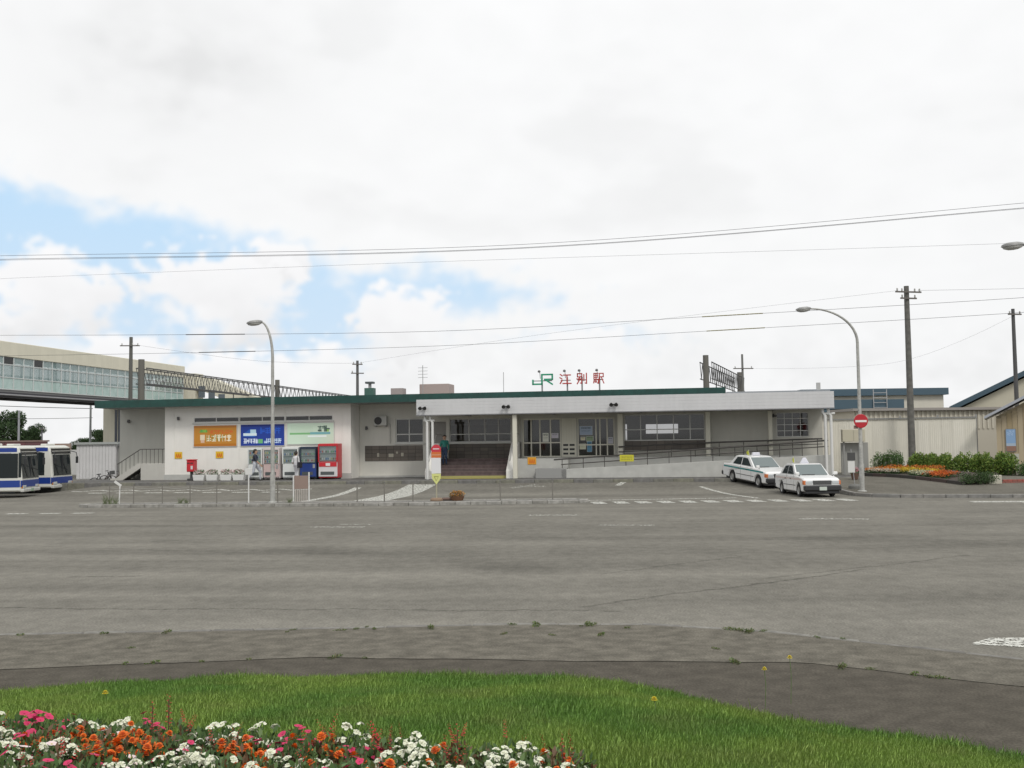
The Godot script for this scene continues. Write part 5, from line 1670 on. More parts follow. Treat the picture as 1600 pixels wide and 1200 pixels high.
func bicycle(label: String, at: Vector3, turn: float, lean: float, m: Material) -> void:
	var t := thing("bicycle", label, "bicycle", at, turn, "bicycles by the station corner")
	t.rotation.z = lean
	var dark := mat(0.03, 0.03, 0.03, 0.6)
	for x in [-0.52, 0.52]:
		var pts := []
		for i in 25:
			var a := TAU * i / 24.0
			pts.append(Vector3(x + cos(a) * 0.31, 0.33 + sin(a) * 0.31, 0))
		var w := part_tube("wheel", pts, 0.026, dark, t, 6)
		for k in 8:
			var a := PI * k / 8.0
			part_tube("spoke", [Vector3(x - cos(a) * 0.3, 0.33 - sin(a) * 0.3, 0), Vector3(x + cos(a) * 0.3, 0.33 + sin(a) * 0.3, 0)], 0.003, mat(0.4, 0.4, 0.4, 0.4), w, 3)
	var bb := Vector3(-0.05, 0.3, 0)
	var seat := Vector3(-0.2, 0.78, 0)
	var head := Vector3(0.36, 0.8, 0)
	for e in [[bb, seat], [bb, head], [Vector3(-0.52, 0.33, 0), bb], [Vector3(-0.52, 0.33, 0), seat], [head + Vector3(-0.04, 0.14, 0), Vector3(0.52, 0.33, 0)]]:
		part_tube("frame", e, 0.026, m, t, 6)
	part_tube("handlebar", [Vector3(0.2, 0.98, 0.27), Vector3(0.34, 1.0, 0.1), Vector3(0.34, 1.0, -0.1), Vector3(0.2, 0.98, -0.27)], 0.014, dark, t, 6)
	part_box("saddle", -0.34, -0.08, 0.8, 0.86, -0.08, 0.08, dark, t, 0.02)
	part_box("basket", 0.44, 0.72, 0.72, 0.96, -0.16, 0.16, mat(0.2, 0.2, 0.2, 0.5), t, 0.01)

# ---------------------------------------------------------------- people
# bones: [from, to, radius, radius, colour]; one continuous skin over them
func skin(st: SurfaceTool, bones: Array, cell: float, k: float) -> void:
	var lo := Vector3.ONE * 1e9
	var hi := -lo
	for b in bones:
		for q in 2:
			var r: float = b[2 + q] + cell * 3
			lo = lo.min(b[q] - Vector3.ONE * r)
			hi = hi.max(b[q] + Vector3.ONE * r)
	var nx := int((hi.x - lo.x) / cell) + 2
	var ny := int((hi.y - lo.y) / cell) + 2
	var nz := int((hi.z - lo.z) / cell) + 2
	var f := PackedFloat32Array()
	f.resize(nx * ny * nz)
	f.fill(1.0)
	var near := PackedFloat32Array()
	near.resize(nx * ny * nz)
	near.fill(1.0)
	var who := PackedInt32Array()
	who.resize(nx * ny * nz)
	for bi in bones.size():
		var b: Array = bones[bi]
		var rr: float = maxf(b[2], b[3]) + k + cell * 2.5
		var a0: Vector3 = (b[0].min(b[1]) - Vector3.ONE * rr - lo) / cell
		var a1: Vector3 = (b[0].max(b[1]) + Vector3.ONE * rr - lo) / cell
		var pa: Vector3 = b[0]
		var ab: Vector3 = b[1] - b[0]
		var l2 := maxf(ab.length_squared(), 1e-8)
		for iz in range(maxi(0, int(a0.z)), mini(nz, int(a1.z) + 2)):
			for iy in range(maxi(0, int(a0.y)), mini(ny, int(a1.y) + 2)):
				for ix in range(maxi(0, int(a0.x)), mini(nx, int(a1.x) + 2)):
					var p := lo + Vector3(ix, iy, iz) * cell
					var t := clampf((p - pa).dot(ab) / l2, 0, 1)
					var d: float = p.distance_to(pa + ab * t) - lerpf(b[2], b[3], t)
					var i := (iz * ny + iy) * nx + ix
					if d < near[i]:
						near[i] = d
						who[i] = bi
					var h := maxf(k - absf(f[i] - d), 0.0) / k
					f[i] = minf(f[i], d) - h * h * k * 0.25
	var vid := {}
	var pos := []
	var col := []
	for iz in nz - 1:
		for iy in ny - 1:
			for ix in nx - 1:
				var i := (iz * ny + iy) * nx + ix
				var c := [f[i], f[i + 1], f[i + nx], f[i + nx + 1], f[i + nx * ny], f[i + nx * ny + 1], f[i + nx * ny + nx], f[i + nx * ny + nx + 1]]
				var s := 0
				for v in c:
					if v < 0:
						s += 1
				if s == 0 or s == 8:
					continue
				var sum := Vector3.ZERO
				var n := 0
				for e in [[0, 1], [2, 3], [4, 5], [6, 7], [0, 2], [1, 3], [4, 6], [5, 7], [0, 4], [1, 5], [2, 6], [3, 7]]:
					var va: float = c[e[0]]
					var vb: float = c[e[1]]
					if (va < 0) != (vb < 0):
						var t := va / (va - vb)
						var p0 := Vector3(e[0] & 1, (e[0] >> 1) & 1, (e[0] >> 2) & 1)
						var p1 := Vector3(e[1] & 1, (e[1] >> 1) & 1, (e[1] >> 2) & 1)
						sum += p0.lerp(p1, t)
						n += 1
				vid[i] = pos.size()
				pos.append(lo + (Vector3(ix, iy, iz) + sum / n) * cell)
				col.append(bones[who[i]][4])
	var tris := []
	for i in vid:
		var ix: int = i % nx
		var iy: int = (i / nx) % ny
		var iz: int = i / (nx * ny)
		if ix == 0 or iy == 0 or iz == 0:
			continue
		for ax in 3:
			var st_: int = [1, nx, nx * ny][ax]
			if (f[i] < 0) == (f[i + st_] < 0):
				continue
			var u: int = [nx, nx * ny, 1][ax]
			var v: int = [nx * ny, 1, nx][ax]
			var q := [i, i - u, i - u - v, i - v]
			var ok := true
			for e in q:
				if not vid.has(e):
					ok = false
			if not ok:
				continue
			if f[i] < 0:
				q.reverse()
			tris.append_array([vid[q[0]], vid[q[1]], vid[q[2]], vid[q[0]], vid[q[2]], vid[q[3]]])
	var nor := []
	nor.resize(pos.size())
	nor.fill(Vector3.ZERO)
	for i in range(0, tris.size(), 3):
		var n: Vector3 = (pos[tris[i + 2]] - pos[tris[i]]).cross(pos[tris[i + 1]] - pos[tris[i]])
		for k2 in 3:
			nor[tris[i + k2]] += n
	for i in tris:
		st.set_normal(nor[i].normalized())
		st.set_color(col[i])
		st.add_vertex(pos[i])

func person(label: String, at: Vector3, turn: float, h: float, stride: float, top: Color, legs: Color, hair: Color, shoe: Color, look: float, bag: int) -> void:
	var t := thing("person", label, "person", at, turn)
	var sk := Color(0.42, 0.26, 0.18)
	var V := func(x: float, y: float, z: float): return Vector3(x, y, z) * h
	var B := []
	var sh := 0.105
	B.append([V.call(0, 0.545, 0), V.call(0, 0.60, 0.0), 0.078 * h, 0.075 * h, legs])
	B.append([V.call(0, 0.61, 0), V.call(0, 0.75, 0.005), 0.074 * h, 0.085 * h, top])
	B.append([V.call(-0.07, 0.785, 0), V.call(0.07, 0.785, 0), 0.052 * h, 0.052 * h, top])
	B.append([V.call(0, 0.80, 0.0), V.call(0, 0.87, 0.012), 0.034 * h, 0.03 * h, sk])
	B.append([V.call(0, 0.905, 0.012), V.call(0, 0.945, 0.008), 0.048 * h, 0.056 * h, sk])
	B.append([V.call(0, 0.885, 0.035), V.call(0, 0.895, 0.03), 0.026 * h, 0.03 * h, sk])
	var hands := []
	for s in [-1.0, 1.0]:
		var sw: float = stride * s
		var hip: Vector3 = V.call(0.048 * s, 0.525, 0)
		var knee: Vector3 = V.call(0.05 * s, 0.285, 0.035 + 0.11 * sw + 0.02 * absf(stride))
		var ank: Vector3 = V.call(0.052 * s, 0.055 + maxf(0, -sw) * 0.05, 0.17 * sw - 0.01)
		B.append([hip, knee, 0.058 * h, 0.038 * h, legs])
		B.append([knee, ank, 0.036 * h, 0.024 * h, legs])
		B.append([ank + Vector3(0, -0.032, -0.012) * h, ank + Vector3(0.004 * s, -0.036, 0.075) * h, 0.022 * h, 0.018 * h, shoe])
		var shd: Vector3 = V.call(sh * s, 0.79, 0)
		var bend := 0.06 if bag == 0 or s < 0 else 0.12
		var elb: Vector3 = V.call((sh + 0.03) * s, 0.63, -0.02 - 0.07 * sw)
		var wr: Vector3 = V.call((sh + 0.028) * s, 0.50 + 0.03 * bend, 0.04 - 0.11 * sw + bend * 0.4)
		B.append([shd, elb, 0.034 * h, 0.026 * h, top])
		B.append([elb, wr, 0.025 * h, 0.018 * h, top if bag == 2 else sk])
		hands.append([wr, (wr - elb).normalized(), s])
	for s in [-1.0, 1.0]:
		B.append([V.call(0.055 * s, 0.925, 0.005), V.call(0.058 * s, 0.94, 0.0), 0.010 * h, 0.012 * h, sk])
	var st := begin()
	skin(st, B, 0.021, 0.035)
	for hd in hands:
		var d: Vector3 = hd[1]
		var s: float = hd[2]
		var fwd := Vector3(0, 0, 1)
		fwd = (fwd - d * fwd.dot(d)).normalized()
		var inw := Vector3(-s, 0, 0)
		var w: Vector3 = hd[0]
		var F := [[w - d * 0.01, w + d * 0.05, 0.02, 0.026, sk], [w + d * 0.03 + fwd * 0.018, w + d * 0.085 + fwd * 0.022, 0.02, 0.016, sk], [w + d * 0.03 - fwd * 0.018, w + d * 0.085 - fwd * 0.02, 0.02, 0.016, sk]]
		var len_ := [0.066, 0.075, 0.07, 0.055]
		for i in 4:
			var b0: Vector3 = w + d * 0.09 + fwd * (0.030 - 0.02 * i)
			var m0: Vector3 = b0 + d * len_[i] * 0.55 + inw * 0.008
			var e0: Vector3 = m0 + d * len_[i] * 0.4 + inw * 0.022
			F.append([b0, m0, 0.0085, 0.008, sk])
			F.append([m0, e0, 0.008, 0.007, sk])
		var tb: Vector3 = w + d * 0.035 + fwd * 0.03
		F.append([tb, tb + d * 0.03 + fwd * 0.022 + inw * 0.01, 0.011, 0.010, sk])
		F.append([tb + d * 0.03 + fwd * 0.022 + inw * 0.01, tb + d * 0.058 + fwd * 0.024 + inw * 0.018, 0.010, 0.008, sk])
		skin(st, F, 0.0055, 0.008)
	# face on a finer grid: brow, nose, lips, chin
	skin(st, [[V.call(0, 0.915, 0.035), V.call(0, 0.94, 0.03), 0.036 * h, 0.042 * h, sk], [V.call(0, 0.935, 0.066), V.call(0, 0.915, 0.078), 0.006 * h, 0.0095 * h, sk], [V.call(-0.014, 0.893, 0.062), V.call(0.014, 0.893, 0.062), 0.006 * h, 0.006 * h, Color(0.32, 0.13, 0.11)], [V.call(0, 0.873, 0.052), V.call(0, 0.878, 0.05), 0.014 * h, 0.016 * h, sk], [V.call(-0.03, 0.952, 0.056), V.call(0.03, 0.952, 0.056), 0.009 * h, 0.009 * h, sk]], 0.006, 0.012)
	build("body", st, vcol(0.75), t)
	st = begin()
	var hb := [[V.call(0, 0.95, -0.004), V.call(0, 0.965, 0.006), 0.061 * h, 0.055 * h, hair], [V.call(0, 0.915, -0.03), V.call(0, 0.945, -0.02), 0.045 * h, 0.05 * h, hair], [V.call(-0.045, 0.935, -0.01), V.call(-0.04, 0.965, 0.0), 0.022 * h, 0.03 * h, hair], [V.call(0.045, 0.935, -0.01), V.call(0.04, 0.965, 0.0), 0.022 * h, 0.03 * h, hair]]
	skin(st, hb, 0.014, 0.02)
	build("hair", st, vcol(0.6), t)
	for s in [-1.0, 1.0]:
		st = begin()
		lathe(st, [[0.0, 0.008], [0.007, 0.004], [0.008, 0.0], [0.007, -0.004], [0.0, -0.008]], Transform3D(Basis(), V.call(0.02 * s, 0.935, 0.064)), 8)
		build("eye", st, mat(0.03, 0.02, 0.02, 0.2), t)
	if bag == 1:
		var bt := thing("shoulder_bag", "dark shoulder bag carried by the person in front of the blue vending machine", "bag", at, turn)
		st = begin()
		cbox(st, V.call(-0.165, 0.53, 0.0), Vector3(0.13, 0.32, 0.36), 0.03)
		build("bag_body", st, mat(0.02, 0.02, 0.025, 0.7), bt)
		part_tube("strap", [V.call(-0.165, 0.62, 0.09), V.call(-0.12, 0.8, 0.055), V.call(-0.07, 0.845, 0.0), V.call(-0.12, 0.8, -0.055), V.call(-0.165, 0.62, -0.09)], 0.014, mat(0.02, 0.02, 0.025, 0.7), bt, 5)

# ---------------------------------------------------------------- kerb island and its things
func island_z(x: float) -> float:
	if x < -4.2:
		return lerpf(-42.6, -41.2, (x + 17.6) / 13.4)
	return lerpf(-41.2, -41.35, (x + 4.2) / 6.8)

func island() -> void:
	var top := mat(0.23, 0.22, 0.20, 0.9, pattern("blotch", 256, 0.02, 0.72, 1.0, 3), 0.4)
	var st := begin()
	var n := 24
	for i in n:
		var x0 := lerpf(-17.5, 2.6, float(i) / n)
		var x1 := lerpf(-17.5, 2.6, float(i + 1) / n)
		quad(st, Vector3(x0, 0.115, island_z(x0) - 0.1), Vector3(x0, 0.115, island_z(x0) - 1.25), Vector3(x1, 0.115, island_z(x1) - 1.25), Vector3(x1, 0.115, island_z(x1) - 0.1))
	var t: Node3D = build("kerb_island", st, top)
	setting(t)
	var ks := [mat(0.36, 0.35, 0.32, 0.85, pattern("blotch", 256, 0.02, 0.72, 1.0, 3), 0.6), mat(0.32, 0.31, 0.28, 0.85, pattern("blotch", 256, 0.02, 0.72, 1.0, 3), 0.6), mat(0.40, 0.39, 0.36, 0.85, pattern("blotch", 256, 0.02, 0.72, 1.0, 3), 0.6)]
	var flat := func(_x: float, _z: float): return 0.0
	kerb_row("kerb_stone", [Vector2(-17.6, -42.6), Vector2(-4.2, -41.2), Vector2(2.6, -41.35), Vector2(3.0, -41.9), Vector2(2.6, -42.55), Vector2(-4.2, -42.5), Vector2(-17.6, -43.9), Vector2(-18.2, -43.2), Vector2(-17.6, -42.6)], 0.15, 0.13, 0.62, ks, t, flat)
	# posts of the low fence
	var post := thing("fence_post", "thin grey fence post on the kerb island", "post", Vector3.ZERO, 0.0, "thin posts along the kerb island")
	st = begin()
	tube(st, [Vector3(0, -0.01, 0), Vector3(0, 0.78, 0)], 0.024, 8)
	build("shaft", st, mat(0.17, 0.16, 0.14, 0.7), post)
	st = begin()
	lathe(st, [[0.028, 0.78], [0.028, 0.80], [0.012, 0.82], [0.0, 0.82]], Transform3D(), 8)
	build("cap", st, mat(0.1, 0.1, 0.1, 0.6), post)
	var first := true
	for x in [-17.0, -15.95, -14.7, -13.5, -12.35, -9.75, -6.41, -5.28, -4.1, -0.54, 1.6]:
		var p := Vector3(x, 0.118, island_z(x) - 0.75)
		if first:
			post.position = p
			first = false
		else:
			copy(post, p, 0.0)
	var rope := thing("fence_rope", "thin rope sagging between the fence posts at the left", "rope", Vector3(-17, 0.118, island_z(-17) - 0.75))
	var xs := [-17.0, -15.95, -14.7, -13.5, -12.35]
	for i in 4:
		var pts := []
		for k in 7:
			var x := lerpf(xs[i], xs[i + 1], k / 6.0)
			pts.append(Vector3(x + 17.0, 0.68 - 0.07 * sin(PI * k / 6.0), island_z(x) - island_z(-17.0)))
		part_tube("rope_span", pts, 0.009, mat(0.3, 0.3, 0.28, 0.8), rope, 5)
	# white marker posts
	var k := 0
	for x in [-11.0, -16.6]:
		var m := thing("marker_post", ["white marker post with square cap before the planters", "crooked white stake at the left end of the kerb island"][k], "post", Vector3(x, 0.118, island_z(x) - 0.8))
		part_tube("shaft", [Vector3(0, -0.01, 0), Vector3(0.0 if k == 0 else 0.03, 1.15 if k == 0 else 0.8, 0)], 0.028, mat(0.62, 0.62, 0.60, 0.6), m, 8)
		if k == 0:
			part_box("cap", -0.14, 0.14, 1.15, 1.42, -0.02, 0.02, mat(0.6, 0.6, 0.58, 0.6), m, 0.008)
		else:
			st = begin()
			box(st, Vector3(-0.06, 0.84, 0), Vector3(0.34, 0.1, 0.02), Basis(Vector3.BACK, -0.6))
			build("board", st, mat(0.6, 0.6, 0.58, 0.6), m)
		k += 1
	# notice board with brown top half
	t = thing("notice_board", "white-framed notice board with a brown sheet on the kerb island", "sign", Vector3(-9.35, 0.0, -43.7))
	for x in [0.0, 0.66]:
		part_tube("post", [Vector3(x, -0.02, 0), Vector3(x, 1.32 if x > 0 else 1.2, 0)], 0.03, mat(0.64, 0.64, 0.62, 0.6), t, 8)
	part_box("sheet", 0.04, 0.62, 0.62, 1.18, -0.012, 0.012, mat(0.26, 0.19, 0.16, 0.7), t)
	for j in 7:
		part_box("bar", 0.08 + 0.08 * j, 0.1 + 0.08 * j, 0.06, 0.61, -0.01, 0.01, mat(0.5, 0.45, 0.42, 0.6), t)
	part_box("rail", 0.03, 0.63, 0.03, 0.06, -0.012, 0.012, mat(0.6, 0.6, 0.58, 0.6), t)
	# bus stop sign
	t = thing("bus_stop_sign", "bus stop sign with red and orange head on a yellow-tipped board", "bus stop sign", Vector3(-3.16, 0.118, -42.25))
	st = begin()
	lathe(st, [[0.0, 0.0], [0.26, 0.0], [0.26, 0.06], [0.2, 0.12], [0.0, 0.12]], Transform3D(), 18)
	build("base", st, mat(0.22, 0.15, 0.1, 0.8), t)
	part_tube("pole", [Vector3(0, 0.1, 0), Vector3(0, 2.2, 0)], 0.03, mat(0.35, 0.33, 0.24, 0.5), t, 8)
	part_box("board", -0.19, 0.19, 1.12, 1.76, 0.032, 0.055, mat(0.66, 0.66, 0.67, 0.5), t)
	part_box("orange_panel", -0.2, 0.2, 1.763, 2.0, 0.032, 0.058, mat(0.55, 0.14, 0.03, 0.5), t)
	part_box("orange_line", -0.19, 0.19, 1.87, 1.89, 0.06, 0.064, mat(0.62, 0.45, 0.3, 0.5), t)
	st = begin()
	lathe(st, [[0.0, 0.012], [0.2, 0.012], [0.205, 0.0], [0.2, -0.012], [0.0, -0.012]], Transform3D(Basis(Vector3.RIGHT, PI / 2), Vector3(0, 2.1, 0.044)), 22)
	build("red_disc", st, mat(0.50, 0.03, 0.05, 0.5), t)
	part_box("disc_bar", -0.13, 0.13, 2.1, 2.15, 0.058, 0.063, mat(0.62, 0.5, 0.5, 0.5), t)
	st = begin()
	prism(st, PackedVector2Array([Vector2(-0.19, 1.11), Vector2(0.19, 1.11), Vector2(0.17, 0.9), Vector2(0.0, 0.66), Vector2(-0.17, 0.9)]), 0.03, 0.055, xyz_map)
	build("yellow_pennant", st, mat(0.58, 0.60, 0.22, 0.6), t)
	part_tube("pennant_ring", [Vector3(-0.09, 1.0, 0.06), Vector3(0.0, 0.82, 0.06), Vector3(0.09, 1.0, 0.06), Vector3(-0.09, 1.0, 0.06)], 0.012, mat(0.3, 0.32, 0.08, 0.6), t, 5)
	# orange brown tub of flowers beside it
	var r := RandomNumberGenerator.new()
	r.seed = 31
	t = thing("flower_tub", "low tub of orange-brown flowers beside the bus stop sign", "planter", Vector3(-2.32, 0.118, -42.3))
	st = begin()
	lathe(st, [[0.0, 0.0], [0.24, 0.0], [0.3, 0.17], [0.27, 0.17], [0.0, 0.14]], Transform3D(), 18)
	build("tub", st, mat(0.14, 0.07, 0.035, 0.8), t)
	st = begin()
	leaf_blob(st, Vector3(0, 0.23, 0), Vector3(0.31, 0.13, 0.3), 500, 0.06, [Color(0.06, 0.07, 0.02), Color(0.16, 0.09, 0.02), Color(0.1, 0.06, 0.02)], r)
	build("leaves", st, vcol(0.8, 0.3), t)
	st = begin()
	leaf_blob(st, Vector3(0, 0.27, 0.02), Vector3(0.31, 0.12, 0.3), 360, 0.05, [Color(0.5, 0.2, 0.02), Color(0.42, 0.14, 0.02), Color(0.5, 0.3, 0.05)], r)
	build("blossom", st, vcol(0.8, 0.3), t).set_meta("kind", "stuff")
	t = thing("sandbag", "flat dark sandbag between the bus stop sign and the flower tub", "sandbag", Vector3(-2.75, 0.118, -42.35))
	st = begin()
	cbox(st, Vector3(0, 0.06, 0), Vector3(0.42, 0.12, 0.24), 0.045)
	build("bag", st, mat(0.13, 0.085, 0.07, 0.9), t)
	# stand sign at the corner pavement
	t = thing("stand_sign", "small white sign on a pole with round concrete base by the taxi", "sign", Vector3(15.1, 0.21, -45.5))
	st = begin()
	lathe(st, [[0.0, 0.0], [0.27, 0.0], [0.27, 0.12], [0.2, 0.2], [0.0, 0.22]], Transform3D(), 18)
	build("base", st, mat(0.15, 0.15, 0.14, 0.9), t)
	part_tube("pole", [Vector3(0, 0.2, 0), Vector3(-0.12, 1.75, 0)], 0.02, mat(0.3, 0.3, 0.3, 0.6), t, 6)
	part_box("board", -0.28, 0.02, 0.72, 1.22, 0.022, 0.04, mat(0.62, 0.62, 0.60, 0.6), t)
	part_box("dark_plate", -0.3, 0.05, 1.25, 1.6, 0.022, 0.045, mat(0.06, 0.06, 0.06, 0.6), t)

# ---------------------------------------------------------------- planting at the corner
func corner_planting() -> void:
	var r := RandomNumberGenerator.new()
	r.seed = 12
	var A := Vector2(17.75, -52.6)
	var B := Vector2(20.3, -46.3)
	var t := thing("flower_bed", "kerbed bed of orange, yellow and white flowers before the hedge", "flower bed", Vector3(A.x, 0.0, A.y))
	var rot := [mat(0.05, 0.045, 0.04, 0.9), mat(0.07, 0.05, 0.045, 0.9)]
	var lev := func(_x: float, z: float): return corner_level(z + A.y)
	kerb_row("edging", [Vector2(0, 0), B - A], 0.16, 0.16, 1.0, rot, t, lev)
	var side := (B - A).normalized().orthogonal()
	if side.x < 0:
		side = -side
	var st := begin()
	for i in 8:
		var p := (B - A) * i / 8.0
		var q := (B - A) * (i + 1) / 8.0
		var hp := corner_level(p.y + A.y) + 0.12
		var hq := corner_level(q.y + A.y) + 0.12
		quad(st, Vector3(p.x, hp, p.y), Vector3(q.x, hq, q.y), Vector3(q.x + side.x * 2.2, hq + 0.25, q.y + side.y * 2.2), Vector3(p.x + side.x * 2.2, hp + 0.25, p.y + side.y * 2.2))
	build("soil", st, mat(0.06, 0.045, 0.035, 0.95), t)
	var bands := [[Color(0.55, 0.16, 0.02), 0.0, 0.55, 1.2, 2.1, "orange_flowers"], [Color(0.60, 0.42, 0.03), 0.25, 0.66, 0.4, 1.2, "yellow_flowers"], [Color(0.56, 0.18, 0.02), 0.0, 0.3, 0.15, 1.1, "orange_flowers"], [Color(0.55, 0.50, 0.40), 0.08, 0.35, 0.1, 0.5, "white_flowers"], [Color(0.60, 0.13, 0.02), 0.62, 0.8, 0.1, 1.1, "orange_flowers"], [Color(0.5, 0.5, 0.34), 0.48, 0.66, 0.1, 0.6, "white_flowers"]]
	for b in bands:
		var fs := begin()
		var ls := begin()
		for i in 150:
			var u := r.randf_range(b[1], b[2])
			var v := r.randf_range(b[3], b[4])
			var p: Vector2 = (B - A) * u + side * v
			var y := corner_level(p.y + A.y) + 0.14 + 0.1 * v
			leaf_blob(ls, Vector3(p.x, y + 0.04, p.y), Vector3(0.12, 0.08, 0.12), 8, 0.09, [Color(0.05, 0.1, 0.03), Color(0.04, 0.08, 0.025)], r)
			leaf_blob(fs, Vector3(p.x, y + 0.15, p.y), Vector3(0.1, 0.05, 0.1), 9, 0.07, [b[0], b[0] * 0.8], r)
		build(b[5], fs, vcol(0.7, 0.3), t).set_meta("kind", "stuff")
		build("leaves", ls, vcol(0.7, 0.3), t).set_meta("kind", "stuff")
	var g1 := [Color(0.05, 0.11, 0.025), Color(0.08, 0.15, 0.03), Color(0.04, 0.085, 0.02)]
	var g2 := [Color(0.12, 0.2, 0.03), Color(0.16, 0.24, 0.04), Color(0.07, 0.14, 0.025), Color(0.19, 0.24, 0.05)]
	shrub("bush", "rounded dark green bush left of the concrete pole", Vector3(19.75, 0.5, -54.0), Vector3(1.45, 1.35, 1.0), 0.0, g1, 5, 0.09, 4200)
	shrub("hedge", "long loose yellow green hedge in front of the beige fence", Vector3(22.7, 0.46, -52.2), Vector3(5.4, 1.18, 1.2), -0.55, g2, 6, 0.12, 24000)
	shrub("hedge", "darker end of the hedge in front of the timber hut", Vector3(25.0, 0.4, -50.2), Vector3(1.9, 0.8, 1.0), -0.4, g1, 7, 0.09, 2600)
	shrub("bush", "low dark bush at the near end of the flower bed", Vector3(21.05, 0.30, -46.5), Vector3(1.7, 0.55, 0.8), 0.1, [Color(0.04, 0.085, 0.02), Color(0.06, 0.1, 0.03), Color(0.03, 0.06, 0.018)], 8, 0.07, 3200)
	# pot of pink flowers
	t = thing("flower_pot", "pot of pink flowers beside the lamp post base", "planter", Vector3(16.35, 0.47, -49.2))
	st = begin()
	lathe(st, [[0.0, 0.0], [0.14, 0.0], [0.2, 0.3], [0.17, 0.3], [0.0, 0.26]], Transform3D(), 14)
	build("pot", st, mat(0.12, 0.07, 0.05, 0.8), t)
	st = begin()
	leaf_blob(st, Vector3(0, 0.36, 0), Vector3(0.26, 0.12, 0.22), 160, 0.08, g1, r)
	build("leaves", st, vcol(0.7, 0.3), t)
	st = begin()
	leaf_blob(st, Vector3(0, 0.44, 0), Vector3(0.28, 0.14, 0.24), 160, 0.07, [Color(0.6, 0.15, 0.22), Color(0.6, 0.35, 0.4)], r)
	build("blossom", st, vcol(0.7, 0.3), t).set_meta("kind", "stuff")
	# brick edging and block at the right
	t = thing("brick_edging", "low red brick edging wall at the right picture edge", "wall", Vector3(21.9, 0.3, -46.9), 0.05)
	for j in 2:
		for i in 16:
			var m := mat(0.24 + 0.03 * ((i * 7 + j) % 3), 0.085, 0.065, 0.85)
			part_box("brick", 0.35 + 0.225 * i + 0.11 * j, 0.56 + 0.225 * i + 0.11 * j, -0.05 + 0.11 * j, 0.05 + 0.11 * j, -0.1, 0.0, m, t, 0.006)
	t = thing("concrete_block", "pale concrete block between the low bush and brick edging", "block", Vector3(21.75, 0.3, -46.75), 0.1)
	st = begin()
	cbox(st, Vector3(0.1, 0.17, 0), Vector3(0.62, 0.42, 0.3), 0.02)
	build("block", st, mat(0.44, 0.42, 0.35, 0.85), t)

# ---------------------------------------------------------------- lawn and flower bed in the foreground
func petal(st: SurfaceTool, xf: Transform3D, L: float, W: float, lift: float, curl: float, col: Color, tip: Color) -> void:
	var p := [Vector3(0, 0, 0), Vector3(L * 0.55, lift * 0.6, W * 0.5), Vector3(L, lift + curl, W * 0.22), Vector3(L, lift + curl, -W * 0.22), Vector3(L * 0.55, lift * 0.6, -W * 0.5), Vector3(L * 0.6, lift * 0.6 - L * 0.08, 0)]
	var c := [col, col, tip, tip, col, col]
	for f in [[0, 5, 1], [1, 5, 2], [2, 5, 3], [3, 5, 4], [4, 5, 0]]:
		var n: Vector3 = (p[f[2]] - p[f[0]]).cross(p[f[1]] - p[f[0]]).normalized()
		for k in f:
			st.set_color(c[k])
			st.set_normal((xf.basis * n).normalized())
			st.add_vertex(xf * p[k])

func bloom(kind: String, col: Color, tip: Color, heart: Color, seed_: int) -> ArrayMesh:
	var r := RandomNumberGenerator.new()
	r.seed = seed_
	var st := begin()
	if kind == "marigold":
		for ring in 4:
			var n: int = [11, 9, 7, 4][ring]
			for i in n:
				var xf := Transform3D(Basis(Vector3.UP, TAU * (i + 0.5 * ring + r.randf() * 0.3) / n), Vector3(0, 0.006 * ring, 0))
				var v := r.randf_range(0.8, 1.15)
				petal(st, xf, [0.034, 0.028, 0.021, 0.012][ring] * r.randf_range(0.9, 1.1), 0.019, [0.002, 0.012, 0.016, 0.016][ring], -0.004, col * v, tip * v)
	elif kind == "open":
		for i in 5:
			var xf := Transform3D(Basis(Vector3.UP, TAU * i / 5.0 + r.randf() * 0.15), Vector3.ZERO)
			petal(st, xf, 0.032 * r.randf_range(0.9, 1.1), 0.042, 0.014, -0.006, col * r.randf_range(0.92, 1.05), tip)
		lathe_col(st, [[0.0, 0.006], [0.005, 0.005], [0.007, 0.001]], heart)
	elif kind == "cluster":
		# several small blossoms on a dome
		for k in 7:
			var up := Vector3(r.randfn() * 0.7, 1.0, r.randfn() * 0.7).normalized() if k else Vector3.UP
			var side := up.cross(Vector3(0.3, 0.1, 1)).normalized()
			var bb := Basis(side, up, side.cross(up))
			for i in 5:
				var xf := Transform3D(bb * Basis(Vector3.UP, TAU * i / 5.0 + k), up * 0.035 - Vector3(0, 0.03, 0))
				petal(st, xf, 0.017 * r.randf_range(0.8, 1.2), 0.019, 0.009, 0.0, col * r.randf_range(0.9, 1.08), tip)
	else:
		# spike: small lipped florets up a stem
		for k in 16:
			var y := 0.012 * k
			var a := 2.4 * k
			var s := 1.0 - 0.035 * k
			for j in 3:
				var xf := Transform3D(Basis(Vector3.UP, a + j * 0.7 - 0.7) * Basis(Vector3.BACK, 0.3), Vector3(cos(a) * 0.006, y, -sin(a) * 0.006))
				petal(st, xf, 0.022 * s, 0.016 * s, 0.006, -0.004, col * r.randf_range(0.85, 1.1), tip)
	return st.commit()

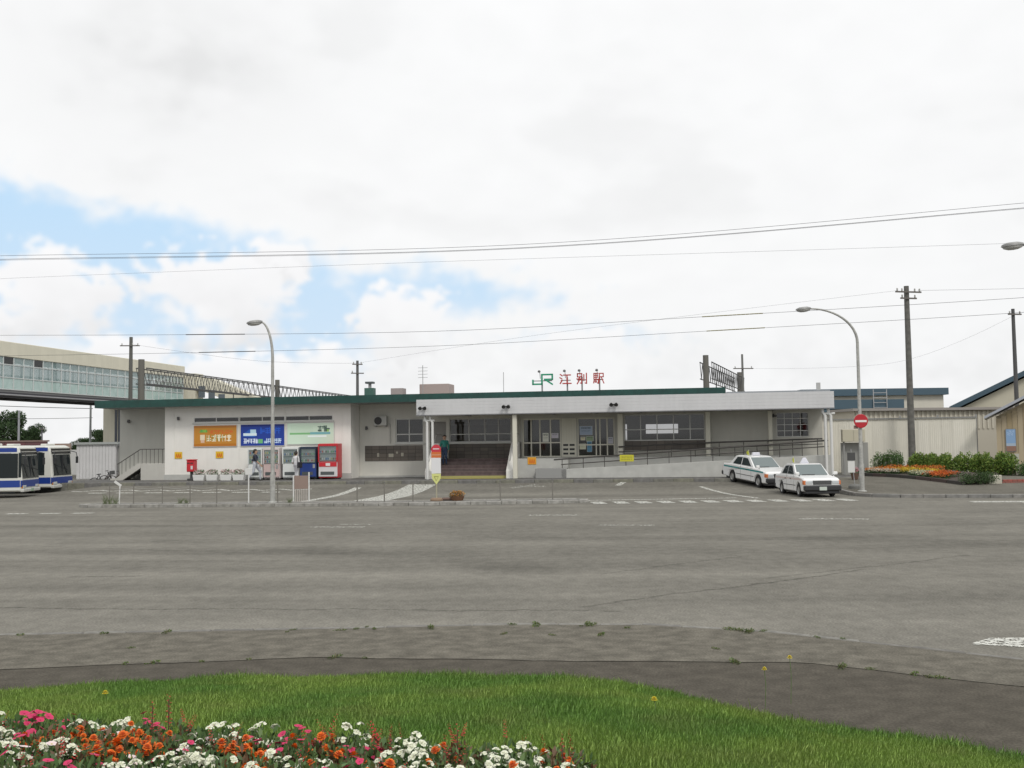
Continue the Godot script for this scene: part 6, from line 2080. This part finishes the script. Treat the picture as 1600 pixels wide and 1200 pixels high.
func lathe_col(st: SurfaceTool, prof: Array, col: Color) -> void:
	for i in prof.size() - 1:
		for k in 8:
			var a0 := TAU * k / 8.0
			var a1 := TAU * (k + 1) / 8.0
			var q := [Vector3(prof[i][0] * cos(a0), prof[i][1], prof[i][0] * sin(a0)), Vector3(prof[i + 1][0] * cos(a0), prof[i + 1][1], prof[i + 1][0] * sin(a0)), Vector3(prof[i + 1][0] * cos(a1), prof[i + 1][1], prof[i + 1][0] * sin(a1)), Vector3(prof[i][0] * cos(a1), prof[i][1], prof[i][0] * sin(a1))]
			st.set_color(col)
			vtri(st, [q[0], q[1], q[2]], [Vector3.UP, Vector3.UP, Vector3.UP], false)
			vtri(st, [q[0], q[2], q[3]], [Vector3.UP, Vector3.UP, Vector3.UP], false)

func front_flowers() -> void:
	var r := RandomNumberGenerator.new()
	r.seed = 2024
	var fm := vcol(0.65, 0.5)
	var kinds := {
		"white": {"name": "white_bedding_plant", "label": "white-flowered bedding plant in the foreground flower bed", "cat": "flower", "kind": "open", "h": 0.27, "n": [14, 19], "sp": 0.14, "m": []},
		"blush": {"name": "blush_bedding_plant", "label": "pinkish white bedding plant in the foreground flower bed", "cat": "flower", "kind": "open", "h": 0.25, "n": [7, 10], "sp": 0.13, "m": []},
		"orange": {"name": "marigold_plant", "label": "orange marigold plant in the foreground flower bed", "cat": "flower", "kind": "marigold", "h": 0.25, "n": [12, 17], "sp": 0.14, "m": []},
		"magenta": {"name": "magenta_bedding_plant", "label": "magenta-flowered bedding plant in the foreground flower bed", "cat": "flower", "kind": "open", "h": 0.27, "n": [11, 15], "sp": 0.13, "m": []},
		"red": {"name": "red_spike_plant", "label": "dark red spiked plant in the foreground flower bed", "cat": "flower", "kind": "spike", "h": 0.27, "n": [3, 5], "sp": 0.10, "m": []}}
	for s in 3:
		kinds.white.m.append(bloom("cluster", Color(0.72, 0.74, 0.58), Color(0.80, 0.80, 0.70), Color(0.55, 0.55, 0.12), 100 + s))
		kinds.blush.m.append(bloom("open", Color(0.78, 0.62, 0.62), Color(0.82, 0.72, 0.72), Color(0.5, 0.45, 0.1), 110 + s))
		kinds.orange.m.append(bloom("marigold", Color(0.72, 0.14, 0.01), Color(0.80, 0.20, 0.015), Color(0.6, 0.2, 0.02), 120 + s))
		kinds.magenta.m.append(bloom("open", Color(0.55, 0.025, 0.11), Color(0.62, 0.04, 0.13), Color(0.3, 0.02, 0.05), 130 + s))
		kinds.red.m.append(bloom("spike", Color(0.42, 0.03, 0.025), Color(0.5, 0.05, 0.03), Color(0.3, 0.02, 0.02), 140 + s))
	# leafy bodies, three of each tone
	var leaf := []
	for v in 4:
		var st := begin()
		var cols := [Color(0.07, 0.13, 0.04), Color(0.11, 0.18, 0.05), Color(0.05, 0.09, 0.03)] if v < 2 else ([Color(0.06, 0.11, 0.035), Color(0.09, 0.15, 0.045), Color(0.12, 0.07, 0.035)])
		leaf_blob(st, Vector3(0, 0.14, 0), Vector3(0.15, 0.14, 0.15), 330, 0.045, cols, r, 0.8)
		leaf.append(st.commit())
	var stem := begin()
	tube(stem, [Vector3(0, -0.12, 0), Vector3(0, 0, 0)], 0.0022, 4)
	var stem_mesh := stem.commit()
	var stem_m := mat(0.06, 0.11, 0.03, 0.7)
	var placed := 0
	for row in 9:
		for c in 24:
			var x := -3.35 + 0.17 * c + r.randf_range(-0.05, 0.05)
			var back := -5.88 + (x + 2.9) * 0.30
			var z := back + 0.165 * row + r.randf_range(-0.05, 0.05)
			if z > -4.1 or (x > 0.32):
				continue
			var key := "white"
			var u := r.randf()
			var n := sin(x * 7.3 + z * 3.0) + sin(x * 2.9 - z * 6.1)
			if x > -0.55:
				key = "white" if u < 0.62 else ("red" if u < 0.78 else ("magenta" if u < 0.92 else "orange"))
			elif x > -1.15:
				key = "orange" if u < 0.55 else ("white" if u < 0.75 else ("magenta" if u < 0.9 else "red"))
			elif n > 0.75:
				key = "orange" if u < 0.8 else "magenta"
			elif n < -0.9:
				key = "blush" if u < 0.55 else "white"
			else:
				key = "white" if u < 0.36 else ("blush" if u < 0.48 else ("orange" if u < 0.68 else ("red" if u < 0.82 else "magenta")))
			var d: Dictionary = kinds[key]
			var y := lawn_level(x, z)
			var t := thing(d.name, d.label, d.cat, Vector3(x, y - 0.01, z), r.randf() * TAU, d.label.replace(" in the", "s in the"))
			build("foliage", leaf[r.randi() % 2 + (2 if key in ["red", "orange"] else 0)], vcol(0.6, 0.35), t)
			var cnt := r.randi_range(d.n[0], d.n[1])
			for k in cnt:
				var a := r.randf() * TAU
				var rr: float = sqrt(r.randf()) * d.sp
				var hh: float = d.h * (1.0 - 1.6 * rr * rr / d.sp * 2.0) * r.randf_range(0.85, 1.15) + (r.randf_range(0.0, 0.05))
				var p := Vector3(cos(a) * rr, hh, sin(a) * rr)
				var o := build("bloom", d.m[r.randi() % 3], fm, t, p)
				var tilt := Vector3(cos(a) * rr * 3.0 + r.randfn() * 0.3, 1, sin(a) * rr * 3.0 + r.randfn() * 0.3).normalized()
				var side := tilt.cross(Vector3(r.randfn(), 0.1, r.randfn())).normalized()
				o.basis = Basis(side, tilt, side.cross(tilt)).scaled(Vector3.ONE * r.randf_range(0.5, 0.84) * (0.8 if key == "red" else 1.0))
				var sm := build("stalk", stem_mesh, stem_m, t, p)
				sm.basis = Basis(Vector3(1, 0, 0), (Vector3(cos(a) * 0.5, 1, sin(a) * 0.5)).normalized(), Vector3(0, 0, 1))
			placed += 1
	# tall thin red spikes that stand over the bed
	for p in [[-1.95, -5.55, 0.40], [-1.84, -5.5, 0.44], [-0.28, -5.05, 0.36], [0.22, -4.85, 0.33]]:
		var t := thing("tall_red_spike", "tall thin red flower spike rising above the foreground bed", "flower", Vector3(p[0], lawn_level(p[0], p[1]) - 0.01, p[1]), r.randf() * TAU, "tall red spikes above the foreground bed")
		part_tube("stalk", [Vector3.ZERO, Vector3(0.01, p[2], 0)], 0.003, mat(0.10, 0.06, 0.04, 0.7), t, 4)
		var o := build("bloom", kinds.red.m[r.randi() % 3], fm, t, Vector3(0.01, p[2] - 0.14, 0))
		o.scale = Vector3(0.8, 0.9, 0.8)
	print("flower plants ", placed)

func lawn() -> void:
	var st := begin()
	var nx := 90
	var nz := 26
	var P := func(i: int, j: int):
		var x := lerpf(-16.0, 12.0, float(i) / nx)
		var e := lawn_edge(x)
		var z := lerpf(e, 3.0, float(j) / nz)
		return Vector3(x, lawn_level(x, z) - (0.09 if j == 0 else 0.0), z)
	for i in nx:
		for j in nz:
			quad(st, P.call(i, j), P.call(i + 1, j), P.call(i + 1, j + 1), P.call(i, j + 1))
	var soil := mat(0.055, 0.075, 0.025, 0.95, pattern("blotch", 256, 0.02, 0.72, 1.0, 3), 0.7)
	setting(build("lawn_soil", st, soil))
	# bare earth of the flower bed
	# tufts of blades
	var r := RandomNumberGenerator.new()
	r.seed = 99
	var meshes := []
	for v in 3:
		var t := begin()
		for k in 11:
			var a := r.randf() * TAU
			var o := Vector3(r.randfn() * 0.018, 0, r.randfn() * 0.018)
			var h := r.randf_range(0.035, 0.085)
			var lean := Vector3(cos(a), 0, sin(a)) * h * r.randf_range(0.15, 0.7)
			var w := Vector3(-sin(a), 0, cos(a)) * r.randf_range(0.0016, 0.0028)
			var c := Color(1, 1, 1) * r.randf_range(0.7, 1.25)
			if r.randf() < 0.06:
				c = Color(1.9, 1.25, 1.5)
			var m := o + lean * 0.35 + Vector3(0, h * 0.6, 0)
			var tip := o + lean + Vector3(0, h, 0)
			var n := Vector3(cos(a), 0.6, sin(a)).normalized()
			t.set_color(c)
			vtri(t, [o - w, m - w * 0.8, m + w * 0.8], [n, n, n], false)
			vtri(t, [o - w, m + w * 0.8, o + w], [n, n, n], false)
			vtri(t, [m - w * 0.8, tip, m + w * 0.8], [n, n, n], false)
		meshes.append(t.commit())
	var tone := noise(61, 0.55, 4)
	var dry := noise(62, 1.6, 3)
	var total := 0
	for v in 3:
		var xs := []
		var cs := []
		var tries := 74000
		for k in tries:
			var z := r.randf_range(-11.6, -3.3)
			var x := r.randf_range(-9.5, 8.0)
			if absf(x + 0.5) > 0.56 * -z + 2.2:
				continue
			var e := lawn_edge(x)
			var ragged := e + 0.05 + 0.10 * dry.get_noise_2d(x * 3.0, z)
			if z < ragged:
				continue
			if x < 0.35 and z > -5.86 + (x + 2.9) * 0.3 and x > -4:
				continue
			var b := Basis(Vector3.UP, r.randf() * TAU)
			var s := r.randf_range(0.55, 0.95) * (1.3 if r.randf() < 0.05 else 1.0) * (1.0 + 0.5 * tone.get_noise_2d(x * 1.4 + 30, z * 1.4))
			if z - e < 0.5:
				s *= r.randf_range(0.8, 1.45)
			xs.append(Transform3D(b.scaled(Vector3(s * 1.1, s, s * 1.1)), Vector3(x, lawn_level(x, z) - 0.006, z)))
			var g := tone.get_noise_2d(x, z)
			var y := clampf(dry.get_noise_2d(x * 0.7 + 9, z * 0.7) * 1.4, 0, 1)
			var c := Color(0.185, 0.36, 0.06).lerp(Color(0.32, 0.48, 0.09), clampf(0.5 + g * 1.6, 0, 1)).lerp(Color(0.30, 0.34, 0.10), y * 0.45)
			cs.append(c * r.randf_range(0.85, 1.15))
		var mm := MultiMesh.new()
		mm.transform_format = MultiMesh.TRANSFORM_3D
		mm.use_colors = true
		mm.mesh = meshes[v]
		mm.instance_count = xs.size()
		for i in xs.size():
			mm.set_instance_transform(i, xs[i])
			mm.set_instance_color(i, cs[i])
		var o := MultiMeshInstance3D.new()
		o.multimesh = mm
		o.material_override = vcol(0.6, 0.45)
		o.name = numbered("lawn_grass")
		add_child(o)
		tag(o, ["short green grass of the foreground lawn", "longer green grass blades mixed into the foreground lawn", "fine green grass blades mixed into the foreground lawn"][v], "grass")
		o.set_meta("kind", "stuff")
		total += xs.size()
	print("tufts ", total)
	# dandelions
	var k := 0
	for p in [[2.52, -9.55, 0.42, "yellow dandelion on a tall stalk against the path, right of the pair"], [2.26, -9.45, 0.34, "yellow dandelion against the path, left of the pair"], [1.02, -7.7, 0.12, "single low yellow dandelion in the middle of the lawn"], [-3.4, -8.6, 0.08, "low yellow dandelion in the left half of the lawn"]]:
		var t := thing("dandelion", p[3], "flower", Vector3(p[0], lawn_level(p[0], p[1]) - 0.01, p[1]), 0.0, "dandelions in the lawn")
		part_tube("stalk", [Vector3.ZERO, Vector3(0.01, p[2] * 0.6, 0), Vector3(0.0, p[2], 0)], 0.003, mat(0.10, 0.16, 0.05, 0.7), t, 4)
		var o := build("bloom", bloom("marigold", Color(0.62, 0.50, 0.02), Color(0.66, 0.55, 0.03), Color(0.6, 0.4, 0.02), 160 + k), vcol(0.7, 0.4), t, Vector3(0, p[2], 0))
		o.scale = Vector3.ONE * 0.75
		k += 1

const NEAR_KERB := [Vector2(-30, -7.0), Vector2(-20, -10.6), Vector2(-12, -13.0), Vector2(-6.9, -13.8), Vector2(-3.5, -13.9), Vector2(0.0, -14.05), Vector2(1.7, -13.92), Vector2(3.2, -13.3), Vector2(5.6, -11.45), Vector2(9, -9.2), Vector2(14, -5.0)]
const NEAR_JOINT := [Vector2(-30, -5.6), Vector2(-20, -8.4), Vector2(-12, -10.6), Vector2(-5.8, -11.64), Vector2(-2.3, -12.05), Vector2(1.0, -11.62), Vector2(3.1, -11.45), Vector2(5.0, -10.2), Vector2(9, -7.6), Vector2(14, -3.0)]

func along(line: Array, x: float) -> float:
	for i in line.size() - 1:
		if x <= line[i + 1].x:
			return lerpf(line[i].y, line[i + 1].y, clampf((x - line[i].x) / (line[i + 1].x - line[i].x), 0, 1))
	return line[line.size() - 1].y

func strip_sheet(z0: Callable, z1: Callable, level: float, x0: float, x1: float, n: int) -> SurfaceTool:
	var st := begin()
	for i in n:
		var a := lerpf(x0, x1, float(i) / n)
		var b := lerpf(x0, x1, float(i + 1) / n)
		var v := [Vector3(a, level, z0.call(a)), Vector3(b, level, z0.call(b)), Vector3(b, level, z1.call(b)), Vector3(a, level, z1.call(a))]
		for k in [0, 1, 2, 0, 2, 3]:
			st.set_normal(Vector3.UP)
			st.set_uv(Vector2(v[k].x * 0.13, v[k].z * 0.15))
			st.set_uv2(Vector2(v[k].x, v[k].z) * 0.6)
			st.add_vertex(v[k])
	return st

func near_pavement(asphalt: Texture2D) -> void:
	var gap := func(x: float): return along(NEAR_JOINT, x) + 0.02 * sin(x * 3.1) + 0.012 * sin(x * 11.0)
	setting(build("pavement_outer_strip", strip_sheet(func(x): return along(NEAR_KERB, x) + 0.06, func(x): return gap.call(x) - 0.02, 0.028, -28, 13, 160), asphalt_mat(pattern("dirt", 1024, 0.02, 0.74, 1.0, 19, 6), 0.25, 0.231, 0.19)))
	setting(build("pavement_inner_strip", strip_sheet(func(x): return gap.call(x) + 0.02, func(x): return maxf(lawn_edge(x) + 0.5, gap.call(x) + 0.1), 0.03, -28, 13, 160), asphalt_mat(pattern("dirt2", 1024, 0.02, 0.8, 1.0, 29, 6), 0.148, 0.133, 0.108)))
	setting(build("pavement_joint", strip_sheet(func(x): return gap.call(x) - 0.03, func(x): return gap.call(x) + 0.03, 0.012, -28, 13, 160), mat(0.05, 0.045, 0.035, 0.95)))
	var t := thing("near_kerb", "worn low kerb line between the square and the near pavement", "kerb", Vector3.ZERO)
	var pts := []
	for p in NEAR_KERB:
		if p.x > -15 and p.x < 13:
			pts.append(p)
	var b := pattern("blotch", 256, 0.02, 0.72, 1.0, 3)
	kerb_row("kerb_stone", pts, 0.12, 0.034, 0.6, [mat(0.23, 0.22, 0.20, 0.9, b, 0.9), mat(0.20, 0.19, 0.17, 0.9, b, 0.9), mat(0.26, 0.25, 0.225, 0.9, b, 0.9)], t, func(_x: float, _z: float): return 0.0)
	# weeds in the cracks
	var r := RandomNumberGenerator.new()
	r.seed = 7
	var protos := []
	for v in 3:
		var st := begin()
		leaf_blob(st, Vector3(0, 0.02, 0), Vector3(0.10 + 0.05 * v, 0.03, 0.07), 60 + 30 * v, 0.05, [Color(0.07, 0.12, 0.03), Color(0.10, 0.15, 0.04), Color(0.13, 0.13, 0.05)], r, 1.2)
		protos.append(st.commit())
	for k in 44:
		var x := r.randf_range(-6.8, 5.2)
		var z: float = along(NEAR_KERB, x) + r.randf_range(0.0, 0.25)
		if k % 3 == 0:
			z = gap.call(x) + r.randf_range(-0.04, 0.05)
		elif k % 5 == 0:
			z = along(NEAR_KERB, x) + r.randf_range(0.3, 1.6)
		if z > lawn_edge(x) + 0.2:
			continue
		var o := build("weed_tuft", protos[r.randi() % 3], vcol(0.7, 0.4), null, Vector3(x, 0.03, z))
		o.rotation.y = r.randf() * TAU
		o.scale = Vector3(1.0, 0.7, 0.8) * r.randf_range(0.3, 0.75)
		tag(o, "small green weed growing in a crack of the near pavement", "weed", "weeds in the near pavement cracks")
	for p in [[-16.9, 0.35], [-17.1, 0.4], [-16.7, 0.3], [-13.9, 0.22], [-9.2, 0.2], [-13.6, 0.2]]:
		var st := begin()
		for k in 26:
			var a := r.randf() * TAU
			var h: float = p[1] * r.randf_range(0.6, 1.3)
			tube(st, [Vector3(r.randfn() * 0.08, 0, r.randfn() * 0.05), Vector3(cos(a) * 0.08, h * 0.6, sin(a) * 0.08), Vector3(cos(a) * 0.18, h, sin(a) * 0.18)], [0.005, 0.004, 0.001], 3)
		var o := build("roadside_grass", st, mat(0.12, 0.16, 0.06, 0.8), null, Vector3(p[0], 0.112, island_z(p[0]) - 0.5 - r.randf() * 0.3))
		tag(o, "tuft of tall thin grass growing on the kerb island", "grass", "grass tufts on the kerb island")

# ---------------------------------------------------------------- the scene
func _ready() -> void:
	rng.seed = 1
	# camera, sky, sun and exposure
	var cam := Camera3D.new()
	cam.name = "camera"
	cam.position = Vector3(0, 2.5, 0)
	cam.rotation = Vector3(atan(90.0 / 1600.0), 0, -0.0137)
	cam.fov = rad_to_deg(2.0 * atan(600.0 / 1600.0))
	cam.near = 0.1
	cam.far = 4000
	add_child(cam)
	cam.current = true
	var env := Environment.new()
	env.background_mode = Environment.BG_SKY
	var sky := Sky.new()
	var pm := PanoramaSkyMaterial.new()
	pm.panorama = sky_picture()
	sky.sky_material = pm
	env.sky = sky
	env.background_energy_multiplier = 1.0
	env.tonemap_mode = Environment.TONE_MAPPER_LINEAR
	env.tonemap_exposure = 1.0
	env.sdfgi_enabled = true
	env.ssao_enabled = true
	env.ssil_enabled = true
	var we := WorldEnvironment.new()
	we.name = "world_environment"
	we.environment = env
	add_child(we)
	var sun := DirectionalLight3D.new()
	sun.name = "sun"
	sun.light_energy = 0.5
	sun.light_color = Color(1.0, 0.985, 0.96)
	sun.light_angular_distance = 14.0
	sun.shadow_enabled = true
	sun.rotation_degrees = Vector3(-47, 24, 0)
	add_child(sun)
	print("sky done ", Time.get_ticks_msec())

	# ground, pavements and paint
	var asphalt := asphalt_picture()
	print("asphalt done ", Time.get_ticks_msec())
	var road := asphalt_mat(asphalt, 0.312, 0.305, 0.286)
	var st := begin()
	sheet(st, -60, 60, -76, 6, 120, 82, land)
	for q in [[-900, 900, -1500, -76], [-900, -60, -76, 6], [60, 900, -76, 6], [-900, 900, 6, 300]]:
		sheet(st, q[0], q[1], q[2], q[3], 24, 12, func(_x, _z): return -0.002)
	setting(build("road_surface", st, road))
	var blotch := pattern("blotch", 256, 0.02, 0.72, 1.0, 3)
	var pav := Node3D.new()
	pav.name = "station_pavement"
	add_child(pav)
	pav.position = ORG
	pav.rotation.y = TURN
	setting(pav)
	part_box("slab", -1.2, 43.4, -0.7, 0.0, -1.5, 3.9, mat(0.16, 0.155, 0.145, 0.9, blotch, 0.3), pav)
	for k in 44:
		part_box("kerb_stone", -1.2 + 1.014 * k, -1.2 + 1.014 * k + 1.0, -0.5, 0.008, 3.903, 4.06, mat(0.21 + 0.02 * (k % 3), 0.205 + 0.02 * (k % 3), 0.195, 0.9, blotch, 0.5), pav, 0.015)
	for k in 28:
		part_box("drain_slot", 16.5 + 0.95 * k, 16.62 + 0.95 * k, -0.34, -0.2, 4.062, 4.066, mat(0.06, 0.06, 0.06, 0.9), pav)
	# corner pavement at the right with its curved kerb
	var corner := [Vector2(14.45, -45.4), Vector2(14.5, -43.6), Vector2(14.9, -42.7), Vector2(15.8, -42.0), Vector2(17.4, -41.45), Vector2(24, -40.3), Vector2(45, -37.6)]
	st = begin()
	var cols := 40
	for i in cols:
		var x0 := lerpf(14.5, 60.0, pow(float(i) / cols, 1.8))
		var x1 := lerpf(14.5, 60.0, pow(float(i + 1) / cols, 1.8))
		for j in 30:
			var v := []
			for e in [[x0, j], [x1, j], [x1, j + 1], [x0, j + 1]]:
				var zf: float = along(corner, e[0])
				var z := lerpf(zf - 0.06, -74.0, pow(e[1] / 30.0, 1.5))
				v.append(Vector3(e[0], corner_level(z), z))
			for k in [0, 2, 1, 0, 3, 2]:
				st.set_normal(Vector3.UP)
				st.set_uv(Vector2(v[k].x, v[k].z) * 0.03)
				st.set_uv2(Vector2(v[k].x, v[k].z) * 0.45)
				st.add_vertex(v[k])
	var cp := build("corner_pavement", st, asphalt_mat(asphalt, 0.255, 0.246, 0.224))
	setting(cp)
	kerb_row("kerb_stone", [Vector2(14.42, -50.2)] + corner, 0.16, 0.14, 0.8, [mat(0.30, 0.29, 0.27, 0.9, blotch, 0.5), mat(0.27, 0.265, 0.25, 0.9, blotch, 0.5)], cp, func(_x, z): return corner_level(z) - 0.13)
	near_pavement(asphalt)
	island()
	var wp := worn_paint()
	var bars := []
	for k in 12:
		var x := lerpf(3.35, 13.2, k / 11.0)
		bars.append([Vector2(x, -41.95 + 0.02 * k), Vector2(x + 0.1, -40.55 + 0.02 * k), 0.52])
	marking("crossing_bars", "row of white painted bars in front of the taxis", bars, wp)
	marking("bay_lines", "thin white bay lines beside the taxis", [[Vector2(3.1, -43.0), Vector2(9.4, -43.4), 0.28], [Vector2(9.1, -50.0), Vector2(10.2, -42.9), 0.22], [Vector2(5.2, -51.2), Vector2(5.6, -52.3), 0.3]], wp)
	marking("walkway_paint", "broad white painted walkway leading to the station steps", [[Vector2(-6.4, -44.3), Vector2(-4.75, -53.7), 1.5]], wp)
	marking("lane_line", "slanting white line left of the painted walkway", [[Vector2(-9.3, -44.3), Vector2(-8.03, -53.3), 0.42]], wp)
	var zig := []
	for k in 16:
		var a := on_front(2.2 + 0.85 * k, 0, 5.8 + 0.5 * (k % 2))
		var b := on_front(2.2 + 0.85 * (k + 1), 0, 5.8 + 0.5 * ((k + 1) % 2))
		zig.append([Vector2(a.x, a.z), Vector2(b.x, b.z), 0.2])
	for k in 7:
		var a := on_front(4.0 + 1.6 * k, 0, 7.1)
		var b := on_front(5.0 + 1.6 * k, 0, 7.1)
		zig.append([Vector2(a.x, a.z), Vector2(b.x, b.z), 0.3])
	marking("zigzag_lines", "worn white zigzag lines before the posters", zig, wp)
	marking("worn_arrows", "worn white road lettering remains on the square", [[Vector2(-0.1, -51.4), Vector2(1.2, -52.4), 0.4], [Vector2(0.3, -52.1), Vector2(1.6, -51.6), 0.3], [Vector2(0.5, -34.9), Vector2(2.2, -34.6), 0.5], [Vector2(2.5, -30.4), Vector2(4.1, -30.1), 0.35], [Vector2(8.8, -31.8), Vector2(10.8, -31.3), 0.55], [Vector2(-6.2, -31.2), Vector2(-4.5, -30.9), 0.4], [Vector2(-5.4, -32.0), Vector2(-4.4, -31.9), 0.25]], worn_paint(-0.24))
	marking("arrow_mark", "white painted arrow tip at the right picture edge", [[Vector2(5.42, -12.42), Vector2(5.85, -12.78), Vector2(6.9, -12.75), Vector2(6.9, -12.15), Vector2(6.15, -12.12)]], wp)
	marking("edge_line", "white edge line along the road at the far right", [[Vector2(17.2, -38.7), Vector2(30, -36.8), 0.7], [Vector2(18.6, -37.6), Vector2(22, -37.1), 0.4]], wp)
	var dl := []
	for k in 5:
		dl.append([Vector2(-22.0 + 1.3 * k, -39.6 + 0.1 * k), Vector2(-21.2 + 1.3 * k, -39.55 + 0.1 * k), 0.4])
	marking("dashed_line", "short white dashes at the left picture edge", dl, wp)

	# buildings
	station()
	rooftop_sign()
	posters()
	footbridge()
	corner_buildings()
	print("buildings done ", Time.get_ticks_msec())
	# things
	wall_things()
	overhead()
	var teal := mat(0.02, 0.22, 0.22, 0.3)
	var amber := mat(0.60, 0.17, 0.05, 0.2)
	taxi("white taxi parked in front, with triangular roof lamp and amber corners", Vector3(12.82, 0.0, -45.0), 0.03, 0.0, mat(0.6, 0.5, 0.47, 0.3), amber, 0)
	var c2 := Vector2(11.98, -50.45)
	var f2 := Vector2(sin(0.30), cos(0.30))
	var yf := land(c2.x + f2.x * 1.4, c2.y + f2.y * 1.4)
	var yr := land(c2.x - f2.x * 1.3, c2.y - f2.y * 1.3)
	taxi("white taxi with a teal side stripe waiting behind the other taxi", Vector3(c2.x, (yf + yr) / 2, c2.y), 0.30, atan2(yr - yf, 2.7), teal, amber, 1)
	bus("nearer white bus with blue stripe and dark front at the left edge", Vector3(-29.97, 0, -52.62), 1.671, false)
	bus("farther white bus with blue stripe and pale front pillars", Vector3(-30.35, 0, -57.9), 1.531, true)
	bicycle("dark bicycle leaning by the shed at the station corner", Vector3(-25.75, 0.0, -64.6), 0.5, 0.1, mat(0.05, 0.05, 0.055, 0.4))
	bicycle("second bicycle, brownish, next to the station corner wall", Vector3(-25.6, 0.0, -65.6), 0.2, -0.1, mat(0.12, 0.08, 0.06, 0.4))
	person("person in dark top and pale trousers walking past the vending machines", on_front(11.15, 0.005, 2.3), TURN + PI * 0.62, 1.74, 1.0, Color(0.025, 0.03, 0.05), Color(0.42, 0.44, 0.48), Color(0.02, 0.017, 0.015), Color(0.05, 0.05, 0.05), 0.0, 0)
	person("person in white top standing before the dark blue vending machine", on_front(13.42, 0.005, 1.95), TURN + PI * 0.9, 1.6, 0.15, Color(0.6, 0.6, 0.6), Color(0.55, 0.55, 0.57), Color(0.02, 0.017, 0.015), Color(0.4, 0.4, 0.4), 0.0, 1)
	person("person in teal top standing on the entrance steps", on_front(21.5, 0.71, 0.05), TURN + 0.25, 1.68, 0.1, Color(0.03, 0.2, 0.17), Color(0.03, 0.05, 0.10), Color(0.02, 0.017, 0.015), Color(0.05, 0.05, 0.05), 0.0, 2)
	corner_planting()
	print("things done ", Time.get_ticks_msec())
	lawn()
	front_flowers()
	print("all done ", Time.get_ticks_msec())
